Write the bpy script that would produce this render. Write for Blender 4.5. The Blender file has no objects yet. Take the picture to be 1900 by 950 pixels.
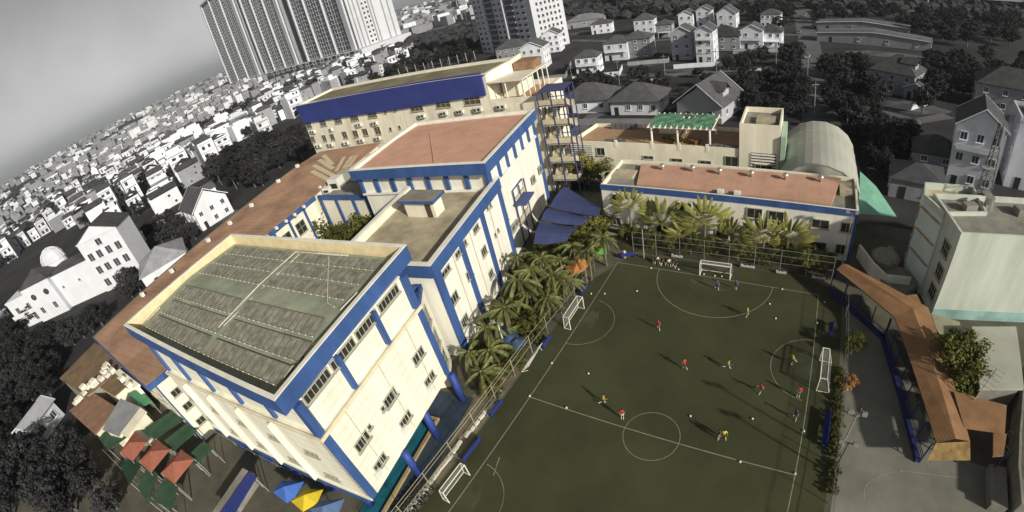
import bpy, bmesh, math, random
from math import sin, cos, pi, hypot, atan2, tan
from mathutils import Vector, Matrix
R = math.radians
random.seed(11)
SC = bpy.context.scene
COL = SC.collection
# ---------------------------------------------------------------- camera (wide drone lens, slight fisheye)
FPX, KB = 860.5823, -0.061903            # theta = t*(1+KB*t^2), t = r_px/FPX on a 1900 px wide frame
CAM = Vector((9.0578, -24.4986, 39.9085))
YAW, PIT, ROL = -0.69575, -0.56910, -0.25366
_f = Vector((sin(YAW)*cos(PIT), cos(YAW)*cos(PIT), sin(PIT)))
_r = Vector((cos(YAW), -sin(YAW), 0)); _u = _r.cross(_f)
RT = cos(ROL)*_r + sin(ROL)*_u
UP = -sin(ROL)*_r + cos(ROL)*_u
FW = _f
cd = bpy.data.cameras.new('camera'); cam = bpy.data.objects.new('camera', cd); COL.objects.link(cam)
m = Matrix((RT, UP, -FW)).transposed().to_4x4(); m.translation = CAM; cam.matrix_world = m
cd.type = 'PANO'; cd.sensor_fit = 'HORIZONTAL'; cd.sensor_width = 36.0; cd.sensor_height = 18.0
FMM = FPX*36.0/1900.0
_cs = cd.cycles if hasattr(cd, 'cycles') and hasattr(cd.cycles, 'panorama_type') else cd
_cs.panorama_type = 'FISHEYE_LENS_POLYNOMIAL'
_cs.fisheye_fov = R(179)
_cs.fisheye_polynomial_k0 = 0.0
_cs.fisheye_polynomial_k1 = -1.0/FMM
_cs.fisheye_polynomial_k2 = 0.0
_cs.fisheye_polynomial_k3 = -KB/FMM**3
_cs.fisheye_polynomial_k4 = 0.0
cd.clip_start = 0.1; cd.clip_end = 30000
SC.camera = cam
# ---------------------------------------------------------------- light
SUN_AZ_DIR = Vector((0.935, -0.355, 0)); SUN_EL = R(25)
w = bpy.data.worlds.new('World'); SC.world = w; w.use_nodes = True
nt = w.node_tree; bg = nt.nodes['Background']
sky = nt.nodes.new('ShaderNodeTexSky'); sky.sky_type = 'NISHITA'; sky.sun_disc = False
sky.sun_elevation = SUN_EL; sky.sun_rotation = atan2(SUN_AZ_DIR.x, SUN_AZ_DIR.y)
sky.air_density = 1.0; sky.dust_density = 1.0
bwn = nt.nodes.new('ShaderNodeRGBToBW'); nt.links.new(sky.outputs[0], bwn.inputs[0])   # the photo's sky is grey
tcw = nt.nodes.new('ShaderNodeTexCoord'); nzw = nt.nodes.new('ShaderNodeTexNoise')
nzw.inputs['Scale'].default_value = 2.2; nzw.inputs['Detail'].default_value = 5
nt.links.new(tcw.outputs['Generated'], nzw.inputs['Vector'])
mrw = nt.nodes.new('ShaderNodeMapRange'); mrw.inputs[1].default_value = .35; mrw.inputs[2].default_value = .7
mrw.inputs[3].default_value = .55; mrw.inputs[4].default_value = .88
nt.links.new(nzw.outputs['Fac'], mrw.inputs[0])
mlw = nt.nodes.new('ShaderNodeMath'); mlw.operation = 'MULTIPLY'
nt.links.new(bwn.outputs[0], mlw.inputs[0]); nt.links.new(mrw.outputs[0], mlw.inputs[1])
cmw = nt.nodes.new('ShaderNodeCombineColor')
for i in range(3): nt.links.new(mlw.outputs[0], cmw.inputs[i])
nt.links.new(cmw.outputs[0], bg.inputs['Color']); bg.inputs['Strength'].default_value = 0.115
sd = bpy.data.lights.new('sun', 'SUN'); sd.energy = 4.7; sd.angle = R(2.0); sd.color = (1.0, .93, .77)
so = bpy.data.objects.new('sun', sd); COL.objects.link(so)
sv = Vector((SUN_AZ_DIR.x*cos(SUN_EL), SUN_AZ_DIR.y*cos(SUN_EL), sin(SUN_EL)))
so.rotation_euler = sv.to_track_quat('Z', 'Y').to_euler(); so.location = sv*200
SC.view_settings.view_transform = 'Standard'; SC.view_settings.look = 'None'
SC.view_settings.exposure = 0.0; SC.view_settings.gamma = 1.0
try: SC.view_settings.use_curve_mapping = False
except Exception: pass
HAZE = 0.00011
SC.render.engine = 'CYCLES'
SC.cycles.volume_bounces = 0
SC.cycles.max_bounces = 5; SC.cycles.diffuse_bounces = 2; SC.cycles.glossy_bounces = 2
SC.cycles.transparent_max_bounces = 10; SC.cycles.transmission_bounces = 2
SC.cycles.use_denoising = True
# ---------------------------------------------------------------- pixel -> place helpers
def ray(u, v):
    x, y = (u-950)/FPX, -(v-475)/FPX; t = hypot(x, y)+1e-12; th = t*(1+KB*t*t)
    return FW*cos(th) + (RT*x+UP*y)*(sin(th)/t)
def at(u, v, z=0.0):
    d = ray(u, v); t = (z-CAM.z)/d.z; return CAM+d*t
def at2(u, v, z=0.0):
    p = at(u, v, z); return (p.x, p.y)
# ---------------------------------------------------------------- mesh builder
class MB:
    def __init__(s): s.v = []; s.f = []; s.m = []
    def face(s, pts, mi=0):
        b = len(s.v); s.v += [tuple(p) for p in pts]; s.f.append(tuple(range(b, b+len(pts)))); s.m.append(mi)
    def prism(s, poly, z0, z1, mi=0, mtop=None, bottom=True):
        a = sum(poly[i][0]*poly[(i+1) % len(poly)][1]-poly[(i+1) % len(poly)][0]*poly[i][1] for i in range(len(poly)))
        if a < 0: poly = poly[::-1]
        n = len(poly); b = len(s.v)
        za = z0 if hasattr(z0, '__len__') else [z0]*n
        zb = z1 if hasattr(z1, '__len__') else [z1]*n
        if a < 0:
            if hasattr(z0, '__len__'): za = list(z0)[::-1]
            if hasattr(z1, '__len__'): zb = list(z1)[::-1]
        s.v += [(p[0], p[1], z) for p, z in zip(poly, za)]+[(p[0], p[1], z) for p, z in zip(poly, zb)]
        for i in range(n):
            j = (i+1) % n; s.f.append((b+i, b+j, b+n+j, b+n+i)); s.m.append(mi)
        s.f.append(tuple(b+n+i for i in range(n))); s.m.append(mi if mtop is None else mtop)
        if bottom: s.f.append(tuple(b+i for i in range(n-1, -1, -1))); s.m.append(mi)
    def obox(s, o, ax, ay, az, mi=0):
        o, ax, ay, az = Vector(o), Vector(ax), Vector(ay), Vector(az)
        if ax.cross(ay).dot(az) < 0: ax, ay = ay, ax
        P = [o, o+ax, o+ax+ay, o+ay]; P += [p+az for p in P]; b = len(s.v); s.v += [tuple(p) for p in P]
        for q in ((3, 2, 1, 0), (4, 5, 6, 7), (0, 1, 5, 4), (1, 2, 6, 5), (2, 3, 7, 6), (3, 0, 4, 7)):
            s.f.append(tuple(b+i for i in q)); s.m.append(mi)
    def box(s, cx, cy, z0, sx, sy, sz, rot=0, mi=0):
        c, n = cos(rot), sin(rot); ax = Vector((c*sx, n*sx, 0)); ay = Vector((-n*sy, c*sy, 0))
        s.obox(Vector((cx, cy, z0))-ax/2-ay/2, ax, ay, (0, 0, sz), mi)
    def tube(s, a, b, r, n=6, r2=None, mi=0, caps=True):
        a, b = Vector(a), Vector(b); r2 = r if r2 is None else r2
        d = (b-a).normalized(); x = d.orthogonal().normalized(); y = d.cross(x); k = len(s.v)
        for p, q in ((a, r), (b, r2)):
            for i in range(n):
                t = 2*pi*i/n; s.v.append(tuple(p+(x*cos(t)+y*sin(t))*q))
        for i in range(n):
            j = (i+1) % n; s.f.append((k+i, k+j, k+n+j, k+n+i)); s.m.append(mi)
        if caps:
            s.f.append(tuple(k+i for i in range(n-1, -1, -1))); s.m.append(mi)
            s.f.append(tuple(k+n+i for i in range(n))); s.m.append(mi)
    def path(s, pts, r, n=5, mi=0):
        for a, b in zip(pts[:-1], pts[1:]): s.tube(a, b, r, n, mi=mi)
    def lathe(s, c, prof, n=14, mi=0):
        k = len(s.v); c = Vector(c)
        for r, z in prof:
            for i in range(n):
                t = 2*pi*i/n; s.v.append((c.x+r*cos(t), c.y+r*sin(t), c.z+z))
        for j in range(len(prof)-1):
            for i in range(n):
                i2 = (i+1) % n; s.f.append((k+j*n+i, k+j*n+i2, k+(j+1)*n+i2, k+(j+1)*n+i)); s.m.append(mi)
        s.f.append(tuple(k+i for i in range(n-1, -1, -1))); s.m.append(mi)
        q = k+(len(prof)-1)*n; s.f.append(tuple(q+i for i in range(n))); s.m.append(mi)
    def mesh(s, name, mats, off=(0, 0, 0), smooth=False):
        me = bpy.data.meshes.new(name)
        me.from_pydata([(x-off[0], y-off[1], z-off[2]) for x, y, z in s.v], [], s.f)
        for mm in (mats if isinstance(mats, (list, tuple)) else [mats]): me.materials.append(mm)
        me.polygons.foreach_set('material_index', s.m)
        if smooth: me.polygons.foreach_set('use_smooth', [True]*len(s.f))
        me.update(); return me
    def build(s, name, mats, parent=None, smooth=False, loc=None):
        """one mesh object; coordinates are world coordinates, origin at the parent's (or loc)"""
        off = Vector((0, 0, 0)); p = parent
        while p is not None: off += p.location; p = p.parent
        if parent is None and loc is not None: off = Vector(loc)
        o = bpy.data.objects.new(name, s.mesh(name, mats, off, smooth)); COL.objects.link(o)
        if parent is not None: o.parent = parent
        else: o.location = off
        return o
def tag(o, label=None, cat=None, group=None, kind=None):
    if label: o['label'] = label
    if cat: o['category'] = cat
    if group: o['group'] = group
    if kind: o['kind'] = kind
    return o
def thing(name, label, cat, loc=(0, 0, 0), group=None, rot=0):
    o = bpy.data.objects.new(name, None); COL.objects.link(o); o.location = loc; o.rotation_euler = (0, 0, rot)
    o.empty_display_size = .3
    return tag(o, label, cat, group)
KIDS = {}
def copy_tree(o, loc=None, rot=None, scale=None, label=None, parent=None, group=None):
    c = o.copy(); COL.objects.link(c)
    if parent is not None: c.parent = parent
    if loc is not None: c.location = loc
    if rot is not None: c.rotation_euler = (0, 0, rot)
    if scale is not None: c.scale = scale if hasattr(scale, '__len__') else (scale,)*3
    if label: c['label'] = label
    if group: c['group'] = group
    if o not in KIDS: KIDS[o] = list(o.children)
    for ch in KIDS[o]: copy_tree(ch, parent=c)
    return c
def inst(name, me, parent, loc, rot=0, scale=None):
    """child object sharing a mesh; loc in world"""
    o = bpy.data.objects.new(name, me); COL.objects.link(o); off = Vector((0, 0, 0)); p = parent
    while p is not None: off += p.location; p = p.parent
    o.parent = parent; o.location = Vector(loc)-off; o.rotation_euler = (0, 0, rot)
    if scale: o.scale = scale
    return o
# ---------------------------------------------------------------- materials
_M = {}
def mat(name, col, rough=.85, var=.18, scale=1.5, spec=.3, stretch=None, bump=0, metal=0, obj_var=0, col2=None, detail=5, trans=0):
    if name in _M: return _M[name]
    mm = bpy.data.materials.new(name); mm.use_nodes = True; n = mm.node_tree; b = n.nodes['Principled BSDF']
    b.inputs['Roughness'].default_value = rough; b.inputs['Metallic'].default_value = metal
    b.inputs['Specular IOR Level'].default_value = spec
    tc = n.nodes.new('ShaderNodeTexCoord'); mp = n.nodes.new('ShaderNodeMapping')
    n.links.new(tc.outputs['Object'], mp.inputs['Vector'])
    if stretch: mp.inputs['Scale'].default_value = stretch
    nz = n.nodes.new('ShaderNodeTexNoise'); nz.inputs['Scale'].default_value = scale; nz.inputs['Detail'].default_value = detail
    nz.inputs['Roughness'].default_value = .62
    n.links.new(mp.outputs[0], nz.inputs['Vector'])
    rp = n.nodes.new('ShaderNodeValToRGB'); n.links.new(nz.outputs['Fac'], rp.inputs[0])
    a = tuple(min(1, c*(1-var)) for c in col[:3])+(1,); z = tuple(min(1, c*(1+var)) for c in (col2 or col)[:3])+(1,)
    rp.color_ramp.elements[0].position = .33; rp.color_ramp.elements[1].position = .67
    rp.color_ramp.elements[0].color = a; rp.color_ramp.elements[1].color = z
    out = rp.outputs[0]
    if obj_var:
        oi = n.nodes.new('ShaderNodeObjectInfo'); mr = n.nodes.new('ShaderNodeMapRange')
        mr.inputs[3].default_value = 1-obj_var; mr.inputs[4].default_value = 1+obj_var
        n.links.new(oi.outputs['Random'], mr.inputs[0])
        mx = n.nodes.new('ShaderNodeMix'); mx.data_type = 'RGBA'; mx.blend_type = 'MULTIPLY'; mx.inputs[0].default_value = 1
        cc = n.nodes.new('ShaderNodeCombineColor')
        for i in range(3): n.links.new(mr.outputs[0], cc.inputs[i])
        n.links.new(out, mx.inputs[6]); n.links.new(cc.outputs[0], mx.inputs[7]); out = mx.outputs[2]
    n.links.new(out, b.inputs['Base Color'])
    if bump:
        bp = n.nodes.new('ShaderNodeBump'); bp.inputs['Strength'].default_value = bump; bp.inputs['Distance'].default_value = .05
        n.links.new(nz.outputs['Fac'], bp.inputs['Height']); n.links.new(bp.outputs[0], b.inputs['Normal'])
    if trans:
        ms = n.nodes.new('ShaderNodeMixShader'); tr = n.nodes.new('ShaderNodeBsdfTransparent'); ms.inputs[0].default_value = trans
        n.links.new(b.outputs[0], ms.inputs[1]); n.links.new(tr.outputs[0], ms.inputs[2])
        n.links.new(ms.outputs[0], n.nodes['Material Output'].inputs['Surface'])
    _M[name] = mm; return mm
def stripes(name, col, period, axis_deg, dark=.6, width=.12, rough=.8, var=.15, scale=.6, spec=.3, stretch=None):
    """base material crossed by thin darker seams every `period` metres (sheet-metal ribs, board joints)"""
    if name in _M: return _M[name]
    mm = mat(name, col, rough, var, scale, spec, stretch); n = mm.node_tree; b = n.nodes['Principled BSDF']
    src = b.inputs['Base Color'].links[0].from_socket
    tc = n.nodes.new('ShaderNodeTexCoord'); mp = n.nodes.new('ShaderNodeMapping'); n.links.new(tc.outputs['Object'], mp.inputs['Vector'])
    if axis_deg == 'z': mp.inputs['Rotation'].default_value = (0, R(90), 0)
    else: mp.inputs['Rotation'].default_value = (0, 0, R(-axis_deg))
    sx = n.nodes.new('ShaderNodeSeparateXYZ'); n.links.new(mp.outputs[0], sx.inputs[0])
    d = n.nodes.new('ShaderNodeMath'); d.operation = 'DIVIDE'; d.inputs[1].default_value = period; n.links.new(sx.outputs[0], d.inputs[0])
    fr = n.nodes.new('ShaderNodeMath'); fr.operation = 'FRACT'; n.links.new(d.outputs[0], fr.inputs[0])
    lt = n.nodes.new('ShaderNodeMath'); lt.operation = 'LESS_THAN'; lt.inputs[1].default_value = width; n.links.new(fr.outputs[0], lt.inputs[0])
    mx = n.nodes.new('ShaderNodeMix'); mx.data_type = 'RGBA'; mx.blend_type = 'MULTIPLY'
    n.links.new(lt.outputs[0], mx.inputs[0]); n.links.new(src, mx.inputs[6]); mx.inputs[7].default_value = (dark, dark, dark, 1)
    n.links.new(mx.outputs[2], b.inputs['Base Color']); return mm
CREAM = mat('cream_paint', (.80, .765, .64), .8, .11, .7, stretch=(1, 1, .16))
CREAMB = stripes('cream_boards', (.82, .80, .69), 1.05, 'z', .70, .05, .75, .11, .7, stretch=(1, 1, .14))
WHITE = mat('white_paint', (.80, .785, .72), .75, .11, .7, stretch=(1, 1, .16))
STAIN = mat('stained_cream', (.82, .775, .64), .85, .17, .9, stretch=(1, 1, .12))
BLUE = mat('blue_paint', (.045, .10, .28), .6, .2, .5, spec=.3, stretch=(1, 1, .3))
DBLUE = mat('deep_blue_sheet', (.034, .052, .23), .5, .14, .2, spec=.4)
GLASS = mat('dark_glass', (.035, .036, .032), .18, .35, .9, spec=.6)
GLASSG = mat('grey_glass', (0.058, 0.060, 0.067), .25, .35, .9, spec=.5)
FRAME = mat('window_frame', (.42, .42, .36), .6, .1, 2)
CONC = mat('roof_concrete', (.42, .37, .27), .95, .30, .35, bump=.15)
CONCG = mat('grey_concrete', (.24, .235, .21), .95, .25, .5, bump=.15)
REDROOF = stripes('red_sheet_roof', (.60, .35, .26), 1.0, 11, .93, .10, .75, .10, .35)
WROOF = stripes('brown_sheet_roof', (.38, .235, .16), 1.1, 106, .86, .16, .8, .30, .16)
TILE = stripes('terracotta_tile', (.29, .16, .085), .32, 25, .78, .3, .85, .22, .5)
STEEL = mat('galvanised_steel', (.42, .42, .39), .5, .15, 3, metal=.3)
WMETAL = mat('white_metal', (.72, .71, .66), .5, .06, 2)
DARK = mat('dark_void', (.025, .025, .024), .9, .2, 1)
RUBBER = mat('black_rubber', (.02, .02, .02), .8, .2, 3)
PLASTW = mat('white_plastic', (.78, .78, .76), .4, .05, 4)
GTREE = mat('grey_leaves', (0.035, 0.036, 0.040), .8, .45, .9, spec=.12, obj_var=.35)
GRTREE = mat('green_leaves', (.085, .092, .022), .75, .4, .8, spec=.15, obj_var=.25)
YTREE = mat('yellow_green_leaves', (.16, .15, .035), .75, .4, .8, spec=.15, obj_var=.2)
PALMG = mat('palm_leaves', (.115, .125, .042), .6, .55, 1.5, spec=.25, obj_var=.25)
FANG = mat('fan_palm_leaves', (.20, .20, .055), .6, .4, 1.4, spec=.25, obj_var=.2)
BARK = mat('bark', (.16, .13, .095), .95, .3, 3)
GBARK = mat('grey_bark', (0.114, 0.118, 0.131), .95, .3, 3)
GW = mat('grey_white_wall', (0.690, 0.720, 0.795), .85, .12, .25, stretch=(1, 1, .4), obj_var=.16)
GM = mat('grey_wall', (0.259, 0.270, 0.300), .85, .14, .4, stretch=(1, 1, .4), obj_var=.2)
GR = stripes('grey_roof_tiles', (0.092, 0.095, 0.106), .5, 0, .8, .2, .85, .22, .5)
GRD = mat('dark_grey_roof', (0.058, 0.060, 0.067), .9, .25, .5, obj_var=.3)
GRL = mat('pale_grey_roof', (0.288, 0.300, 0.333), .9, .2, .4, obj_var=.3)
# ---------------------------------------------------------------- windows, facades
_W = {}
def window_meshes(w_, h_, nx, nz, frame, glass):
    k = (round(w_, 2), round(h_, 2), nx, nz, frame.name, glass.name)
    if k in _W: return _W[k]
    b = MB(); t = min(.09, w_*.09)
    b.box(0, -.05, -h_/2, t, .14, h_); b.v = [(x-w_/2+t/2, y, z) for x, y, z in b.v]
    b2 = MB(); b2.box(w_/2-t/2, -.05, -h_/2, t, .14, h_); b2.box(0, -.05, -h_/2, w_-2*t, .14, t); b2.box(0, -.05, h_/2-t, w_-2*t, .14, t)
    b2.box(0, -.10, -h_/2-.10, w_+.2, .3, .098)
    for i in range(1, nx): b2.box(-w_/2+w_*i/nx, -.045, -h_/2+t, t*.6, .11, h_-2*t)
    for j in range(1, nz): b2.box(0, -.043, -h_/2+h_*j/nz-t*.3, w_-2*t, .10, t*.6)
    n = len(b.v); b.v += b2.v; b.f += [tuple(i+n for i in f) for f in b2.f]; b.m += b2.m
    g = MB(); g.box(0, -.02, -h_/2+t, w_-2*t, .08, h_-2*t)
    _W[k] = (b.mesh('window', frame), g.mesh('pane', glass)); return _W[k]
class Facade:
    def __init__(s, A, B):
        s.A = Vector((A[0], A[1], 0)); s.B = Vector((B[0], B[1], 0)); s.d = (s.B-s.A).normalized(); s.L = (s.B-s.A).length
        s.n = Vector((s.d.y, -s.d.x, 0)); s.rot = atan2(s.d.y, s.d.x)
    def p(s, q, z=0, out=0): return s.A+s.d*q+s.n*out+Vector((0, 0, z))
    def sz(s, u, v, out=0):
        d = ray(u, v); t = ((s.A+s.n*out)-CAM).dot(s.n)/d.dot(s.n); P = CAM+d*t; return (P-s.A).dot(s.d), P.z
    def box(s, b, q0, q1, z0, z1, o0, o1, mi=0):
        b.obox(s.p(q0, z0, o0), s.d*(q1-q0), s.n*(o1-o0), (0, 0, z1-z0), mi)
    def window(s, parent, q, z, w_, h_, nx=2, nz=1, frame=None, glass=None, name='window', out=.02):
        a, g = window_meshes(w_, h_, nx, nz, frame or FRAME, glass or GLASS)
        o = inst(name, a, parent, s.p(q, z, out), s.rot)
        c = bpy.data.objects.new('pane', g); COL.objects.link(c); c.parent = o
        return o
def sub(poly, cx, cy, k): return [(cx+(x-cx)*k, cy+(y-cy)*k) for x, y in poly]
def inset(poly, d):
    """inset a CCW/CW convex polygon by d"""
    a = sum(poly[i][0]*poly[(i+1) % len(poly)][1]-poly[(i+1) % len(poly)][0]*poly[i][1] for i in range(len(poly)))
    sg = 1 if a > 0 else -1; n = len(poly); out = []
    for i in range(n):
        p0, p1, p2 = Vector(poly[i-1]), Vector(poly[i]), Vector(poly[(i+1) % n])
        e1 = (p1-p0).normalized(); e2 = (p2-p1).normalized()
        n1 = Vector((-e1.y, e1.x))*sg; n2 = Vector((-e2.y, e2.x))*sg
        bis = (n1+n2); bis /= max(.2, bis.length_squared/2); q = p1+bis*d; out.append((q.x, q.y))
    return out
def ring(b, outer, inner, z0, z1, mi=0):
    n = len(outer)
    for i in range(n):
        j = (i+1) % n
        b.prism([outer[i], outer[j], inner[j], inner[i]], z0, z1, mi)
# ================================================================ SETTING
def sheet(name, poly, z, m, label=None):
    b = MB(); b.face([(x, y, z) for x, y in poly]); o = b.build(name, m); o['kind'] = 'structure'; return o
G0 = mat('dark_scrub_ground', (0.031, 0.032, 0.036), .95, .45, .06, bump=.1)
b = MB(); S_ = 9000; b.face([(-S_, -S_, 0), (S_, -S_, 0), (S_, S_, 0), (-S_, S_, 0)]); g_ = b.build('ground', G0); g_['kind'] = 'structure'
TURF = mat('artificial_turf', (.056, .062, .033), .95, .24, .10, spec=.1, bump=.2)
YARD = mat('yard_concrete', (.105, .10, .078), .95, .3, .22, bump=.1)
COURT = mat('court_concrete', (.19, .19, .165), .95, .28, .16, bump=.1)
PATH = mat('brown_paving', (.17, .145, .105), .95, .25, .7, bump=.1)
ASPH = mat('asphalt', (.055, .055, .054), .95, .3, .4)
LINE = mat('line_paint', (.29, .29, .23), .9, .2, 1.5)
GRASSD = mat('dark_grass_strip', (.06, .055, .03), .95, .35, .6, bump=.2)
sheet('yard', [(-76, -60), (45, -60), (45, 44), (20, 46), (-40, 46), (-62, 20), (-62, -24), (-76, -30)], .004, YARD)
sheet('court', [(17.6, -60), (40, -60), (40, 4), (27, 6), (23.5, 20), (17.6, 26)], .008, COURT)
sheet('pitch', [(-16.9, -60), (17.2, -60), (17.0, 27.2), (12, 29.3), (-12.4, 28.8), (-16.6, 20)], .012, TURF)
sheet('path', [(-20.3, -60), (-16.95, -60), (-16.95, 5), (-20.3, 2.5)], .010, PATH)
sheet('grass_strip', [(-15.6, 29.0), (16, 29.6), (17, 33.9), (-17.5, 33.3)], .010, GRASSD)
# pitch markings: thin sheets of paint
def strip(b, pts, w_, z):
    for (x0, y0), (x1, y1) in zip(pts[:-1], pts[1:]):
        d = Vector((x1-x0, y1-y0)).normalized(); n = Vector((-d.y, d.x))*w_/2; e = d*w_*.5
        b.face([(x0-n.x-e.x, y0-n.y-e.y, z), (x1-n.x+e.x, y1-n.y+e.y, z), (x1+n.x+e.x, y1+n.y+e.y, z), (x0+n.x-e.x, y0+n.y-e.y, z)])
def arc(cx, cy, r, a0, a1, n=48): return [(cx+r*cos(R(a0+(a1-a0)*i/n)), cy+r*sin(R(a0+(a1-a0)*i/n))) for i in range(n+1)]
def lines(name, segs, z, w_=.1, m_=None):
    b = MB()
    for i, s_ in enumerate(segs): strip(b, s_, w_, z+.0008*i)
    o = b.build(name, m_ or LINE); o['kind'] = 'structure'; return o
LW = 14.0; LT = 26.0
p_arc = at(1310, 588); RA = hypot(p_arc.x-.2, p_arc.y-LT)
lines('pitch_lines', [[(-LW, LT), (LW, LT)], [(LW, LT), (LW, -LT)], [(-LW, -LT), (-LW, LT)], [(-LW, 0), (LW, 0)],
      arc(0, 0, 2.8, 0, 360, 64), arc(.2, LT, RA, 180, 360)], .018, .08)
FAINT = mat('worn_line_paint', (.27, .27, .19), .9, .35, 1.5)
lines('worn_lines', [arc(-LW, 13.1, 4.3, -90, 80), arc(LW, 13.1, 4.5, 90, 262), arc(-LW, -13.6, 4.4, -80, 84),
      [(-12.9, -8), (-12.3, -10)]], .030, .085, FAINT)
c1 = [at2(*p) for p in ((1603, 930), (1604, 905), (1622, 886), (1668, 873), (1740, 882), (1820, 890))]
lines('court_lines', [c1], .014, .09, FAINT)
# roads
def road(name, pts, w_, z, m_):
    b = MB(); L = []
    for i, p in enumerate(pts):
        a = Vector(pts[max(0, i-1)]); c = Vector(pts[min(len(pts)-1, i+1)]); d = (c-a).normalized(); n = Vector((-d.y, d.x))*w_/2
        L.append((p[0]+n.x, p[1]+n.y, p[0]-n.x, p[1]-n.y))
    for (a, b_, c, d), (e, f, g, h) in zip(L[:-1], L[1:]): b.face([(a, b_, z), (c, d, z), (g, h, z), (e, f, z)])
    o = b.build(name, m_); o['kind'] = 'structure'; return o
ASPHL = mat('pale_asphalt', (0.115, 0.120, 0.133), .95, .3, .1)
road('road', [at2(*p) for p in ((1560, 330), (1535, 260), (1512, 190), (1505, 120), (1500, 70), (1485, 25), (1470, 4))], 9, .016, ASPHL)
road('lane', [at2(*p) for p in ((1060, 290), (1075, 240), (1100, 215), (1180, 190), (1250, 200))], 4.5, .020, ASPHL)
road('highway', [at2(*p) for p in ((560, 105), (700, 82), (800, 55), (900, 38), (1060, 20), (1250, 13), (1400, 14), (1560, 17), (1700, 22), (1900, 34))], 26, .024, ASPHL)

# worn patches in the turf, paler lane edges and plots between the far houses
def blob(name, cx, cy, rx, ry, z, m_, seed=0):
    rd_ = random.Random(seed); sheet(name, [(cx+rx*cos(2*pi*i/18)*rd_.uniform(.75, 1.15), cy+ry*sin(2*pi*i/18)*rd_.uniform(.75, 1.15)) for i in range(18)], z, m_)
WORN = mat('worn_turf', (.056, .064, .034), .95, .3, .5)
for i, (x, y, rx, ry) in enumerate(((.2, 24.6, 3.0, 1.2), (-13.0, 13.2, 1.2, 2.4), (13.0, 13.2, 1.2, 2.6), (-13, -13.5, 1.1, 2.3))): blob('worn_patch', x, y, rx, ry, .0142+.0003*i, WORN, i)
DIRT = mat('pale_dirt', (0.094, 0.098, 0.109), .95, .4, .15)
for i, (u, v, rx, ry) in enumerate(((1195, 118, 9, 5), (1170, 140, 10, 4), (1330, 125, 7, 5), (1420, 128, 9, 4), (1270, 130, 8, 3), (1090, 60, 14, 8), (1700, 200, 9, 5), (1640, 100, 14, 5), (1760, 120, 14, 6), (420, 400, 5, 4), (300, 395, 6, 4), (930, 70, 10, 6))):
    p = at(u, v); blob('dirt_patch', p.x, p.y, rx, ry, .006+.0005*i, DIRT, i+20)
road('street', [at2(*q) for q in ((1060, 160), (1150, 150), (1260, 138), (1380, 128), (1490, 122))], 5, .030, ASPHL)
road('street', [at2(*q) for q in ((1060, 75), (1180, 78), (1300, 70), (1400, 66), (1490, 64))], 5, .032, ASPHL)
road('street', [at2(*q) for q in ((1530, 185), (1600, 200), (1700, 225), (1760, 215))], 4, .034, ASPHL)
# ================================================================ SCHOOL BLOCK A (hot-water panels on the roof)
A0, A1 = (-18.6, -19.0), (-21.5, -3.2)
dA = Vector((A1[0]-A0[0], A1[1]-A0[1])).normalized(); wA = Vector((-dA.y, dA.x))   # wA points away from the pitch
DEP = 26.6
A2 = (A1[0]+wA.x*DEP, A1[1]+wA.y*DEP); A3 = (A0[0]+wA.x*DEP, A0[1]+wA.y*DEP)
tA = thing('school_block', 'cream four-storey school block with blue fascia and grey water-heating panels covering its roof', 'building', (-32, -12, 0))
FAf = Facade(A0, A1); FAl = Facade(A3, A0); FAb = Facade(A1, A2)
body = [A0, A1, A2, A3]
b = MB(); b.prism(body, 4.5, 14.0); b.build('wall', CREAMB, tA)
up = inset(body, .5)
b = MB(); b.prism(up, 14.0, 18.0); b.build('upper_wall', CREAMB, tA)
b = MB(); o_ = inset(body, -.12); ring(b, o_, inset(body, .02), 13.75, 14.12); b.build('ledge', mat('cream_band', (.74, .66, .48), .85, .1, 1), tA)
b = MB(); o_ = inset(body, -.10); ring(b, o_, inset(body, .02), 4.35, 4.8); b.build('base_band', CREAM, tA)
# roof: overhanging eaves with blue fascia
rq = [(-18.8, -19.9), (-22.7, -1.1), (-54.4, -5.6), (-50.4, -24.3)]
b = MB(); ring(b, rq, inset(rq, .35), 17.9, 19.55); b.build('fascia', BLUE, tA)
b = MB(); ring(b, inset(rq, .004), inset(rq, .42), 19.55, 19.64); b.build('coping', WHITE, tA)
b = MB(); ring(b, inset(rq, .352), inset(rq, .42), 17.9, 19.55); b.build('parapet', mat('parapet_cream', (.78, .66, .42), .85, .12, .8), tA)
b = MB(); b.prism(inset(rq, .36), 17.9, 18.2); b.build('soffit', CREAM, tA)
GREENR = stripes('grey_green_sheet_roof', (.31, .335, .26), .9, 8, .9, .1, .7, .25, .3)
ri = inset(rq, .64)
def lerp2(a, c, t): return (a[0]+(c[0]-a[0])*t, a[1]+(c[1]-a[1])*t)
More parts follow.
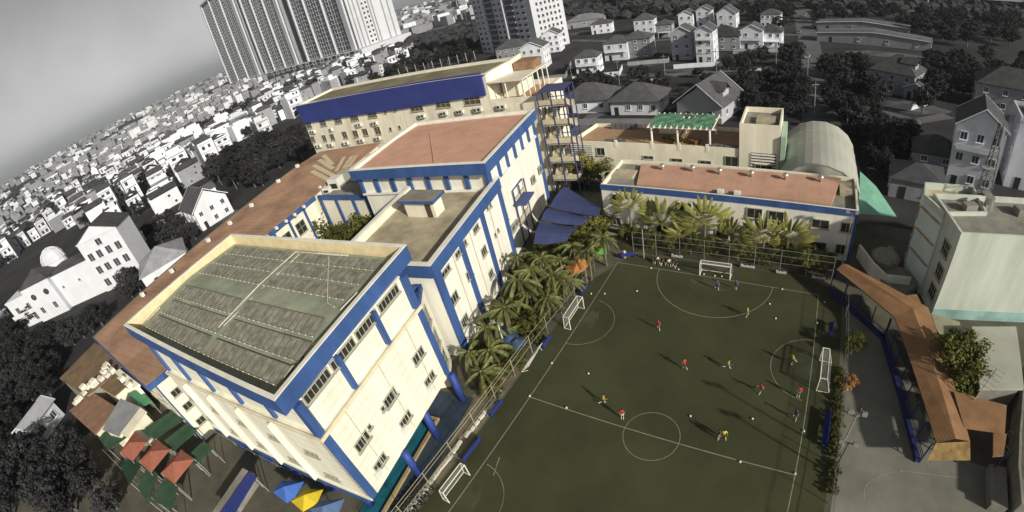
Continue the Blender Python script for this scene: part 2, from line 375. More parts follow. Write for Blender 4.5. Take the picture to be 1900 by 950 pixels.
# s runs from the front edge (pitch side) to the back, t from the near side (N-L) to the far side (R-T)
def rf(s, t, h=0):
    p = lerp2(lerp2(ri[0], ri[3], s), lerp2(ri[1], ri[2], s), t)
    return Vector((p[0], p[1], 18.35+.55*(1-abs(2*t-1.06))+h))
b = MB(); NT = 16
for i in range(NT):
    b.face([rf(0, i/NT), rf(1, i/NT), rf(1, (i+1)/NT), rf(0, (i+1)/NT)])
b.build('roof_sheet', GREENR, tA)
PANEL = mat('heater_panel', (.262, .255, .212), .5, .4, 1.3, spec=.45)
PIPE = mat('lagged_pipe', (.62, .60, .52), .7, .25, 3)
PANELF = mat('panel_frame', (.17, .165, .135), .5, .2, 2)
for (t0, t1) in ((.06, .165), (.20, .31), (.345, .455), (.60, .695), (.73, .825), (.858, .95)):
    for (s0, s1, n_) in ((.06, .462, 14), (.498, .945, 15)):
        sh = -.02 if t0 < .3 else .0
        pb = MB(); fb = MB()
        for k in range(n_):
            a = s0+sh+(s1-s0)*(k+.04)/n_; c = s0+sh+(s1-s0)*(k+.96)/n_
            q = [rf(a, t0, .12), rf(c, t0, .12), rf(c, t1, .30), rf(a, t1, .30)]
            ms = [(x*.93+sum((q[j] for j in range(4)), Vector())/4*.07) for x in q]
            pb.face([v+Vector((0, 0, .025)) for v in ms])
            lo = [Vector((v.x, v.y, v.z-.10)) for v in q]
            fb.face(q[::1])
            for j in range(4): fb.face([lo[j], lo[(j+1) % 4], q[(j+1) % 4], q[j]])
        f_ = fb.build('panel_row', PANELF, tA); pb.build('panel_glass', PANEL, f_)
        jb = MB()
        for k in range(0, n_+1, 1):
            v = rf(s0+sh+(s1-s0)*k/n_, t0-.004, .2); jb.box(v.x, v.y, v.z-.06, .10, .10, .10)
        jb.tube(rf(s0+sh, t0-.004, .18), rf(s0+sh+(s1-s0), t0-.004, .18), .025, 4); jb.build('jointed_pipe', PIPE, f_)
b = MB(); b.path([rf(.48, .23, .3), rf(.48, .60, .3), rf(.50, .95, .3), rf(.37, .955, .3)], .065)
b.build('pipe', PIPE, tA); b = MB(); b.path([rf(.462, .25, .28), rf(.465, .93, .28)], .05); b.build('pipe', PIPE, tA); b = MB(); b.path([rf(.30, .93, .3), rf(.10, .30+.25, .32), rf(.05, .52, .5)], .055)
b.build('pipe', PIPE, tA); b = MB(); b.path([rf(.37, .955, .3), rf(.22, .962, .3)], .12); b.build('pipe', PIPE, tA); b = MB()
b.build('pipe', PIPE, tA); b = MB(); b.path([rf(.03, .52, .3), rf(.03, .66, .3)], .06); b.build('pipe', PIPE, tA); b = MB(); b.path([rf(.03, .78, .3), rf(.03, .86, .3)], .06)
b.build('pipe', PIPE, tA); b = MB()
b.path([rf(.045, .10, .3), rf(.045, .17, .3)], .06); b.build('pipe', PIPE, tA); b = MB(); b.path([rf(.03, .23, .3), rf(.03, .30, .3), rf(-.008, .33, .9)], .06)
b.build('pipe', PIPE, tA); b = MB()
b.path([rf(.96, .1, .3), rf(.96, .22, .3)], .07)
b.build('pipe', PIPE, tA)
# facade under the eaves: ribbon of dark glass between blue columns, small windows below
rb = MB(); FAu = Facade(up[0], up[1])
for i in range(4):
    q0 = .5+i*(FAu.L-1)/4; q1 = q0+(FAu.L-1)/4-.3
    a_, g_ = window_meshes(q1-q0, 1.0, 6, 1, FRAME, GLASS)
    o = inst('ribbon_window', a_, tA, FAu.p((q0+q1)/2, 17.35, .03), FAu.rot); c = bpy.data.objects.new('pane', g_); COL.objects.link(c); c.parent = o
for i in range(4):
    b = MB(); q = .0+i*(FAf.L)/3; q = min(max(q, .33), FAf.L-.33); w_ = .33 if i in (0, 3) else .2
    FAf.box(b, q-w_, q+w_, 14.15, 17.89, -.62, .02); b.build('column', BLUE, tA)
for q in (.45, FAf.L-.33):
    b = MB(); FAf.box(b, q-.45, q+.33, 4.4, 13.74, -.6, .14); b.build('corner_column', BLUE, tA)
for u, v, n_ in ((775, 660, 4), (723, 738, 4), (671, 819, 4)):
    q, z = FAf.sz(u, v); FAf.window(tA, q, z, 1.9, 1.15, 4, 1)
for u, v in ((796, 703), (751, 778), (704, 858)):
    q, z = FAf.sz(u, v); FAf.window(tA, q, z, 1.85, 1.0, 4, 1)
for u, v in ((684, 792), (709, 758)):
    q, z = FAf.sz(u, v); o = FAf.window(tA, q, z, .45, .5, 1, 1, name='vent_window')
# rainwater pipes and outdoor units on the long wall
DP = mat('downpipe', (.55, .52, .43), .6, .15, 3)
for q in (3.1, 8.3, 13.1):
    b = MB(); b.tube(FAf.p(q, 4.9, .10), FAf.p(q, 13.7, .10), .055, 6); b.build('downpipe', DP, tA)
for k, q in enumerate((1.6, 6.6, 11.9)):
    b = MB(); FAf.box(b, q, q+.9, 5.6+.1*k, 6.25+.1*k, .003, .38); b.build('outdoor_unit', WMETAL, tA)
# near side: slim fins and slit windows
for i, q in enumerate((4.2, 9.4, 14.6, 19.8)):
    b = MB(); FAl.box(b, q-.11, q+.11, 4.8, 13.6, -.1, .55); b.build('fin', CREAM, tA)
for i in range(5):
    for z in (6.6, 10.4):
        q = 2.2+i*5.2
        if q < FAl.L-.8: FAl.window(tA, min(q, FAl.L-1.9), z, 1.9, .5, 3, 1)
for i in range(6):
    b = MB(); q = .4+i*(FAl.L-1.2)/5; FAl.box(b, q-.22, q+.22, 14.15, 17.89, -.62, -.2); b.build('column', BLUE, tA)
b = MB(); FAl.box(b, 0, FAl.L-.6, 3.6, 4.34, -.3, .16); b.build('blue_band', BLUE, tA)
# open ground floor: round blue columns, recessed blue wall
PIL = mat('blue_column_paint', (.03, .06, .27), .55, .12, 1)
for (u, v) in ((858, 741), (812, 810), (779, 882)):
    p = at(u, v); b = MB(); b.tube((p.x, p.y, 0), (p.x, p.y, 4.42), .42, 14); b.build('pillar', PIL, tA, True)
for i in range(5):
    p = FAl.p(2+i*5.4, 0, -.7); b = MB(); b.tube(p, (p.x, p.y, 4.42), .4, 12); b.build('pillar', PIL, tA, True)
b = MB(); b.prism([tuple(FAf.p(.8, 0, -4)[:2]), tuple(FAf.p(15.4, 0, -4)[:2]), tuple(FAf.p(15.4, 0, -24)[:2]), tuple(FAf.p(.8, 0, -24)[:2])], 0.02, 4.4)
b.build('ground_floor_wall', mat('teal_wall', (.03, .12, .17), .7, .2, .6), tA)
# blue play floor and low brown benches under the overhang
PLAYF = mat('blue_play_floor', (.035, .055, .085), .7, .3, .5)
sheet('play_floor', [tuple(FAf.p(q, 0, o)[:2]) for q, o in ((-2, -3.9), (-2, 1.6), (16.4, 1.6), (16.4, -3.9))], .016, PLAYF)
sheet('pool_strip', [tuple(FAf.p(q, 0, o)[:2]) for q, o in ((-1.5, -3.8), (-1.5, -1.3), (12.4, -1.3), (12.4, -3.8))], .030, mat('teal_floor', (.02, .14, .20), .4, .25, .7))
KERBB = mat('tan_kerb', (.42, .31, .16), .8, .2, 1)
kb = MB()
FAf.box(kb, -1.5, 12.6, .02, .32, -1.3, -.95); FAf.box(kb, 12.3, 12.6, .02, .322, -3.8, -1.302)
o = kb.build('bench_kerb', KERBB, None, loc=FAf.p(5, 0, -1.1)); tag(o, 'long tan kerb bench edging the teal floor under the near block', 'bench')

# ================================================================ BLOCK B (flat roof with the stair hut)
B0 = (-25.0, 2.4); B1 = (-29.4, 22.4)
dB = Vector((B1[0]-B0[0], B1[1]-B0[1])).normalized(); wB = Vector((-dB.y, dB.x))
B2 = (B1[0]+wB.x*14.2, B1[1]+wB.y*14.2); B3 = (B0[0]+wB.x*14.2, B0[1]+wB.y*14.2)
tB = thing('school_block', 'middle school block with bare concrete flat roof and a small stair hut', 'building', (-33, 12, 0))
bp = [B0, B1, B2, B3]; FBf = Facade(B0, B1); FBn = Facade(B3, B0); FBl = Facade(B2, B3)
b = MB(); b.prism(bp, .03, 13.2, 0, 1); b.build('wall', [WHITE, CONC], tB)
b = MB(); ring(b, inset(bp, -.15), inset(bp, .25), 13.0, 14.3); b.build('parapet', [CREAM], tB)
b = MB(); FBf.box(b, -.3, FBf.L+.3, 12.7, 14.42, .155, .4); FBn.box(b, 0, FBn.L+.15, 12.7, 14.42, .155, .38); b.build('fascia', BLUE, tB)
b = MB(); ring(b, inset(bp, -.42), inset(bp, .27), 14.425, 14.5); b.build('coping', WHITE, tB)
for q in (.55, 6.9, 13.6, FBf.L-.3):
    w_ = .62 if q < 1 else .42; b = MB(); FBf.box(b, q-w_, q+w_, .03, 12.69, .002, .32); b.build('column', BLUE, tB)
for u, v, w_, h_, nx in ((826, 503, 2.1, .8, 3), (848, 471, 1.3, .8, 2), (870, 508, 1.7, 1.25, 3), (842, 553, 1.8, 1.3, 3), (861, 594, 1.8, 1.2, 4),
        (882, 424, 1.7, .85, 3), (897, 466, 1.6, 1.3, 3), (910, 508, 1.4, 1.2, 3), (903, 386, .55, .6, 1), (909, 381, .55, .6, 1), (918, 436, .55, .6, 1), (923, 427, .55, .6, 1), (927, 484, .5, .6, 1), (931, 473, .5, .6, 1), (861, 452, 1.1, .8, 2)):
    q, z = FBf.sz(u, v)
    FBf.window(tB, q, z, w_, h_, nx, 1)
for q in (4.6, 9.6, 16.2):
    b = MB(); b.tube(FBf.p(q, .1, .10), FBf.p(q, 12.6, .10), .055, 6); b.build('downpipe', DP, tB)
# stair hut
hq = [(-38.0, 12.2), (-33.0, 12.8), (-33.4, 15.0), (-38.3, 14.5)]
b = MB(); b.prism([lerp2(hq[i], hq[i], 0) for i in range(4)], 13.2, 15.5); hut = b.build('stair_hut', CREAM, tB)
b = MB(); ho = inset(hq, -.5); b.prism(ho, 15.5, 15.95, 0, 1); b.build('hut_roof', [BLUE, CONCG], hut)
fh = Facade(hq[0], hq[1]); b = MB(); fh.box(b, 3.6, 4.5, 13.22, 15.2, .0, .05); b.build('door', mat('brown_door', (.08, .06, .04), .6, .2, 3), hut)
# recessed stair bay between the near and middle blocks
ST = Facade((-22.6, -1.6), (-25.2, 1.9))
tS = thing('stair_tower', 'narrow cream stair tower with tall dark windows between near and middle blocks', 'building', (-26, -1, 0))
stp = [tuple(ST.p(0, 0, -1.2)[:2]), tuple(ST.p(ST.L, 0, -1.2)[:2]), tuple(ST.p(ST.L, 0, -7)[:2]), tuple(ST.p(0, 0, -7)[:2])]
b = MB(); b.prism(stp, .03, 11.6); b.build('wall', CREAM, tS)
FS = Facade(stp[0], stp[1])
for z in (3.0, 6.2, 9.6): FS.window(tS, FS.L*.45, z, 1.7, 2.2, 2, 2)
b = MB(); ring(b, inset(stp, -.1), inset(stp, .2), 11.6, 12.3); b.build('parapet', BLUE, tS)

# ================================================================ BLOCK C (red flat roof)
C0 = (-29.2, 20.8); C1 = (-33.3, 41.0); C2 = (-57.0, 36.6); C3 = (-53.0, 16.6)
tC = thing('school_block', 'school block with large plain red roof edged by a blue fascia', 'building', (-43, 29, 0))
cp = [C0, C1, C2, C3]; FCf = Facade(C0, C1); FCn = Facade(C3, C0); FCl = Facade(C2, C3); FCb = Facade(C1, C2)
b = MB(); b.prism(inset(cp, .3), .03, 16.2); b.build('wall', WHITE, tC)
rc = [(-28.4, 19.7), (-32.8, 41.4), (-57.7, 36.9), (-53.6, 15.9)]
b = MB(); ring(b, rc, inset(rc, .4), 16.3, 18.0); b.build('fascia', BLUE, tC)
b = MB(); ring(b, inset(rc, .003), inset(rc, .6), 18.0, 18.1); b.build('coping', WHITE, tC)
b = MB(); b.prism(inset(rc, .41), 16.3, 16.5); b.build('soffit', CREAM, tC)
b = MB(); ring(b, inset(rc, .402), inset(rc, .6), 16.5, 18.0); b.build('parapet', WHITE, tC)
b = MB(); rci = inset(rc, .7); cr = lerp2(lerp2(rci[0], rci[3], .5), lerp2(rci[1], rci[2], .5), .5)
e0 = lerp2(rci[0], rci[1], .62); e1 = lerp2(rci[3], rci[2], .62)
b.face([(*rci[0], 17.5), (*e0, 17.72), (*e1, 17.72), (*rci[3], 17.5)]); b.face([(*e0, 17.72), (*rci[1], 17.5), (*rci[2], 17.5), (*e1, 17.72)])
b.build('roof_sheet', REDROOF, tC)
b = MB(); p0 = at(797, 246, 17.75); p1 = at(806, 303, 17.6); b.path([p0+Vector((0, 0, .05)), p1+Vector((0, 0, .1))], .05); b.build('pipe', mat('pale_pipe', (.62, .45, .33), .6, .2, 3), tC)
for i in range(8):
    q = .35+i*(FCn.L-.7)/7; b = MB(); FCn.box(b, q-.3, q+.3, 13.6, 16.29, -.28, .12); b.build('column', BLUE, tC)
for i in range(7):
    q = .4+i*(FCf.L-.8)/6; b = MB(); FCf.box(b, q-.18, q+.18, 13.7, 16.29, -.28, .14); b.build('column', BLUE, tC)
b = MB(); q = FCf.L-.2; FCf.box(b, q-.3, q+.3, .03, 13.69, -.28, .16); b.build('corner_column', BLUE, tC)
b = MB(); FCf.box(b, 0, FCf.L, 13.25, 13.6, -.28, .1); FCn.box(b, 0, FCn.L, 13.2, 13.55, -.28, .1); b.build('ledge', WHITE, tC)
for u, v, w_, h_, nx in ((952, 423, 1.4, 1.1, 3), (940, 402, .6, 1.2, 1), (958, 414, 1.5, .9, 3), (944, 440, .6, .9, 1)):
    q, z = FCf.sz(u, v); FCf.window(tC, q, max(z, 2.5), w_, h_, nx, 1)
for q in (10, 15, 19):
    FCf.window(tC, q, 7.5, 1.5, 1.2, 3, 1)

# ================================================================ WING W (long rust-brown roof) with courtyard walls
tW = thing('school_wing', 'long low school wing under a rust-brown ribbed metal roof', 'building', (-70, 0, 0))
wr = [at2(268, 714, 12.5), at2(298, 690, 12.5), (-54.6, -5.2), (-63.2, -6.3), at2(497, 434, 12.5), at2(583, 364, 12.5), at2(624, 321, 12.7), at2(655, 303, 12.9), at2(705, 258, 13.4), at2(592, 281, 13.5), at2(556, 304, 13.5), at2(172, 624, 13.5)]
def wz(x, y): return 12.45+.0427*(-(x+59.0)*.97-(y-(-10))*.24+2.0)
zr = [wz(*p) for p in wr]
b = MB(); b.prism(wr, [z-.25 for z in zr], zr); b.build('roof_sheet', WROOF, tW)
for i in (11, 0, 1, 4):
    b = MB()
    j = (i+1) % 12; a_ = Vector((*wr[i], zr[i])); c_ = Vector((*wr[j], zr[j])); d = (c_-a_).normalized(); n_ = Vector((d.y, -d.x, 0))
    b.obox(a_+n_*.01-Vector((0, 0, .9)), c_-a_, n_*.14, (0, 0, .86)); b.build('fascia', BLUE, tW)
b = MB(); a_ = Vector((*wr[10], zr[10])); c_ = Vector((*wr[11], zr[11])); d = (c_-a_).normalized(); n_ = Vector((d.y, -d.x, 0))
b.obox(a_+n_*.01-Vector((0, 0, .5)), c_-a_, n_*.7, (0, 0, .42)); b.build('gutter', mat('grey_gutter', (.13, .13, .10), .8, .2, 1), tW)
wb = [lerp2(wr[i], (-72, 2), .035) for i in (0, 1, 2, 3, 4, 5, 6, 7, 8, 9, 10, 11)]
b = MB(); b.prism(wb, .03, 12.2); b.build('wall', CREAM, tW)
# skylight strips in the roof near the back block
SKY = mat('cream_skylight', (.62, .53, .36), .5, .1, 2)
b = MB()
def rz(u, v): p = at(u, v, 13.25); p.z = wz(p.x, p.y); return p
for (p, q) in (((578, 316), (612, 331)), ((582, 306), (618, 322)), ((592, 296), (617, 310)), ((600, 288), (616, 303))):
    a_, c_ = rz(*p), rz(*q); d = (c_-a_).normalized(); n_ = Vector((-d.y, d.x, 0))*.55; z_ = Vector((0, 0, .03))
    b.face([a_-n_+z_, c_-n_+z_, c_+n_+z_, a_+n_+z_])
for (p, q) in (((638, 288), (622, 314)), ((652, 286), (636, 308)), ((660, 285), (644, 306)), ((684, 280), (676, 290))):
    a_, c_ = rz(*p), rz(*q); d = (c_-a_).normalized(); n_ = Vector((-d.y, d.x, 0))*.5; z_ = Vector((0, 0, .03))
    b.face([a_-n_+z_, c_-n_+z_, c_+n_+z_, a_+n_+z_])
b.build('skylight', SKY, tW)
FWe = Facade(wb[0], wb[1]) if False else Facade(wb[11], wb[0])
# near end wall of the wing
FW2 = Facade(wb[0], wb[1])
FWn = Facade((wb[0][0]-.02, wb[0][1]-.02), (wb[1][0]+.02, wb[1][1]))
for z in (3, 6, 8.6): FW2.window(tW, FW2.L*.55, z, 1.3, 1.1, 2, 1)
b = MB(); FWe.box(b, FWe.L-.7, FWe.L, .03, 11.6, .004, .15); b.build('corner_column', BLUE, tW)
for q in (3, 8, 13, 18, 23):
    for z in (3.2, 6.4, 9.6):
        if q < FWe.L-1.5: FWe.window(tW, q, z, 1.8, 1.2, 3, 1)
FWc = Facade(wb[4], wb[5]); FWd = Facade(wb[5], wb[6])
for q in (1.2, 5.2, 9.4):
    b = MB(); FWc.box(b, q-.25, q+.25, .03, 11.59, .01, .2); b.build('column', BLUE, tW)
for q, z, w_, h_ in ((3.2, 9.2, 2.4, 2.4), (7.2, 9.2, 2.4, 2.4), (3.2, 5, 2.4, 2.2), (7.2, 5, 2.4, 2.2)): FWc.window(tW, q, z, w_, h_, 2, 2)
# link block across the court, flat roof with plant
L0 = at2(590, 361, 12.5); L1 = at2(680, 360, 12.5)
tL = thing('link_building', 'flat-roofed link building with blue columns closing the planted courtyard', 'building', (-62, 20, 0))
lp = [L0, L1, (-52.9, 21.5), (-55, 30), (-66, 28), (-68.5, 20)]
b = MB(); b.prism(lp, .03, 11.7, 0, 1); b.build('wall', [CREAM, CONCG], tL)
FL = Facade(L0, L1); b = MB(); FL.box(b, 0, FL.L, 11.5, 12.4, .01, .3); b.build('fascia', BLUE, tL)
for q in (.3, 4.7, 9.3, FL.L-.4):
    b = MB(); FL.box(b, q-.28, q+.28, .03, 11.49, .01, .28); b.build('column', BLUE, tL)
for q in (6.6, 10.8):
    for z in (4.2, ): FL.window(tL, q, z, 1.6, 1.1, 2, 1)
# roof plant on the link
def ac_box(loc, sx, sy, sz, rot, label):
    t = thing('rooftop_unit', label, 'air conditioner', loc)
    b = MB(); b.box(loc[0], loc[1], loc[2], sx, sy, sz, rot); b.build('casing', WMETAL, t)
    b = MB(); c = Vector((sin(rot), -cos(rot), 0))*(sy/2+.01)
    b.box(loc[0]+c.x, loc[1]+c.y, loc[2]+.15*sz, sx*.7, .06, sz*.45, rot); b.build('grille', DARK, t)
p = at(627, 346, 12); ac_box((p.x, p.y, 11.72), 2.6, 2.0, 2.3, R(12), 'big white rooftop plant box beside the red roof of the school')
p = at(608, 354, 12); ac_box((p.x, p.y, 11.72), 1.6, 1.2, 1.1, R(20), 'smaller grey plant box left of the big white one on link roof')
p = at(652, 326, 12.5)
b = MB(); b.box(p.x, p.y, 11.72, 4.2, 2.0, 1.9, R(16)); tg = b.build('canopy_box', mat('pale_teal_metal', (.40, .43, .38), .5, .15, 2), None, loc=(p.x, p.y, 11.72)); tag(tg, 'pale grey-green metal housing under the corner of the red roof', 'roof housing')

# ================================================================ BACK BLOCK D (deep blue band)
D0 = (-101.5, 39.5); D1 = (-43.8, 44.3)
dD = Vector((D1[0]-D0[0], D1[1]-D0[1])).normalized(); wD = Vector((-dD.y, dD.x))
dep = 12.5
D2 = (D1[0]+wD.x*dep, D1[1]+wD.y*dep); D3 = (D0[0]+wD.x*dep, D0[1]+wD.y*dep)
tD = thing('school_block', 'long cream back block with a wide deep-blue band along the top', 'building', (-72, 47, 0))
FD = Facade(D0, D1); FDl = Facade(D3, D0)
b = MB(); b.prism([D0, D1, D2, D3], .03, 22.6); b.build('wall', STAIN, tD)
# band outline from the photo, kept on the facade plane
b = MB(); q0, z0 = FD.sz(550, 196); q1, z1 = FD.sz(893, 134); qa, za = FD.sz(567, 228); qb, zb = FD.sz(903, 176); qm, zm = FD.sz(716, 162); qn, zn = FD.sz(735, 203)
pts = [(qa, za), (qn, zn), (qb, zb), (q1, z1), (qm, zm), (q0, z0)]
fr = [FD.p(q, z, .5) for q, z in pts]; bk = [FD.p(q, z, .05) for q, z in pts]
b.face(fr); b.face(bk[::-1])
for i in range(6): b.face([bk[i], bk[(i+1) % 6], fr[(i+1) % 6], fr[i]])
b.build('blue_band', DBLUE, tD)
b = MB(); zt = max(z0, z1, zm)
ring(b, [D0, D1, D2, D3], inset([D0, D1, D2, D3], .35), 22.6, 24.35); b.build('parapet', WHITE, tD)
b = MB(); b.prism(inset([D0, D1, D2, D3], .36), 22.6, 23.9); b.build('roof_deck', mat('mossy_roof', (.20, .175, .115), .95, .35, .15, bump=.1), tD)
b = MB(); ring(b, inset([D0, D1, D2, D3], -.52), inset([D0, D1, D2, D3], .36), 24.353, 24.42); b.build('coping', CREAM, tD)
for i in range(10):
    p = at(742+15.5*i, 140-3.6*i, 24.3); b = MB(); b.tube((p.x, p.y, 23.9), (p.x, p.y, 26.0), .09, 5)
    b.build('roof_post', STEEL, tD)
for i, (u, v, w_, h_, nx) in enumerate(((573, 232, 2.4, 1.8, 4), (599, 227, 2.6, 1.9, 5), (627, 222, 2.8, 1.9, 5), (657, 217, 2.9, 1.9, 5), (690, 211, 3.0, 1.9, 6),
        (581, 258, 1.7, 1.7, 2), (602, 256, 1.7, 1.7, 2), (617, 254, 1.7, 1.7, 2), (640, 250, 1.8, 1.8, 2), (660, 248, 1.8, 1.8, 2), (678, 245, 1.8, 1.8, 2), (701, 242, 1.9, 1.9, 2),
        (773, 199, 3.5, 1.7, 3), (822, 192, 3.7, 1.7, 3), (876, 185, 3.8, 1.9, 3), (715, 207, .7, .8, 1), (733, 203, .7, .8, 1), (725, 239, .7, .8, 1), (742, 236, .7, .8, 1))):
    q, z = FD.sz(u, v); g_ = GLASS if i < 5 or i > 14 else mat('brown_glass', (.10, .075, .045), .3, .3, 1, spec=.5)
    FD.window(tD, q, z, w_, h_, nx, 1 if w_ < 3.2 else 2, glass=g_)
# outdoor air conditioners on brackets
ca = MB(); ca.box(0, -.25, 0, 1.0, .45, .75); CASE = ca.mesh('casing', WMETAL)
fa = MB(); fa.box(-.12, -.49, .1, .5, .03, .5); FAN = fa.mesh('fan_grille', DARK)
br = MB(); br.box(0, -.2, -.18, .86, .5, .175); BRK = br.mesh('bracket', STEEL)
acl = 'white outdoor air-conditioner unit on a bracket on the stained back block wall'
for u, v in ((580, 246), (584, 246), (616, 242), (665, 234), (670, 233), (694, 231), (699, 230), (590, 273), (595, 272), (612, 270), (617, 270), (640, 268), (646, 267), (669, 263), (674, 262), (700, 259), (705, 258),
             (782, 218), (787, 217), (823, 213), (828, 212), (853, 210), (858, 209), (885, 206), (892, 205), (928, 201), (936, 200)):
    q, z = FD.sz(u, v)
    t = thing('air_conditioner', acl, 'air conditioner', FD.p(q, z, .03), 'air conditioners on the back block wall', FD.rot)
    for nm, me in (('casing', CASE), ('fan_grille', FAN), ('bracket', BRK)):
        o = bpy.data.objects.new(nm, me); COL.objects.link(o); o.parent = t
# terrace end of D: lower roof, thin white columns, tan terrace
E0 = D1; tE = thing('terrace_building', 'cream terrace wing with white canopy on slim columns beside back block', 'building', (-40, 50, 0))
ez = 18.6
e1 = at2(968, 182, ez)
tp = [(D1[0]+.02, D1[1]+.02), (-34.2, 45.1), (-35.4, 57.6), (D2[0]+.02, D2[1])]
b = MB(); b.prism(tp, .03, ez-.3, 0, 1); b.build('wall', [STAIN, mat('terrace_tile', (.45, .26, .16), .9, .15, .8)], tE)
b = MB(); ring(b, tp, inset(tp, .25), ez-.3, ez+.7); b.build('parapet', CREAM, tE)
cz = 22.4
cq = [(D1[0]+.3, D1[1]-.2), (-36.4, 44.8), (-37.5, 56.5), (D2[0]+.3, D2[1]+.1)]
b = MB(); b.prism(cq, cz, cz+.25); b.build('canopy', mat('white_canopy', (.70, .67, .58), .7, .1, .8), tE)
for i in range(6):
    p = lerp2(cq[1], cq[2], i/5*.96+.02); b = MB(); b.tube((p[0]-.2, p[1], ez-.28), (p[0]-.2, p[1], cz-.002), .12, 6); b.build('column', WHITE, tE)
for i in (1, 2):
    p = lerp2(cq[0], cq[1], i/2.15); b = MB(); b.tube((p[0], p[1]+.3, ez-.28), (p[0], p[1]+.3, cz-.002), .12, 6); b.build('column', WHITE, tE)
b = MB(); b.prism([(D1[0]+.3, D1[1]+4), (-40.2, 48.8), (-40.8, 55.5), (D1[0]-.6, D1[1]+11)], ez-.2, cz-.003); b.build('inner_wall', CREAM, tE)
b = MB()
hh = [(D1[0]+.05, D1[1]+.1), (D1[0]+1.6, D1[1]+6.5), (D1[0]+.6, D1[1]+12.4), (D1[0]-1.0, D1[1]+12.3)]
b.prism(hh, cz+.26, [24.3, 25.0, 25.2, 24.4]); b.build('roof_wall', CREAM, tE)
b = MB(); b.prism([(D1[0]+1.8, D1[1]+7.0), (-38.0, 52), (-38.4, 56.0), (D1[0]+1.0, D1[1]+12)], cz+.26, cz+1.9); b.build('roof_room', mat('brown_brick', (.26, .16, .10), .9, .25, 2), tE)
# ================================================================ BLOCK E (two-storey white block behind the goal)
e0_, e1_, e2_, e3_ = (-19.3, 34.5), (18.0, 34.4), (18.2, 44.4), (-19.4, 44.1)
tF = thing('school_block', 'two-storey white block with red strip roof behind the fan palms and top goal', 'building', (0, 39, 0))
ep = [e0_, e1_, e2_, e3_]; FE = Facade(e0_, e1_)
b = MB(); b.prism(ep, .03, 7.3, 0, 1); b.build('wall', [WHITE, CONCG], tF)
b = MB(); ring(b, ep, inset(ep, .3), 7.3, 8.0); b.build('parapet', CREAM, tF)
b = MB(); FE.box(b, -.05, FE.L+.05, 7.15, 8.02, .002, .14); b.build('blue_band', BLUE, tF)
b = MB(); FE.box(b, FE.L-.35, FE.L+.05, .03, 7.14, .002, .12); b.build('corner_column', BLUE, tF)
b = MB(); b.prism([at2(1190, 307, 7.6), at2(1560, 334, 7.6), (14.4, 36.1), (-14.0, 36.3)], 7.302, [7.9, 7.9, 7.6, 7.6]); b.build('red_roof', stripes('red_sheet_roof_e', (.52, .31, .23), .9, 0, .92, .1, .8, .14, .3), tF)
b = MB(); p = at(1159, 322, 7.6); b.box(p.x, p.y, 7.302, 3.6, 2.6, .45, 0); b.build('roof_slab', CONC, tF)
b = MB(); p = at(1573, 350, 7.6); b.box(p.x, p.y, 7.302, 2.4, 4.0, .5, 0); b.build('roof_slab', CONC, tF)
for u, v, w_, h_ in ((1145, 368, 1.7, 1.5), (1144, 410, 1.5, 1.4), (1270, 385, 2.2, 1.6), (1310, 388, 2.2, 1.6), (1400, 395, 2.2, 1.6), (1440, 400, 2.2, 1.5), (1522, 415, 2.4, 1.4), (1570, 422, 1.5, 1.5), (1442, 447, 1.3, 1.5), (1462, 450, 1.2, 1.5), (1513, 456, 3.0, 1.5), (1560, 462, 1.5, 1.6), (1210, 380, 2, 1.5), (1230, 425, 2, 1.5), (1340, 435, 2, 1.5)):
    q, z = FE.sz(u, v); FE.window(tF, q, z, w_, h_, 2, 1)
# spinning roof vents
vb = MB(); vb.lathe((0, 0, 0), [(.22, 0), (.22, .45), (.30, .5)], 12); VB = vb.mesh('vent_pipe', STEEL, (0, 0, 0), True)
vt = MB(); vt.lathe((0, 0, .5), [(.25, 0), (.48, .2), (.50, .38), (.36, .6), (.05, .7)], 14); VT = vt.mesh('vent_ball', mat('shiny_steel', (.62, .60, .56), .25, .1, 6, metal=.7), (0, 0, 0), True)
for i, (u, v) in enumerate(((1229, 315), (1285, 318), (1335, 323), (1394, 328), (1457, 333), (1522, 337))):
    p = at(u, v, 7.8)
    t = thing('roof_vent', ('leftmost', 'second', 'third', 'fourth', 'fifth', 'sixth and last')[i]+' shiny turbine vent along the back edge of the red strip roof', 'vent', (p.x, p.y, 7.7), 'turbine vents on the red strip roof')
    for nm, me in (('vent_pipe', VB), ('vent_ball', VT)):
        o = bpy.data.objects.new(nm, me); COL.objects.link(o); o.parent = t
for i, (u, v) in enumerate(((1337, 357), (1368, 360))):
    p = at(u, v, 7.6); b = MB(); b.box(p.x, p.y, 7.55, .9, .6, .5, 0); o = b.build('roof_box', PLASTW, None, loc=(p.x, p.y, 7.55)); tag(o, ('left', 'right')[i]+' one of two small white boxes on front edge of the red strip roof', 'box', 'white boxes on red strip roof')

# ================================================================ BLOCK F (terrace with green pergola)
y0 = 51.0
tG = thing('terrace_building', 'cream flat-topped block with red-brown roof terrace carrying the green pergola', 'building', (-13, 56, 0))
f0, f1, f2, f3 = (-32.5, y0), (-.4, y0), (-.4, 61), (-31.0, 61)
fl = 7.4
b = MB(); b.prism([f0, f1, f2, f3], .03, fl, 0, 1); b.build('wall', [CREAM, mat('brown_terrace', (.36, .235, .15), .9, .12, .5)], tG)
FFf = Facade(f0, f1)
b = MB(); pf = [f0, f1, f2, f3]
ring(b, pf, inset(pf, .22), fl, fl+.75); b.build('parapet', CREAM, tG)
for q in (9.5, 16.5, 21.5, 26.5):
    b = MB(); FFf.box(b, q-.25, q+.25, fl-.2, fl+1.15, -.25, .06); b.build('parapet_post', CREAM, tG)
b = MB(); b.prism([(-.42, y0-.3), (6.3, y0-.3), (6.3, 60), (-.42, 60)], .03, 11.8, 0, 1); b.build('stair_tower', [CREAM, CONCG], tG)
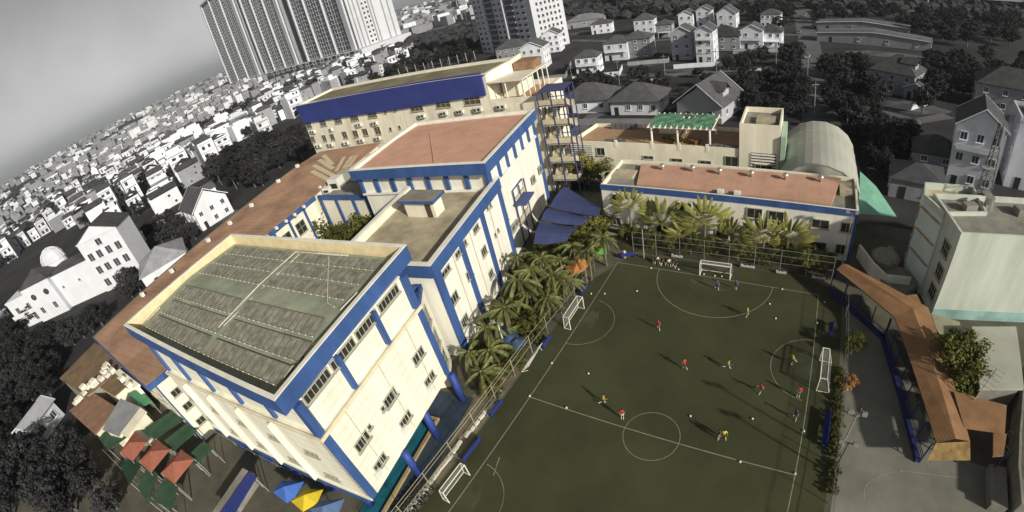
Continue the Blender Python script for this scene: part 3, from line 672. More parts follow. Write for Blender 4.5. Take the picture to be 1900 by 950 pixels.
b = MB(); q_ = [(-.42, y0-.3), (6.3, y0-.3), (6.3, 60), (-.42, 60)]; ring(b, q_, inset(q_, .3), 11.8, 12.7); b.build('tower_parapet', CREAM, tG)
b = MB(); b.box(3.6, 55, 11.8, 3.2, 3, .6); b.build('roof_hatch', CONC, tG)
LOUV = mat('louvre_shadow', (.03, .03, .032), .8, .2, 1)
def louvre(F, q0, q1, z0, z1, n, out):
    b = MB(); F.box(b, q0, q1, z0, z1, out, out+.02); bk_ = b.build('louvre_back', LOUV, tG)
    b = MB()
    for i in range(n):
        z = z0+(z1-z0)*(i+.25)/n; F.box(b, q0, q1, z, z+(z1-z0)/n*.5, out+.022, out+.16)
    b.build('louvre_slats', WHITE, tG)
louvre(FFf, .1, 4.6, 1.2, fl-.1, 14, .01)
FT = Facade((-.42, y0-.3), (6.3, y0-.3)); louvre(FT, 2.0, 6.2, 3.2, 7.8, 9, .01)
FT.window(tG, 4.2, 5.2, 3.0, 1.4, 3, 1, out=.2)
for u, v, w_, h_ in ((1115, 281, 1.7, 1.6), (1203, 292, 2.0, .7), (1256, 297, 2.1, .7), (1309, 301, 2.1, .7), (1367, 300, 2.2, 1.9)):
    q, z = FFf.sz(u, v); q = min(q, FFf.L-1.4)
    FFf.window(tG, q, z, w_, h_, 2, 1)
b = MB(); b.box(-15, 59, fl, 3.2, 1.6, 1.5); b.build('roof_room', CREAM, tG)
# pergola with green net
tP = thing('pergola', 'white pergola with a green shade net over the brown roof terrace', 'pergola', (-10.5, 56, fl))
px0, px1, py0, py1, pz = -16.8, -5.2, 52.6, 59.0, 10.6
for x in (px0+.4, px0+5.2, px1-.6):
    for y in (py0, py1):
        b = MB(); b.tube((x, y, fl), (x, y, pz), .2, 8); b.build('post', WHITE, tP)
for i in range(12):
    x = px0+(px1-px0)*i/11; b = MB(); b.box(x, (py0+py1)/2, pz+.25, .16, py1-py0+1.8, .25); b.build('rafter', WHITE, tP)
for y in (py0, py1): b = MB(); b.box((px0+px1)/2, y, pz, px1-px0+1, .2, .248); b.build('beam', WHITE, tP)
nb = MB(); nx_, ny_ = 16, 6
def nz_(i, j): return pz+.62+.16*sin(i*1.3)*sin(j*1.9+.4)-.25*(j == 0)
for i in range(nx_):
    for j in range(ny_):
        P = []
        for a, c in ((i, j), (i+1, j), (i+1, j+1), (i, j+1)):
            P.append((px0+.2+(px1-px0-.4)*a/nx_, py0-.2+(py1-py0+.2)*c/ny_, nz_(a, c)))
        if (i, j) in ((8, 4), (9, 4), (10, 4), (7, 4)): continue
        nb.face(P)
nb.build('shade_net', mat('green_net', (.10, .24, .15), .8, .35, 1.2), tP)
pot = MB(); pot.lathe((0, 0, 0), [(.16, 0), (.24, .4), (.26, .42)], 10)
POT = pot.mesh('pot', mat('clay_pot', (.34, .17, .09), .8, .2, 3))
# ---------------------------------------------------------------- barrel-vault canopy G and green tarp
VAULT = mat('vault_membrane', (.40, .41, .37), .6, .10, .15)
t = thing('vault_canopy', 'long pale barrel-vaulted membrane canopy behind the right end of the white block', 'canopy', (12.8, 55, 0))
b = MB(); N = 18; ys = (45.0, 50, 55, 60, 64.5)
def va(i, y): a = pi*i/N; return (12.8-7.0*cos(a)+.0, y, 2.8+6.4*sin(a))
for y0_, y1_ in zip(ys[:-1], ys[1:]):
    for i in range(N): b.face([va(i, y0_), va(i+1, y0_), va(i+1, y1_), va(i, y1_)])
for i in range(1, N): b.face([va(i, ys[0]+.01), va(i+1, ys[0]+.01), (12.8, ys[0]+.01, 2.8)])
b.build('membrane', VAULT, t, True)
for y in ys:
    b = MB(); b.path([Vector(va(i, y))*1.0 for i in range(0, N+1, 2)], .09, 5); b.build('arch', STEEL, t)
for x in (5.85, 19.75):
    for y in (45.2, 51, 58, 64.3): b = MB(); b.tube((x, y, 0), (x, y, 2.79), .1, 6); b.build('post', STEEL, t)
b = MB(); b.box(19.9, 55, 2.4, .25, 20, .5); b.build('gutter', STEEL, t)
b = MB(); b.prism([(6.4, 50.2), (7.2, 50.2), (7.2, 58), (6.4, 58)], 5.0, 11.0); o = b.build('mint_panel_wall', mat('mint_sheet', (.34, .46, .38), .6, .1, .6), None, loc=(6.8, 54, 5)); tag(o, 'tall thin mint green sheet wall between the cream tower and the vault', 'panel')
TARP = mat('mint_tarp', (.19, .42, .32), .6, .12, .5)
p1, p2, p3, p4 = at(1592, 396, 5.5), at(1664, 402, 2.6), at(1596, 318, 5.0), at(1625, 345, 4)
b = MB(); tops = [p3, p4, p2, p1]
pm = (p1+p2+p3+p4)/4+Vector((0, 0, .35))
for i in range(4): b.face([tops[i], tops[(i+1) % 4], pm])
n0 = len(b.f)
for i in range(4): b.face([tops[(i+1) % 4]-Vector((0, 0, .04)), tops[i]-Vector((0, 0, .04)), pm-Vector((0, 0, .04))])
o = b.build('tarp', TARP, None, loc=pm); tag(o, 'mint green triangular tarp stretched beside the right end of the white block', 'tarp')
# ---------------------------------------------------------------- dark-blue shade sails
SAILM = mat('navy_sail', (.036, .048, .13), .75, .15, .5)
def sail(px_, z, label):
    P = [at(u, v, zz) for (u, v), zz in zip(px_, z)]; c = sum(P, Vector())/len(P); b = MB(); n = 5
    def S(i, j):
        s, t_ = i/n, j/n; a = P[0].lerp(P[1], s); d = P[3].lerp(P[2], s); q = a.lerp(d, t_); q = q.lerp(c, .10*(1-abs(2*s-1))*0+.0); q.z += .5*sin(pi*t_)*1.0-.25*sin(pi*s); return q
    for i in range(n):
        for j in range(n): b.face([S(i, j), S(i+1, j), S(i+1, j+1), S(i, j+1)])
    o = b.build('shade_sail', SAILM, None, True, loc=c); tag(o, label, 'shade sail', 'navy shade sails over the playground')
sail([(1049, 346), (1118, 384), (1112, 402), (1020, 384)], (5.5, 4.2, 4.2, 5.5), 'uppermost navy shade sail beside the fire stairs')
sail([(1019, 386), (1112, 405), (1080, 418), (1004, 408)], (5.5, 4.2, 4.2, 5.5), 'middle navy shade sail of the three beside the palms')
sail([(1003, 411), (1078, 421), (1052, 447), (990, 453)], (5.5, 4.2, 4.2, 5.5), 'lowest navy shade sail just above the palm garden')
# ---------------------------------------------------------------- fire stairs in blue steel frames
STC = mat('cream_stair', (.50, .45, .32), .85, .2, 1)
NAVY = mat('navy_steel', (.05, .06, .17), .5, .15, 2)
def stair_tower(x0, y0, ang, levels, rise, label, sx=4.6, sy=5.2, z0=0, cols=True):
    t = thing('fire_stairs', label, 'fire stairs', (x0, y0, z0), rot=0)
    c, s = cos(ang), sin(ang)
    def W(x, y, z): return Vector((x0+c*x-s*y, y0+s*x+c*y, z0+z))
    H_ = levels*rise+2.4
    if cols:
        for x in (0, sx*.5, sx):
            for y in (0, sy*.5, sy): b = MB(); b.tube(W(x, y, 0), W(x, y, H_), .13, 6); b.build('column', NAVY, t)
        for y in (0, sy):
            for k in range(1, levels+1): b = MB(); b.tube(W(0, y, k*rise), W(sx, y, k*rise), .09, 5); b.build('beam', NAVY, t)
    for k in range(levels):
        z = k*rise; fl_ = MB(); n = 9
        for i in range(n):
            for side in (0, 1):
                zz = z+rise*(i+1)/(2*n)+(rise/2 if side else 0); yy = 1.0+(sy-2.0)*(i/n if not side else 1-(i+1)/n)
                fl_.obox(W(.35+side*(sx/2), yy, zz-.16), Vector((c, s, 0))*(sx/2-.6), Vector((-s, c, 0))*((sy-2)/n), (0, 0, .158))
        fl_.build('flight', STC, t)
        st = MB()
        for side in (0, 1):
            for x in (.27, sx/2-.3):
                a = W(x+side*sx/2, 1.0 if not side else sy-1.0, z+(rise/2 if side else 0)); d = W(x+side*sx/2, sy-1.0 if not side else 1.0, z+rise/2+(rise/2 if side else 0))
                st.obox(a-Vector((0, 0, .25)), Vector((c, s, 0))*.12, d-a, (0, 0, 1.05))
        st.build('balustrade', STC, t)
        for (ya, zz, nm) in ((sy-1.0, z+rise/2, 'half_landing'), (0, z+rise, 'landing')):
            b = MB(); b.obox(W(.15, ya, zz-.2), Vector((c, s, 0))*(sx-.3), Vector((-s, c, 0))*1.0, (0, 0, .2)); l_ = b.build(nm, STC, t)
            b = MB(); yo = sy-.12 if ya > 1 else -.0
            b.obox(W(.15, yo, zz+.002), Vector((c, s, 0))*(sx-.3), Vector((-s, c, 0))*.12, (0, 0, 1.0)); b.build('parapet', STC, l_)
    b = MB(); b.obox(W(.1, .1, H_-.05), Vector((c, s, 0))*(sx-.2), Vector((-s, c, 0))*(sy-.2), (0, 0, .1)); b.build('roof', NAVY, t) if cols else None
    return t
stair_tower(-33.0, 43.0, R(10), 5, 3.6, 'tall cream fire stairs in navy steel frame beyond the red roof', 5.0, 5.6)
stair_tower(-30.4, 26.8, R(100), 2, 3.7, 'cream fire stairs with navy posts on the front of the red-roofed block', 4.6, 1.9+2.2)
b = MB(); FCf.box(b, 5.4, 9.6, 7.7, 7.95, .12, 2.0); o = b.build('stair_canopy', mat('navy_canopy', (.06, .08, .22), .6, .15, 1), None, loc=FCf.p(8, 7.6, 1.3)); tag(o, 'navy canopy box above the cream stairs on the white facade', 'canopy')

# ================================================================ EAST SIDE
# white tower house
tR = thing('apartment_house', 'large pale mint-white house with blank flank wall right of the court', 'building', (33, 32, 0))
r0 = (28.3, 25.1); rd = (Vector((41.2, 27.3))-Vector(r0)).normalized(); rn = Vector((-rd.y, rd.x))
r1 = (r0[0]+rd.x*24, r0[1]+rd.y*24); r2 = (r1[0]+rn.x*9.0, r1[1]+rn.y*9.0); r3 = (r0[0]+rn.x*9.0, r0[1]+rn.y*9.0)
MINT = mat('mint_white_wall', (.56, .61, .55), .88, .14, .5, stretch=(1, 1, .15))
b = MB(); rp_ = [r0, r1, r2, r3]; b.prism(rp_, .03, 11.4, 0, 1); b.build('wall', [MINT, CONCG], tR)
b = MB(); ring(b, rp_, inset(rp_, .25), 11.4, 12.1); b.build('parapet', MINT, tR)
FRl = Facade(r3, r0); FRf = Facade(r0, r1)
b = MB(); FRf.box(b, -.02, 24, .035, 1.5, .002, .05); b.build('aqua_base', mat('aqua_wash', (.30, .48, .47), .8, .3, .3), tR)
for u, v, w_, h_ in ((1756, 461, 1.9, 1.9), (1744, 504, 1.9, 1.9), (1731, 540, 1.9, 1.9)):
    q, z = FRl.sz(u, v); FRl.window(tR, min(max(q, 1), FRl.L-1.1), z, w_, h_, 3, 2)
wg = [(26.2, 30.0), (26.2+.05, 34.2), (29, 35.2), (30, 30.6)]
r4 = (r3[0]-1.0, r3[1]-.2)
wq = [(25.6, 33.6), (27.3, 29.6), (33, 31.2), (33, 38), (26.3, 37.2)]
b = MB(); b.prism(wq, .03, 11.0, 0, 1); b.build('wing_wall', [mat('pale_aqua_wall', (.62, .72, .72), .85, .08, .3), CONC], tR)
b = MB(); ring(b, wq, inset(wq, .25), 11.0, 11.9); b.build('wing_parapet', MINT, tR)
FRw = Facade(wq[0], wq[1]); 
FRw2 = Facade(wq[4], wq[0])
for z in (2.6, 5.6, 8.6): FRw2.window(tR, 1.8, z, 1.2, 1.5, 2, 2); 
for z in (3.0, 6.0, 9.0): b = MB(); FRw.box(b, .1, FRw.L-.1, z+1.2, z+1.35, .0, .25); b.build('ledge', KERBB, tR)
for (x, y, s_) in ((31, 32, 1.6), (38, 33, 2.0), (34, 35.5, 1.2)):
    b = MB(); b.box(x, y, 11.41, s_, s_*.7, .9, .3); b.build('roof_room', CONCG, tR)
b = MB(); b.tube((33.6, 33, 11.4), (33.6, 33, 13.0), .6, 14); b.build('water_tank', mat('steel_tank', (.45, .45, .42), .3, .15, 3, metal=.6), tR)
# lattice mast on the roof of the house behind
mp_ = at(1822, 362, 11.5)
t = thing('antenna_mast', 'tall grey lattice radio mast with dish behind the mint-white house', 'mast', (mp_.x, mp_.y, 11.4))
b = MB(); hm = 9.5
for k in range(3):
    a = 2*pi*k/3; b.tube((mp_.x+1.1*cos(a), mp_.y+1.1*sin(a), 11.4), (mp_.x+.3*cos(a), mp_.y+.3*sin(a), 11.4+hm), .07, 5)
for j in range(9):
    z0_, z1_ = 11.4+hm*j/9, 11.4+hm*(j+1)/9; s0_, s1_ = 1.1-.8*j/9, 1.1-.8*(j+1)/9
    for k in range(3):
        a, c = 2*pi*k/3, 2*pi*(k+1)/3
        b.tube((mp_.x+s0_*cos(a), mp_.y+s0_*sin(a), z0_), (mp_.x+s1_*cos(c), mp_.y+s1_*sin(c), z1_), .035, 4)
        b.tube((mp_.x+s0_*cos(a), mp_.y+s0_*sin(a), z0_), (mp_.x+s0_*cos(c), mp_.y+s0_*sin(c), z0_), .03, 4)
b.build('lattice', mat('dark_steel', (.10, .10, .10), .6, .2, 3), t)
b = MB(); b.lathe((mp_.x-.6, mp_.y-.8, 15.2), [(.05, 0), (.5, .12), (.75, .35)], 14); b.build('dish', GM, t)
b = MB(); b.box(mp_.x+.4, mp_.y, 18.2, .3, .9, 2.2); b.build('panel_antenna', GM, t)
# grey tent roof, boundary wall
t = thing('shed', 'plain grey flat-roofed shed beyond the bushy tree on the right', 'shed', (34, 17, 0))
tq = [at2(1803, 607, 3), at2(1885, 607, 3), at2(1899, 722, 3), at2(1818, 722, 3)]
b = MB(); b.prism(tq, 2.80, 3.1); b.build('roof', mat('grey_sheet', (.40, .41, .36), .8, .12, .3), t)
b = MB(); b.prism(inset(tq, .3), .03, 2.84); b.build('wall', CONCG, t)
b = MB(); b.prism([at2(1727, 583, 1.6), at2(1780, 598, 1.6), at2(1800, 690, 1.6), at2(1770, 660, 1.6), at2(1737, 612, 1.6)], .03, 1.7); o = b.build('low_roof', mat('yellow_grey_sheet', (.32, .32, .22), .8, .15, .4), None, loc=at(1755, 620)); tag(o, 'low yellowish lean-to roof at foot of the mint-white house', 'shed')
# covered walkway with terracotta roof
tw = thing('covered_walkway', 'long bent terracotta-tiled walkway roof with blue benches along the court', 'walkway', (24, 16, 0))
cl = [at(1552, 500, 3.2), at(1659, 588, 3.2), at(1737, 822, 3.2)]
cr_ = [at(1573, 491, 3.2), at(1722, 570, 3.2), at(1800, 819, 3.2)]
mid = [(a+c)/2+Vector((0, 0, .55)) for a, c in zip(cl, cr_)]
TILE2 = stripes('terracotta_tile_walk', (.28, .155, .08), .30, 24, .78, .3, .85, .22, .5)
b = MB()
for i in (0, 1):
    b.face([cl[i], cl[i+1], mid[i+1], mid[i]]); b.face([mid[i], mid[i+1], cr_[i+1], cr_[i]])
mid_e = mid[2]+(mid[1]-mid[2]).normalized()*2.4
b.v[-1] = b.v[-1]
b.build('roof', TILE2, tw)
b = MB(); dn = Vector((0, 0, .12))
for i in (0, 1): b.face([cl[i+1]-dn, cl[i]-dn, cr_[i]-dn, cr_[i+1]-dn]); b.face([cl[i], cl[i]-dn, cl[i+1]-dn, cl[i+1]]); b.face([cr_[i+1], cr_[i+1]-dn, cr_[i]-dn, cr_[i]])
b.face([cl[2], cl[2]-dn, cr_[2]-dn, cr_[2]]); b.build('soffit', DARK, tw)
hip = [cl[2], cr_[2], cr_[2]+Vector((.2, -1.5, -.7)), cl[2]+Vector((-.6, -1.5, -.7))]
b = MB(); b.face(hip[::-1]); b.build('hip_tiles', mat('mossy_tile', (.26, .17, .07), .9, .35, 1.2), tw)
br_ = [at(1723, 572, 3.1), at(1668, 545, 3.0), at(1640, 535, 3.0), at(1690, 545, 3.0)]
b = MB(); b.prism([at2(1655, 553, 3.1), at2(1700, 548, 3.1), at2(1725, 600, 3.1), at2(1735, 640, 3.1), at2(1700, 600, 3.1)], 2.9, [3.25, 3.3, 3.3, 3.1, 3.45]); b.build('porch_roof', TILE, tw)
b = MB(); b.prism([at2(1768, 728, 3.4), at2(1868, 752, 3.4), at2(1866, 805, 3.4), at2(1842, 800, 3.4), at2(1790, 793, 3.4)], 3.2, [3.6, 3.4, 3.2, 3.2, 3.3]); b.build('side_roof', TILE2, tw)
b = MB(); b.prism([at2(1843, 800, 3.1), at2(1868, 805, 3.1), at2(1862, 845, 3.1), at2(1843, 846, 3.1)], 2.9, 3.1); b.build('side_roof', TILE2, tw)
WB = mat('walkway_blue', (.022, .03, .12), .55, .15, 2)
for i in (0, 1):
    L_ = (cl[i+1]-cl[i]); n_ = int(L_.length/2.2); nn = Vector((L_.y, -L_.x, 0)).normalized()*-.35
    for k in range(n_+1):
        p = cl[i]+L_*(k/max(1, n_))-nn*1.0; 
        b = MB(); b.tube((p.x, p.y, 0), (p.x, p.y, p.z-.13), .07, 6); b.build('post', WB, tw)
    b = MB()
    for z in (.45, .75, 1.05): b = MB(); b.tube(Vector((cl[i].x, cl[i].y, z))-nn, Vector((cl[i+1].x, cl[i+1].y, z))-nn, .045, 5); b.build('rail', WB, tw)
    b = MB(); a = Vector((cl[i].x, cl[i].y, .01))-nn*1.2; b.obox(a, Vector((L_.x, L_.y, 0)), -nn*1.3, (0, 0, .45)); b.build('bench', WB, tw)
for u, v in ((1800, 822), (1866, 755), (1866, 843), (1790, 796)):
    p = at(u, v, 3.1); b = MB(); b.tube((p.x, p.y, 0), (p.x, p.y, 2.95), .08, 6); b.build('post', WB, tw)
# boundary wall beside the vault, round basin, water tank
def wall_run(name, pts, h, th, m_, label, cat='wall'):
    b = MB(); c = Vector((*pts[0], 0))
    for (x0, y0), (x1, y1) in zip(pts[:-1], pts[1:]):
        d = Vector((x1-x0, y1-y0)).normalized(); n = Vector((-d.y, d.x))*th/2
        b.prism([(x0-n.x, y0-n.y), (x1-n.x, y1-n.y), (x1+n.x, y1+n.y), (x0+n.x, y0+n.y)], .02, h)
    o = b.build(name, m_, None, loc=c); return tag(o, label, cat)
wall_run('boundary_wall', [at2(1590, 478), at2(1614, 512), at2(1637, 535), at2(1682, 540)], 2.2, .3, WHITE, 'low white curved wall running behind the walkway to the tank yard')
wall_run('boundary_wall', [at2(1888, 700), at2(1880, 760), at2(1872, 830), at2(1868, 890), at2(1872, 960)], 2.4, .25, CONCG, 'grey boundary wall down the right edge beyond the court')
wall_run('planter_wall', [at2(1842, 875), at2(1845, 950)], 1.0, 1.6, CONCG, 'low grey concrete plinth at the lower right corner')
p = at(1663, 530, .0); b = MB(); b.lathe((p.x, p.y, 0), [(2.5, .02), (2.5, 1.3), (2.3, 1.3), (2.2, 1.05)], 22); o = b.build('round_basin', CONCG, None, loc=(p.x, p.y, 0)); tag(o, 'round grey concrete basin behind the walkway roof', 'basin')
p = at(1638, 495, .0); b = MB(); b.lathe((p.x, p.y, 0), [(2.0, .02), (2.0, 1.8), (1.6, 2.2), (.5, 2.4)], 20); o = b.build('water_tank', mat('dull_tank', (.30, .29, .24), .6, .2, 1), None, loc=(p.x, p.y, 0)); tag(o, 'squat grey water tank in the yard right of the white block', 'tank')
p = at(1648, 470, .0); b = MB()
for i in range(9): a = random.random()*6.3; b.tube((p.x+cos(a)*.8, p.y+sin(a)*.8, .05+.1*i), (p.x-cos(a+.5)*.9, p.y-sin(a+.5)*.9, .15+.1*i), .06, 5)
o = b.build('scrap_heap', STEEL, None, loc=(p.x, p.y, 0)); tag(o, 'tangle of scrap metal poles behind the squat water tank', 'scrap heap')
p = at(1868, 832, 0)
b = MB()
for k in range(2):
    a = at(1845+20*k, 825-14*k, 0); c = at(1866+20*k, 850-14*k, 0)
    for z in (.5, 1.1): b.tube((a.x, a.y, z), (c.x, c.y, z), .05, 5)
    for q in (a, c): b.tube((q.x, q.y, 0), (q.x, q.y, 1.1), .05, 5)
o = b.build('railing', STEEL, None, loc=p); tag(o, 'grey steel railings standing by the boundary wall lower right', 'railing')
# ================================================================ PITCH: fences, goals, players, balls, benches
NETM = mat('fence_net', (.10, .11, .08), .9, .1, 2, trans=.95)
def fence(name, pts, hs, label, step=4.0, rails=(1.0,), bot=0, post_m=None, net=True):
    """posts, rails and a thin net; each post is a part"""
    pm_ = post_m or STEEL
    t = thing(name, label, 'fence', (pts[0][0], pts[0][1], 0))
    for (a, c) in zip(pts[:-1], pts[1:]):
        a, c = Vector((*a, 0)), Vector((*c, 0)); L = (c-a).length; n = max(1, int(round(L/step)))
        for i in range(n+1):
            p = a.lerp(c, i/n); b = MB(); b.tube(p, p+Vector((0, 0, hs)), .04, 6); b.build('post', pm_, t)
        for f in rails: rb = MB(); rb.tube(a+Vector((0, 0, hs*f)), c+Vector((0, 0, hs*f)), .025, 5); rb.build('rail', pm_, t)
        if net:
            nb = MB(); nb.obox(a+Vector((0, 0, .05)), c-a, (c-a).cross(Vector((0, 0, 1))).normalized()*.02, (0, 0, hs-.1)); nb.build('net', NETM, t)
    return t
CRM = mat('cream_fence_steel', (.42, .38, .26), .6, .12, 2)
fence('pitch_fence', [(-17.2, -22), (-17.15, 6)], 2.9, 'cream steel fence with rails along the left side of the pitch', 4.0, (1.0, .82, .45), post_m=CRM)
fence('pitch_fence', [(-17.1, 6), (-16.4, 20.5)], 2.9, 'fence half hidden by the palm garden at left of the pitch', 4.0, (1.0, .5), net=False)
fence('goal_fence', [(-12.6, 29.0), (15.6, 29.6)], 3.6, 'tall net fence with grey rails behind the top goal', 3.5, (1.0, .75, .42), post_m=mat('fence_grey', (.27, .27, .23), .7, .12, 2))
fence('pitch_fence', [(17.35, 26), (17.35, -26)], 2.6, 'tall net fence between the pitch and the concrete court', 4.0, (1.0, .5), post_m=mat('fence_dim', (.17, .17, .15), .7, .12, 2))
# white lettering on small dark boards fixed along the top fence
BOARD = mat('fence_board', (.05, .05, .06), .7, .2, 1)
random.seed(4)
for i, (u, v, w_) in enumerate(((1257, 475, 2.0), (1345, 499, 1.8), (1388, 494, 2.3), (1450, 505, 1.7), (1520, 515, 2.2))):
    d = ray(u, v); tt = (29.1-CAM.y)/d.y; P = CAM+d*tt
    t = thing('lettered_sign', ('leftmost', 'second', 'third', 'fourth', 'rightmost')[i]+' of five white-lettered strips on the net fence behind the goal', 'sign', P, 'lettered strips on the goal fence')
    b = MB(); b.box(P.x, P.y-.02, P.z-.28, w_, .03, .66); b.build('board', BOARD, t)
    lb = MB(); n = 6; x = P.x-w_/2+.15
    for k in range(n):
        h_ = .5 if k in (0, n-1) else .4; wd = (w_-.3)/n*.78
        # open ring-like letter shapes
        lb.box(x+wd*.15, P.y-.06, P.z-.2, wd*.34, .03, h_); lb.box(x+wd*.85, P.y-.06, P.z-.2, wd*.34, .03, h_*(.55 if k % 2 else 1)); lb.box(x+wd*.5, P.y-.062, P.z-.2+h_*(.38 if k % 2 else .7), wd, .03, h_*.3)
        x += (w_-.3)/n
    lb.build('letters', PLASTW, t)
# goals ---------------------------------------------------------
GNET = mat('goal_net', (.55, .55, .5), .9, .1, 2, trans=.86)
def goal(p0, p1, back, h, dt, db, label, r=.06, m_=None):
    """posts at p0,p1; back = unit vector to the back; dt/db depth at top/bottom"""
    m_ = m_ or WMETAL
    t = thing('goal', label, 'goal', ((p0[0]+p1[0])/2, (p0[1]+p1[1])/2, 0))
    a, c = Vector((*p0, .02)), Vector((*p1, .02)); k = Vector((*back, 0)); Z = Vector((0, 0, h))
    for q in (a, c): b = MB(); b.tube(q, q+Z, r, 8); b.build('goalpost', m_, t)
    b = MB(); b.tube(a+Z, c+Z, r, 8); b.build('crossbar', m_, t)
    for q in (a, c):
        b = MB(); b.path([q+Z, q+Z+k*dt, q+k*db, q], r*.7, 6); b.build('side_frame', m_, t)
    b = MB(); b.tube(a+Z+k*dt, c+Z+k*dt, r*.7, 6); b.build('top_back_bar', m_, t); b = MB(); b.tube(a+k*db, c+k*db, r*.7, 6); b.build('ground_bar', m_, t)
    nb = MB(); o_ = k*.03
    nb.face([a+Z+k*dt-o_, c+Z+k*dt-o_, c+k*db-o_, a+k*db-o_]); nb.face([a+Z, c+Z, c+Z+k*dt, a+Z+k*dt])
    nb.face([a, a+Z, a+Z+k*dt, a+k*db]); nb.face([c, c+Z, c+Z+k*dt, c+k*db]); nb.build('net', GNET, t)
    return t
goal(at2(1298, 511), at2(1354, 519), (0, 1), 2.05, .7, 1.3, 'white full-frame goal at the top end of the pitch', .075)
goal(at2(1059, 612), at2(1084, 573), (-1, .02), 2.0, .8, .9, 'white side goal at left of the pitch below the palms')
goal(at2(1514, 725), at2(1520, 669), (1, .03), 2.0, .75, 1.35, 'white side goal on the right touchline near the court fence', .06)
goal(at2(834, 933), at2(872, 882), (-1, .02), 2.0, .5, .8, 'white side goal at the bottom left beside the railings')
# balls and cone markers ------------------------------------------
bm = bmesh.new(); bmesh.ops.create_icosphere(bm, subdivisions=2, radius=.14); BALL = bpy.data.meshes.new('football'); bm.to_mesh(BALL); bm.free()
BALL.materials.append(PLASTW); BALL.materials.append(RUBBER)
for i, pg in enumerate(BALL.polygons): pg.use_smooth = True; pg.material_index = 1 if i % 23 == 0 else 0
def ball(u, v, label, grp=None, k=1):
    p = at(u, v); o = bpy.data.objects.new('football', BALL); COL.objects.link(o); o.location = (p.x, p.y, .14*k); o.scale = (k,)*3; tag(o, label, 'ball', grp or 'footballs on the turf')
for u, v, l in ((1281, 773, 'white football lying alone right of the centre circle'), (1092, 694, 'white football on the turf left of centre'),
        (1122, 546, 'white football on empty turf near the left semicircle'), (1439, 592, 'upper of two white footballs right of the big arc'), (1428, 565, 'white football just outside the right end of the big arc'),
        (1182, 541, 'white football between the left goal and the big arc'), (1396, 778, 'lone pale football on turf above the halfway line right'), (1306, 510, 'leftmost white football inside the top goal'),
        (1326, 513, 'middle white football inside the top goal'), (1339, 514, 'rightmost white football inside the top goal'), (1097, 546, 'white football right beside the left goal'), (1259, 501, 'white football on the top goal line left of the goal'),
        (1541, 604, 'white football beside the blue bin at right fence'), (1530, 562, 'white football near the top right corner of the pitch')): ball(u, v, l, k=.8)
CONE = MB(); CONE.lathe((0, 0, 0), [(.15, 0), (.15, .02), (.05, .18), (.02, .19)], 10); CONEM = CONE.mesh('marker', mat('white_marker', (.5, .5, .42), .6, .1, 3))
for u, v, l in ((983, 735, 'white corner marker at the left end of the halfway line'), (1475, 879, 'white marker at the right end of halfway line'), (1373, 857, 'white marker on halfway line in front of the right touchline'), (1051, 757, 'white marker on the halfway line near its left end'),
        (1024, 674, 'white marker on left touchline above the halfway line'), (1491, 800, 'white marker on right touchline below the small arc'), (1516, 600, 'pale marker on the right touchline near the top corner'), (1451, 537, 'white marker on top goal line right of the big arc'), (1208, 498, 'white marker on top goal line left of the big arc')):
    p = at(u, v); o = bpy.data.objects.new('marker_cone', CONEM); COL.objects.link(o); o.location = (p.x, p.y, .03); tag(o, l, 'marker', 'white markers round the pitch')
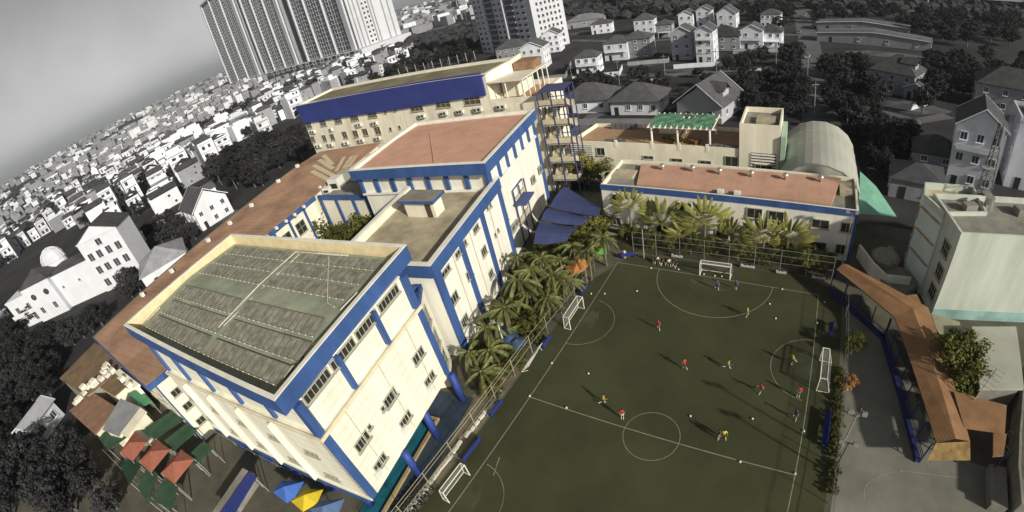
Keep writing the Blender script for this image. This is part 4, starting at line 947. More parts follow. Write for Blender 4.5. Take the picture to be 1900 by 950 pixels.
# people --------------------------------------------------------
SKIN = mat('skin', (.36, .21, .13), .6, .08, 4); HAIR = mat('dark_hair', (.015, .012, .01), .6, .2, 8); SHOE = mat('shoe', (.55, .55, .5), .6, .2, 6)
KIT = {'yellow': mat('yellow_shirt', (.62, .60, .06), .8, .1, 4), 'red': mat('red_shirt', (.50, .035, .035), .8, .1, 4), 'blue': mat('blue_shirt', (.05, .08, .38), .8, .1, 4),
       'dark': mat('dark_shirt', (.03, .03, .035), .8, .2, 4), 'white': mat('white_shirt', (.7, .7, .68), .8, .1, 4), 'orange': mat('orange_shirt', (.55, .25, .12), .8, .1, 4), 'navy': mat('navy_shorts', (.03, .035, .12), .8, .1, 4), 'teal': mat('teal_shirt', (.03, .3, .25), .8, .1, 4)}
def person_mesh(pose, shirt, short, h=1.5, sock='white'):
    """continuous skinned body from a joint skeleton; local +y is forward"""
    k = h/1.7; J = {}; seat = pose == 'sit'
    hipz = .88 if not seat else .16
    lean = {'run': .14, 'run2': .10, 'stand': 0, 'kick': -.06, 'sit': .05, 'wide': .04}[pose]
    J['pel'] = (0, 0, hipz); J['wst'] = (0, lean*.35, hipz+.16); J['chs'] = (0, lean*.9, hipz+.40); J['nck'] = (0, lean*1.2, hipz+.58)
    J['hd0'] = (0, lean*1.35+.01, hipz+.66); J['hd1'] = (0, lean*1.5+.02, hipz+.80)
    legs = {'run': ((.50, -.15, .9), (-.30, -1.25, -.2)), 'run2': ((.35, -.30, .2), (-.45, -.95, 0)), 'stand': ((.05, -.02, 0), (-.03, -.02, 0)), 'kick': ((.75, -.05, 0), (-.1, -.1, 0)), 'sit': ((1.35, -.2, 0), (1.2, -1.9, 0)), 'wide': ((.28, -.12, 0), (-.25, -.35, 0))}[pose]
    sp = {'wide': .16, 'sit': .12}.get(pose, .02)
    for sgn, (a, kn, _) in zip((-1, 1), legs):
        s_ = 'L' if sgn < 0 else 'R'; x = sgn*.10; J['hp'+s_] = (x, 0, hipz-.05)
        K = (x+sgn*sp*.5, sin(a)*.42, hipz-.05-cos(a)*.42); J['kn'+s_] = K
        a2 = a+kn; A = (x+sgn*sp, K[1]+sin(a2)*.41, K[2]-cos(a2)*.41); J['an'+s_] = A; J['to'+s_] = (A[0], A[1]+.17*cos(a2*.6), A[2]-.04-.12*sin(-a2*.4))
    arms = {'run': ((-.6, 1.3), (.6, 1.3)), 'run2': ((-.45, 1.1), (.45, 1.0)), 'stand': ((.05, .2), (-.05, .2)), 'kick': ((-.7, .4), (.5, .6)), 'sit': ((.7, .8), (.6, .9)), 'wide': ((.3, .5), (-.4, .5))}[pose]
    for sgn, (a, e) in zip((-1, 1), arms):
        s_ = 'L' if sgn < 0 else 'R'; S_0 = (sgn*.18, lean*1.05, hipz+.50); J['sh'+s_] = S_0
        out = .08 if pose in ('stand', 'sit') else .14
        E_ = (S_0[0]+sgn*out, S_0[1]+sin(a)*.27, S_0[2]-cos(a)*.27); J['el'+s_] = E_
        a2 = a+e; W_ = (E_[0]+sgn*.02, E_[1]+sin(a2)*.24, E_[2]-cos(a2)*.24); J['wr'+s_] = W_; J['ha'+s_] = (W_[0], W_[1]+sin(a2)*.10, W_[2]-cos(a2)*.10)
    rad = dict(pel=.13, wst=.125, chs=.145, nck=.055, hd0=.085, hd1=.095, hp=.088, kn=.058, an=.042, to=.04, sh=.062, el=.042, wr=.032, ha=.035)
    names = list(J); idx = {n: i for i, n in enumerate(names)}
    E_ = [('pel', 'wst'), ('wst', 'chs'), ('chs', 'nck'), ('nck', 'hd0'), ('hd0', 'hd1')]
    for s_ in 'LR': E_ += [('pel', 'hp'+s_), ('hp'+s_, 'kn'+s_), ('kn'+s_, 'an'+s_), ('an'+s_, 'to'+s_), ('chs', 'sh'+s_), ('sh'+s_, 'el'+s_), ('el'+s_, 'wr'+s_), ('wr'+s_, 'ha'+s_)]
    mn = min(v[2] for v in J.values())-.04
    me = bpy.data.meshes.new('sk'); me.from_pydata([(x*k, y*k, (z-mn)*k) for x, y, z in J.values()], [(idx[a], idx[c]) for a, c in E_], [])
    o = bpy.data.objects.new('sk', me); COL.objects.link(o)
    md = o.modifiers.new('s', 'SKIN'); md.use_smooth_shade = True
    for n, i in idx.items():
        r_ = rad.get(n, rad.get(n[:2])) * k; me.skin_vertices[0].data[i].radius = (r_, r_)
    me.skin_vertices[0].data[idx['pel']].use_root = True
    sb = o.modifiers.new('d', 'SUBSURF'); sb.levels = 1
    dg = bpy.context.evaluated_depsgraph_get(); ev = o.evaluated_get(dg); nm = bpy.data.meshes.new_from_object(ev)
    bpy.data.objects.remove(o)
    nm.materials.clear()
    for q in (SKIN, KIT[shirt], KIT[short], KIT[sock], SHOE): nm.materials.append(q)
    jv = {n: Vector((x*k, y*k, (z-mn)*k)) for n, (x, y, z) in J.items()}
    seg = [(('pel', 'wst'), 1), (('wst', 'chs'), 1), (('chs', 'nck'), 1), (('nck', 'hd0'), 0), (('hd0', 'hd1'), 0)]
    for s_ in 'LR': seg += [(('pel', 'hp'+s_), 2), (('hp'+s_, 'kn'+s_), 2), (('kn'+s_, 'an'+s_), 3), (('an'+s_, 'to'+s_), 4), (('chs', 'sh'+s_), 1), (('sh'+s_, 'el'+s_), 1), (('el'+s_, 'wr'+s_), 0), (('wr'+s_, 'ha'+s_), 0)]
    for pg in nm.polygons:
        c = pg.center; best = None
        for (a, d_), mi in seg:
            A, D = jv[a], jv[d_]; t_ = max(0, min(1, (c-A).dot(D-A)/(D-A).length_squared)); d = (c-(A+(D-A)*t_)).length
            if best is None or d < best[0]: best = (d, mi, t_, a)
        mi = best[1]
        if best[3][:2] == 'hp' and best[2] > .72: mi = 0
        if best[3][:2] == 'sh' and best[2] > .75: mi = 0
        if best[3][:2] == 'kn' and best[2] < .25: mi = 0
        if best[3] == 'pel' and c.z < jv['pel'].z: mi = 2
        pg.material_index = mi; pg.use_smooth = True
    hb = MB(); hd = jv['hd1']
    hb.lathe(hd+Vector((0, -.018*k, .0)), [(.098*k, -.02*k), (.108*k, .03*k), (.095*k, .075*k), (.05*k, .108*k), (.01, .115*k)], 12)
    hm_ = hb.mesh('hair', HAIR, (0, 0, 0), True)
    # face: nose, eyes and ears as one small mesh
    fb = MB(); fb.obox(hd+Vector((-.012*k, .085*k, -.05*k)), (.024*k, 0, 0), (0, .03*k, 0), (0, 0, .045*k))
    out = [('hair', hm_), ('nose', fb.mesh('nose', SKIN))]
    for s_ in (-1, 1): fb = MB(); fb.obox(hd+Vector((s_*.100*k-.01*k, -.02*k, -.05*k)), (.02*k, 0, 0), (0, .04*k, 0), (0, 0, .05*k)); out.append(('ear', fb.mesh('ear', SKIN)))
    for s_ in (-1, 1): eb = MB(); eb.obox(hd+Vector((s_*.035*k-.012*k, .088*k, -.012*k)), (.024*k, 0, 0), (0, .012*k, 0), (0, 0, .014*k)); out.append(('eye', eb.mesh('eye', HAIR)))
    eb = MB(); eb.obox(hd+Vector((-.02*k, .084*k, -.078*k)), (.04*k, 0, 0), (0, .012*k, 0), (0, 0, .01*k)); out.append(('mouth', eb.mesh('mouth', HAIR)))
    return nm, out
_P = {}
def person(u, v, pose, shirt, short, yaw, label, h=1.5, grp=None, z=.03, loc=None):
    k = (pose, shirt, short, h)
    if k not in _P: _P[k] = person_mesh(pose, shirt, short, h)
    nm, out = _P[k]; p = at(u, v) if loc is None else Vector(loc)
    o = bpy.data.objects.new('person', nm); COL.objects.link(o); o.location = (p.x, p.y, z); o.rotation_euler = (0, 0, R(yaw))
    tag(o, label, 'person', grp)
    for n_, me in out:
        c = bpy.data.objects.new(n_, me); COL.objects.link(c); c.parent = o
FG = 'children playing on the pitch'
person(1120, 749, 'run2', 'yellow', 'navy', -60, 'child in yellow bib running near the left of the centre circle', grp=FG)
person(1155, 777, 'stand', 'red', 'white', 200, 'child in red shirt standing just above the centre circle', 1.55, grp=FG)
person(1222, 611, 'wide', 'red', 'dark', 170, 'child in red shirt alone near the left part of the big arc', grp=FG)
person(1270, 685, 'run2', 'red', 'navy', 40, 'child in red shirt running in midfield left of a yellow bib', grp=FG)
person(1349, 684, 'run', 'yellow', 'navy', -90, 'child in yellow bib striding out in midfield', grp=FG)
person(1386, 587, 'wide', 'yellow', 'navy', 120, 'child in yellow bib on the rim of the big arc', grp=FG)
person(1469, 676, 'kick', 'yellow', 'navy', -70, 'child in yellow bib inside the small right arc', 1.55, grp=FG)
person(1411, 728, 'run', 'red', 'dark', 150, 'child in red shirt running outside the small right arc', grp=FG)
person(1480, 737, 'stand', 'red', 'teal', 190, 'child in red shirt with green shorts at the small right arc', 1.6, grp=FG)
person(1474, 777, 'wide', 'navy' if 'navy' in KIT else 'dark', 'dark', 160, 'child in navy kit near the right touchline', grp=FG)
person(1333, 815, 'stand', 'navy', 'white', 120, 'child in navy shirt beside a yellow bib right of centre circle', grp=FG)
person(1342, 814, 'wide', 'yellow', 'dark', 200, 'child in yellow bib beside a navy shirt right of centre circle', grp=FG)
person(1330, 537, 'wide', 'blue', 'dark', 190, 'child in blue shirt in front of the top goal', grp=FG)
person(1365, 537, 'stand', 'blue', 'navy', 170, 'child in blue shirt right of the top goal', grp=FG)
person(1356, 512, 'stand', 'blue', 'red', 180, 'child standing by the right post of the top goal', grp=FG)
for i, (u, v, sh) in enumerate(((1216, 493, 'dark'), (1223, 492, 'white'), (1230, 495, 'dark'), (1236, 496, 'dark'), (1243, 496, 'white'), (1250, 497, 'dark'), (1257, 497, 'dark'))):
    p = at(u, v-6); person(u, v, 'sit', sh, 'dark', 180+20*sin(i*2), ('leftmost', 'second', 'third', 'fourth', 'fifth', 'sixth', 'rightmost')[i]+' of the children sitting in a row left of the top goal', 1.5, 'children sitting behind the goal line', loc=(p.x, 27.3+.3*sin(i*3), 0))
person(1179, 488, 'stand', 'white', 'dark', 190, 'child in white shirt standing at the top left corner of the pitch', 1.5, loc=(-13.3, 27.2, 0))
person(477, 888, 'stand', 'orange', 'dark', 30, 'person in orange shirt in the yard below the near block', 1.6)
person(1590, 775, 'stand', 'dark', 'dark', 30, 'person in dark clothes standing on the court near the lamp post', 1.6)
# blue benches and bins -------------------------------------------
BBL = mat('bench_blue', (.022, .035, .21), .5, .12, 2)
def bench(u, v, L, ang, label):
    p = at(u, v); t = thing('bench', label, 'bench', (p.x, p.y, .012)); c, s = cos(ang), sin(ang)
    b = MB(); b.box(p.x, p.y, .42, L, .42, .07, ang); b.build('seat', BBL, t)
    b = MB(); b.box(p.x-s*.24*-1, p.y+c*.24*-1, .492, L, .06, .5, ang); b.build('backrest', BBL, t)
    for k in (-.42, .42): b = MB(); b.box(p.x+c*k*L, p.y+s*k*L, .02, .08, .4, .398, ang); b.build('leg', BBL, t)
bench(921, 762, 2.2, R(88), 'bright blue bench at the left fence beside the halfway line')
bench(1013, 640, 1.8, R(88), 'blue bench by the left fence below the side goal')
bench(876, 838, 3.0, R(88), 'long blue bench beside the bottom left goal')
bench(1082, 543, 1.6, R(85), 'blue bench just above the left side goal')
bench(1530, 800, 4.0, R(90), 'long blue bench by the right fence below the side goal')
bench(1540, 612, 1.8, R(90), 'short blue bench by the right fence above the side goal')
bench(1165, 478, 2.0, R(30), 'blue bench at the top left corner of the pitch')
# white blocks edging the path
WBK = mat('white_block_paint', (.74, .73, .66), .8, .1, 2); wb_ = MB(); wb_.box(0, 0, 0, .3, .75, .3); WBM = wb_.mesh('kerb_block', WBK)
for i, (u, v) in enumerate(((925, 728), (917, 742), (911, 752), (902, 762), (894, 773), (885, 785), (877, 796), (868, 806), (853, 823), (846, 834), (838, 842), (836, 848), (829, 856), (823, 863), (819, 868), (814, 875), (809, 882), (803, 890), (795, 902), (790, 906))):
    p = at(u, v+2); o = bpy.data.objects.new('kerb_block', WBM); COL.objects.link(o); o.location = (p.x, p.y, .012); o.rotation_euler = (0, 0, R(random.uniform(-8, 8)))
    tag(o, 'small white-painted block in the row edging the path beside the left fence', 'kerb block', 'white blocks edging the path')
# floodlight posts
def lamp_post(base, h, label, heads=2, m_=None):
    m_ = m_ or STEEL; t = thing('floodlight_post', label, 'floodlight', (*base, 0))
    b = MB(); b.tube((*base, 0), (*base, h), .10, 8, .06); b.build('pole', m_, t)
    b = MB(); b.tube((base[0]-.7, base[1], h-.05), (base[0]+.7, base[1], h-.05), .05, 5); b.build('crossarm', m_, t)
    for k in range(heads):
        x = base[0]-.6+1.2*k/max(1, heads-1); b = MB(); b.obox((x-.25, base[1]-.3, h+.02), (.45, 0, 0), (0, .32, -.15), (0, .08, .4)); b.build('lamp_head', CONCG, t)
lamp_post(at2(1553, 845), 6.6, 'floodlight post standing on the court beside the right fence', 2)
lamp_post(at2(1544, 880), 5.2, 'shorter dark post by the right fence at the bottom of the court', 2, mat('dark_steel', (.10, .10, .10), .6, .2, 3))
lamp_post(at2(940, 653), 4.9, 'white floodlight post among the palms beside the blue umbrellas', 2, WMETAL)
lamp_post(at2(1560, 500), 8.8, 'tall grey floodlight post at the right corner of the white block', 2)
lamp_post(at2(1195, 480), 5.4, 'grey floodlight post at the top left corner of the goal fence', 2)
# antenna on the right wall
p = at(1805, 745, 3.4)
t = thing('antenna', 'thin aerial pole with rods rising above the terracotta side roof', 'antenna', (p.x, p.y, 3.2)); b = MB(); b.tube((p.x, p.y, 3.2), (p.x+1.0, p.y+1.1, 7.0), .05, 5); b.build('pole', STEEL, t)
b = MB()
for k in range(5): b.tube((p.x+1.0-.14*k-.8, p.y+1.1-.15*k+.5, 7.0-.45*k), (p.x+1.0-.14*k+.8, p.y+1.1-.15*k-.5, 7.0-.45*k), .025, 4)
b.build('rods', STEEL, t)
# white folded goal frames / banners at left fence
p = at(985, 665); b = MB()
for k in range(4): a = at(968+4*k, 690-3*k, .3); c = at(1000+2*k, 642-2*k, 1.2+.15*k); b.tube(a, c, .03, 5)
b.tube(at(968, 690, .3), at(980, 687, .3), .03, 5); b.tube(at(1000, 642, 1.2), at(1006, 650, .4), .03, 5)
o = b.build('folded_frame', WMETAL, None, loc=(p.x, p.y, 0)); tag(o, 'white folded training frames leaning on the left fence among the shrubs', 'frame')
p = at(1112, 482); b = MB(); b.obox((p.x-1.2, p.y+.4, .3), (1.9, 1.0, 0), (.05, -.1, 0), (0, 0, 1.1)); o = b.build('banner', mat('green_banner', (.10, .34, .06), .7, .25, 2), None, loc=(p.x, p.y, .3)); tag(o, 'small green banner on the fence at the top left corner', 'banner')
# ================================================================ VEGETATION
def in_poly(x, y, P):
    c = False; n = len(P)
    for i in range(n):
        (x0, y0), (x1, y1) = P[i], P[i-1]
        if (y0 > y) != (y1 > y) and x < (x1-x0)*(y-y0)/(y1-y0)+x0: c = not c
    return c
def crown_mesh(name, m_, w_, h_, z0, clumps, leaves, leaf, seed, squash=1.0):
    rd_ = random.Random(seed); b = MB()
    for k in range(clumps):
        while True:
            x, y, z = (rd_.uniform(-1, 1) for _ in range(3))
            r = x*x+y*y+z*z
            if r < 1 and (r > .22 or rd_.random() < .3): break
        z = max(z, -.62); lop = 1+.28*sin(3*atan2(y, x)+seed)
        c = Vector((x*w_*lop, y*w_*lop, z0+h_*(.5+.5*z))); cr = w_*rd_.uniform(.20, .36)
        for _ in range(leaves):
            d = Vector((rd_.gauss(0, 1), rd_.gauss(0, 1), rd_.gauss(.25, .8)))
            d = d/max(.4, d.length)*cr*rd_.uniform(.5, 1.05); p = c+Vector((d.x, d.y, d.z*.75))
            n = (d.normalized()+Vector((rd_.gauss(0, .5), rd_.gauss(0, .5), rd_.gauss(.4, .5)))).normalized()
            a = n.orthogonal().normalized(); a = Matrix.Rotation(rd_.random()*6.28, 3, n)@a; e = n.cross(a); s = leaf*rd_.uniform(.6, 1.25)
            b.face([p-a*s*.5, p+e*s*.32, p+a*s*.5, p-e*s*.32])
    return b.mesh(name, m_)
def trunk_mesh(name, m_, h_, r, spread, seed, n=5):
    rd_ = random.Random(seed); b = MB(); b.tube((0, 0, 0), (0, 0, h_*.5), r, 7, r*.75)
    for i in range(n):
        a = 2*pi*i/n+rd_.random(); l = spread*rd_.uniform(.5, .9); q = Vector((cos(a)*l, sin(a)*l, h_*rd_.uniform(.75, 1.0)))
        s = Vector((0, 0, h_*rd_.uniform(.38, .5))); mid_ = s.lerp(q, .5)+Vector((0, 0, h_*.06)); b.tube(s, mid_, r*.5, 5, r*.35); b.tube(mid_, q, r*.35, 5, r*.12)
    return b.mesh(name, m_)
TREES = {}
def proto(key, name, leafm, barkm, w_, h_, z0, cl, lv, leaf, seed):
    TREES[key] = (name, trunk_mesh('trunk', barkm, z0+h_*.6, .06*w_+.06, w_*.8, seed), crown_mesh('crown', leafm, w_, h_, z0, cl, lv, leaf, seed))
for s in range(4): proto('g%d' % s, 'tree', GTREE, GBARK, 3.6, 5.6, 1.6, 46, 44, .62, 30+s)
proto('gt', 'tree', GTREE, GBARK, 3.0, 9.0, 2.5, 48, 46, .6, 40)
for s in range(2): proto('b%d' % s, 'shrub', GTREE, GBARK, 1.8, 2.4, .2, 22, 34, .42, 50+s)
for s in range(3): proto('n%d' % s, 'tree', GRTREE, BARK, 2.2, 3.4, 1.2, 44, 60, .30, 60+s)
for s in range(2): proto('s%d' % s, 'shrub', GRTREE, BARK, 1.0, 1.3, .1, 24, 40, .22, 70+s)
proto('y0', 'tree', YTREE, BARK, 2.0, 3.6, .8, 46, 60, .28, 80)
proto('o0', 'shrub', mat('orange_blossom', (.34, .17, .05), .8, .35, 1), BARK, .9, 1.0, .1, 24, 40, .2, 81)
def tree(key, x, y, sc, label, group=None, rot=None, z=0.0):
    name, tm, cm = TREES[key]; s = sc if hasattr(sc, '__len__') else (sc, sc, sc)
    t = thing(name, label, 'tree' if name == 'tree' else 'shrub', (x, y, z), group, random.uniform(0, 6.28) if rot is None else rot)
    t.scale = s
    for nm, me in (('trunk', tm), ('crown', cm)):
        o = bpy.data.objects.new(nm, me); COL.objects.link(o); o.parent = t
    return t
BLOCK = []      # (x, y, r) footprints trees and houses keep clear of
# coconut palm ---------------------------------------------------
def frond_mesh(L, droop, seed, m_, leaflets=20, wid=.75):
    rd_ = random.Random(seed); b = MB(); N = 9; pts = []
    for i in range(N+1):
        t = i/N; pts.append(Vector((L*t*(1-.12*t*t), 0, L*(.42*t-droop*t*t))))
    for i in range(N): b.tube(pts[i], pts[i+1], .05*(1-i/N)+.012, 4, .05*(1-(i+1)/N)+.012, caps=False)
    for k in range(leaflets):
        t = .12+.86*k/leaflets; i = min(N-1, int(t*N)); p = pts[i].lerp(pts[i+1], t*N-i); d = (pts[i+1]-pts[i]).normalized()
        l = wid*sin(pi*min(1, .15+.85*t))**.7*rd_.uniform(.85, 1.1)+.15
        for s in (-1, 1):
            side = Vector((0, s, 0)); tip = p+d*l*.6+side*l*.62+Vector((0, 0, -.62*l*rd_.uniform(.6, 1.2))); w_ = d*.062
            b.face([p-w_, p+w_, tip+w_*.3, tip-w_*.3])
    return b.mesh('frond', m_)
FROND = [frond_mesh(3.9, .66, 1, PALMG, 30, .62), frond_mesh(3.5, 1.0, 2, PALMG, 30, .6), frond_mesh(3.2, .25, 3, PALMG, 26, .55)]
_pt = MB(); _pt.path([(0, 0, 0), (.08, 0, 1.2), (.12, .02, 2.4), (.1, 0, 3.6)], .15, 8); PTR = _pt.mesh('trunk', BARK)
_pc = MB(); _pc.lathe((.1, 0, 3.45), [(.05, 0), (.18, .05), (.2, .2), (.08, .34)], 8); PNUT = _pc.mesh('coconut_cluster', mat('coconut', (.22, .15, .05), .7, .3, 4))
def palm(x, y, h, sc, label, nf=15, seed=0):
    rd_ = random.Random(seed+5); t = thing('coconut_palm', label, 'palm tree', (x, y, 0), 'coconut palms in the garden beside the pitch', rd_.random()*6)
    t.rotation_euler = (rd_.uniform(-.11, .11), rd_.uniform(-.11, .11), rd_.random()*6)
    o = bpy.data.objects.new('trunk', PTR); COL.objects.link(o); o.parent = t; o.scale = (1, 1, h/3.6)
    o = bpy.data.objects.new('coconut_cluster', PNUT); COL.objects.link(o); o.parent = t; o.location = (0, 0, h-3.6)
    for i in range(nf):
        o = bpy.data.objects.new('frond', FROND[(0, 1, 0, 2, 1)[i % 5]]); COL.objects.link(o); o.parent = t
        o.location = (.1, 0, h+.05); o.rotation_euler = (rd_.uniform(-.2, .2), rd_.uniform(-.15, .2), i*2.399+rd_.uniform(-.35, .35)); k_ = sc*rd_.uniform(.7, 1.12); o.scale = (k_, k_*rd_.uniform(.6, 1.0), k_*rd_.uniform(.7, 1.3))
    return t
# traveller's (fan) palm -------------------------------------------
def fan_leaf_mesh(L, seed):
    rd_ = random.Random(seed); b = MB(); st = L*.45; b.tube((0, 0, 0), (st, 0, .0), .045, 4, .03, caps=False); N = 7
    def c(t): return Vector((st+(L-st)*t, 0, -.16*L*t*t))
    for i in range(N):
        t0, t1 = i/N, (i+1)/N
        for s in (-1, 1):
            w0 = .23*sin(pi*(.12+.86*t0))**.6; w1 = .23*sin(pi*(.12+.86*t1))**.6*rd_.uniform(.9, 1.1) if i < N-1 else .03
            b.face([c(t0), c(t1), c(t1)+Vector((-.04, s*w1, -.12*w1)), c(t0)+Vector((-.04, s*w0, -.12*w0))])
    return b.mesh('leaf', FANG)
FLEAF = [fan_leaf_mesh(3.3, 5), fan_leaf_mesh(2.9, 6)]
_ft = MB(); _ft.tube((0, 0, 0), (0, 0, 2.6), .2, 8, .16); FTR = _ft.mesh('trunk', BARK)
def fan_palm(x, y, h, sc, yaw, label, seed=0, n=19):
    rd_ = random.Random(seed+9); t = thing('fan_palm', label, 'palm tree', (x, y, 0), 'fan palms in front of the white block', yaw)
    o = bpy.data.objects.new('trunk', FTR); COL.objects.link(o); o.parent = t; o.scale = (1, 1, h/2.6)
    for i in range(n):
        a = R(-28+236*i/(n-1)); o = bpy.data.objects.new('leaf', FLEAF[i % 2]); COL.objects.link(o); o.parent = t
        o.rotation_mode = 'XYZ'; mm_ = Matrix.Rotation(-a, 4, 'Y')@Matrix.Rotation(pi/2+rd_.uniform(-.35, .35), 4, 'X')
        tilt = Matrix.Rotation(rd_.uniform(-.18, .18), 4, 'X'); o.matrix_local = Matrix.Translation((0, 0, h))@tilt@mm_@Matrix.Scale(sc*rd_.uniform(.85, 1.1), 4)
    return t
def on_wall_plane(u, v, y): d = ray(u, v); t = (y-CAM.y)/d.y; return CAM+d*t
for i, (u, v, yw, sc, lb) in enumerate(((1168, 388, 10, .95, 'leftmost fan palm below the blue-banded wall, short and half in shade'), (1228, 418, -8, 1.3, 'large fan palm second from left with wide bright fronds'), (1308, 418, 14, 1.3, 'large fan palm just left of centre of the white block'),
        (1358, 440, -30, .95, 'smaller darker fan palm between two big ones in front of the white block'), (1417, 448, 6, 1.2, 'tall fan palm right of the top goal with yellow-edged fronds'), (1462, 448, -18, 1.15, 'rightmost big fan palm leaning toward the bare end of the white block'), (1268, 440, 30, .9, 'low fan palm between the two large fan palms on the left'))):
    P = on_wall_plane(u, v, 32.0); fan_palm(P.x, P.y, max(1.9, P.z+.2), sc*1.08, R(yw), lb, i)
random.seed(21)
for i in range(26):
    x = -14.5+29*i/25+random.uniform(-.4, .4); y = random.uniform(30.6, 32.6)
    tree(('n0', 'n1', 's0', 's1', 'n2')[i % 5], x, y, random.uniform(.42, .66) if i % 5 in (0, 1, 4) else random.uniform(.8, 1.3), 'leafy green shrub or small tree in the planted strip before the white block', 'shrubs along the white block')
tree('n1', *on_wall_plane(1500, 480, 31.0)[:2], .8, 'dense dark small tree at right end of the planted strip')
# palm garden left of the pitch
for i, (u, v, h, sc, lb) in enumerate(((938, 566, 4.6, 1.15, 'big coconut palm with broad spreading crown nearest the near blocks'), (905, 650, 3.4, .95, 'low coconut palm just above the left fence and brown path'), (1022, 512, 4.0, .95, 'coconut palm left of the side goal with orange shelter behind'),
        (985, 505, 4.6, 1.0, 'coconut palm in the middle of the garden beside the middle block'), (1062, 458, 4.4, .85, 'coconut palm near the lowest navy sail'), (1010, 555, 3.4, .9, 'coconut palm directly left of the side goal'), (962, 480, 4.4, .85, 'coconut palm close to the far corner of the middle block'),
        (890, 690, 2.6, .8, 'smallest coconut palm at the bottom end of the palm garden'), (1040, 482, 3.6, .8, 'coconut palm in front of the orange play shelter'), (980, 540, 3.4, .9, 'coconut palm between the big palm and the side goal'), (1090, 470, 4.6, .85, 'coconut palm nearest the green banner at the far corner'), (1120, 440, 5.0, .8, 'coconut palm in front of the left end of the white block'), (955, 525, 4.8, .9, 'coconut palm rising close against the middle block wall'), (1048, 520, 3.6, .85, 'coconut palm between the orange shelter and the pitch fence'), (900, 610, 4.2, .85, 'coconut palm standing against the corner of the middle block'), (1005, 475, 5.0, .85, 'tall thin coconut palm below the lowest navy sail'), (868, 655, 3.2, .7, 'small coconut palm at the foot of the stair tower'), (935, 620, 2.2, .7, 'short palm beside the blue umbrellas'))):
    P = at(u, v, h); palm(P.x+random.uniform(-.2, .2), P.y, h, sc*random.uniform(.85, 1.1), lb, (13, 11, 12, 14)[i % 4], i)
GG = 'bushes in the palm garden'
random.seed(5)
gp = [(1085, 545), (1050, 590), (1005, 645), (960, 700), (925, 740), (905, 720), (880, 680), (900, 640), (950, 560), (960, 500), (1000, 470), (1060, 440), (1110, 420), (1140, 460), (1100, 520)]
n_ = 0; pl_ = []
for _ in range(4000):
    u, v = random.uniform(870, 1145), random.uniform(415, 750)
    if not in_poly(u, v, gp): continue
    p = at(u, v)
    if any((p.x-x)**2+(p.y-y)**2 < 1.15**2 for x, y in pl_) or p.x > -17.5: continue
    pl_.append((p.x, p.y)); n_ += 1
    k = random.choice(('s0', 's1', 's0', 'n0', 'n2', 's1'))
    tree(k, p.x, p.y, random.uniform(.7, 1.2) if k[0] == 's' else random.uniform(.4, .62), 'green leafy bush in the palm garden left of the pitch', GG)
    if n_ > 90: break
for i, (u, v, k, s) in enumerate(((1100, 440, 'y0', .95), (1085, 425, 'n0', .9), (1120, 432, 'n1', .8), (1070, 445, 'y0', .8))):
    p = at(u, v); tree(k, p.x, p.y, s, ('yellowish broad tree beside the lowest navy sail', 'green tree left of the white block by the navy sails', 'green tree at the left corner of the white block', 'yellowish tree between navy sails and coconut palms')[i])
p = at(1098, 330); tree('y0', p.x+.5, p.y-3, (1.55, 1.5, 1.5), 'large yellow-green tree in front of the striped louvre wall')
p = at(1118, 335); tree('n0', p.x+1, p.y-3, 1.2, 'green tree leaning on the yellow-green one by the louvre wall')
# hedge along the left fence
for i in range(16):
    p = at(912+9.5*i, 735-12.2*i+3*sin(i)); k = 'o0' if i in (1, 2, 3, 4) else 's%d' % (i % 2)
    tree(k, p.x-.5, p.y, random.uniform(.75, 1.0), 'orange-leaved bush climbing the left fence' if k == 'o0' else 'green creeper bush on the left pitch fence', 'creepers on the left fence')
# trees of the east side
for i, (u, v, k, s, lb) in enumerate(((1577, 655, 'n1', .62, 'small yellow-green tree at the court fence right of the side goal'), (1757, 715, 'n0', 1.35, 'bushy green tree beside the walkway roof'), (1752, 690, 'n2', 1.1, 'second crown of green behind the bushy walkway tree'), (1775, 735, 'n1', .9, 'small green tree at the lower edge of the bushy pair by the shed'),
        (1568, 715, 'o0', 1.2, 'yellow-brown bush at the court fence below the small tree'), (1893, 735, 'b0', .9, 'dark shrub with pale tips at the far right edge'))):
    p = at(u, v); tree(k, p.x, p.y, s, lb)
for i in range(14):
    p = at(1552-1.3*i, 690+17*i); tree('s%d' % (i % 2), p.x+.4, p.y, random.uniform(.4, .7), 'low dry hedge plant along the court side of the right fence', 'hedge along the court fence')
# courtyard plants
for i, (u, v, k, s) in enumerate(((572, 405, 'n0', 2.2), (600, 420, 'n1', 2.0), (588, 392, 'y0', 1.8), (640, 425, 'n2', 1.5), (690, 420, 'n0', 2.0), (668, 428, 'n1', 1.7))):
    p = at(u, v, 6.0); tree(k, p.x, p.y, s, ('tallest courtyard tree against the windowed courtyard wall', 'courtyard tree right behind the near roof edge', 'yellowish courtyard tree near the wall corner', 'small courtyard tree behind the near roof edge', 'dark courtyard tree beside the middle block parapet', 'low courtyard tree in shade of the middle block')[i], z=0)
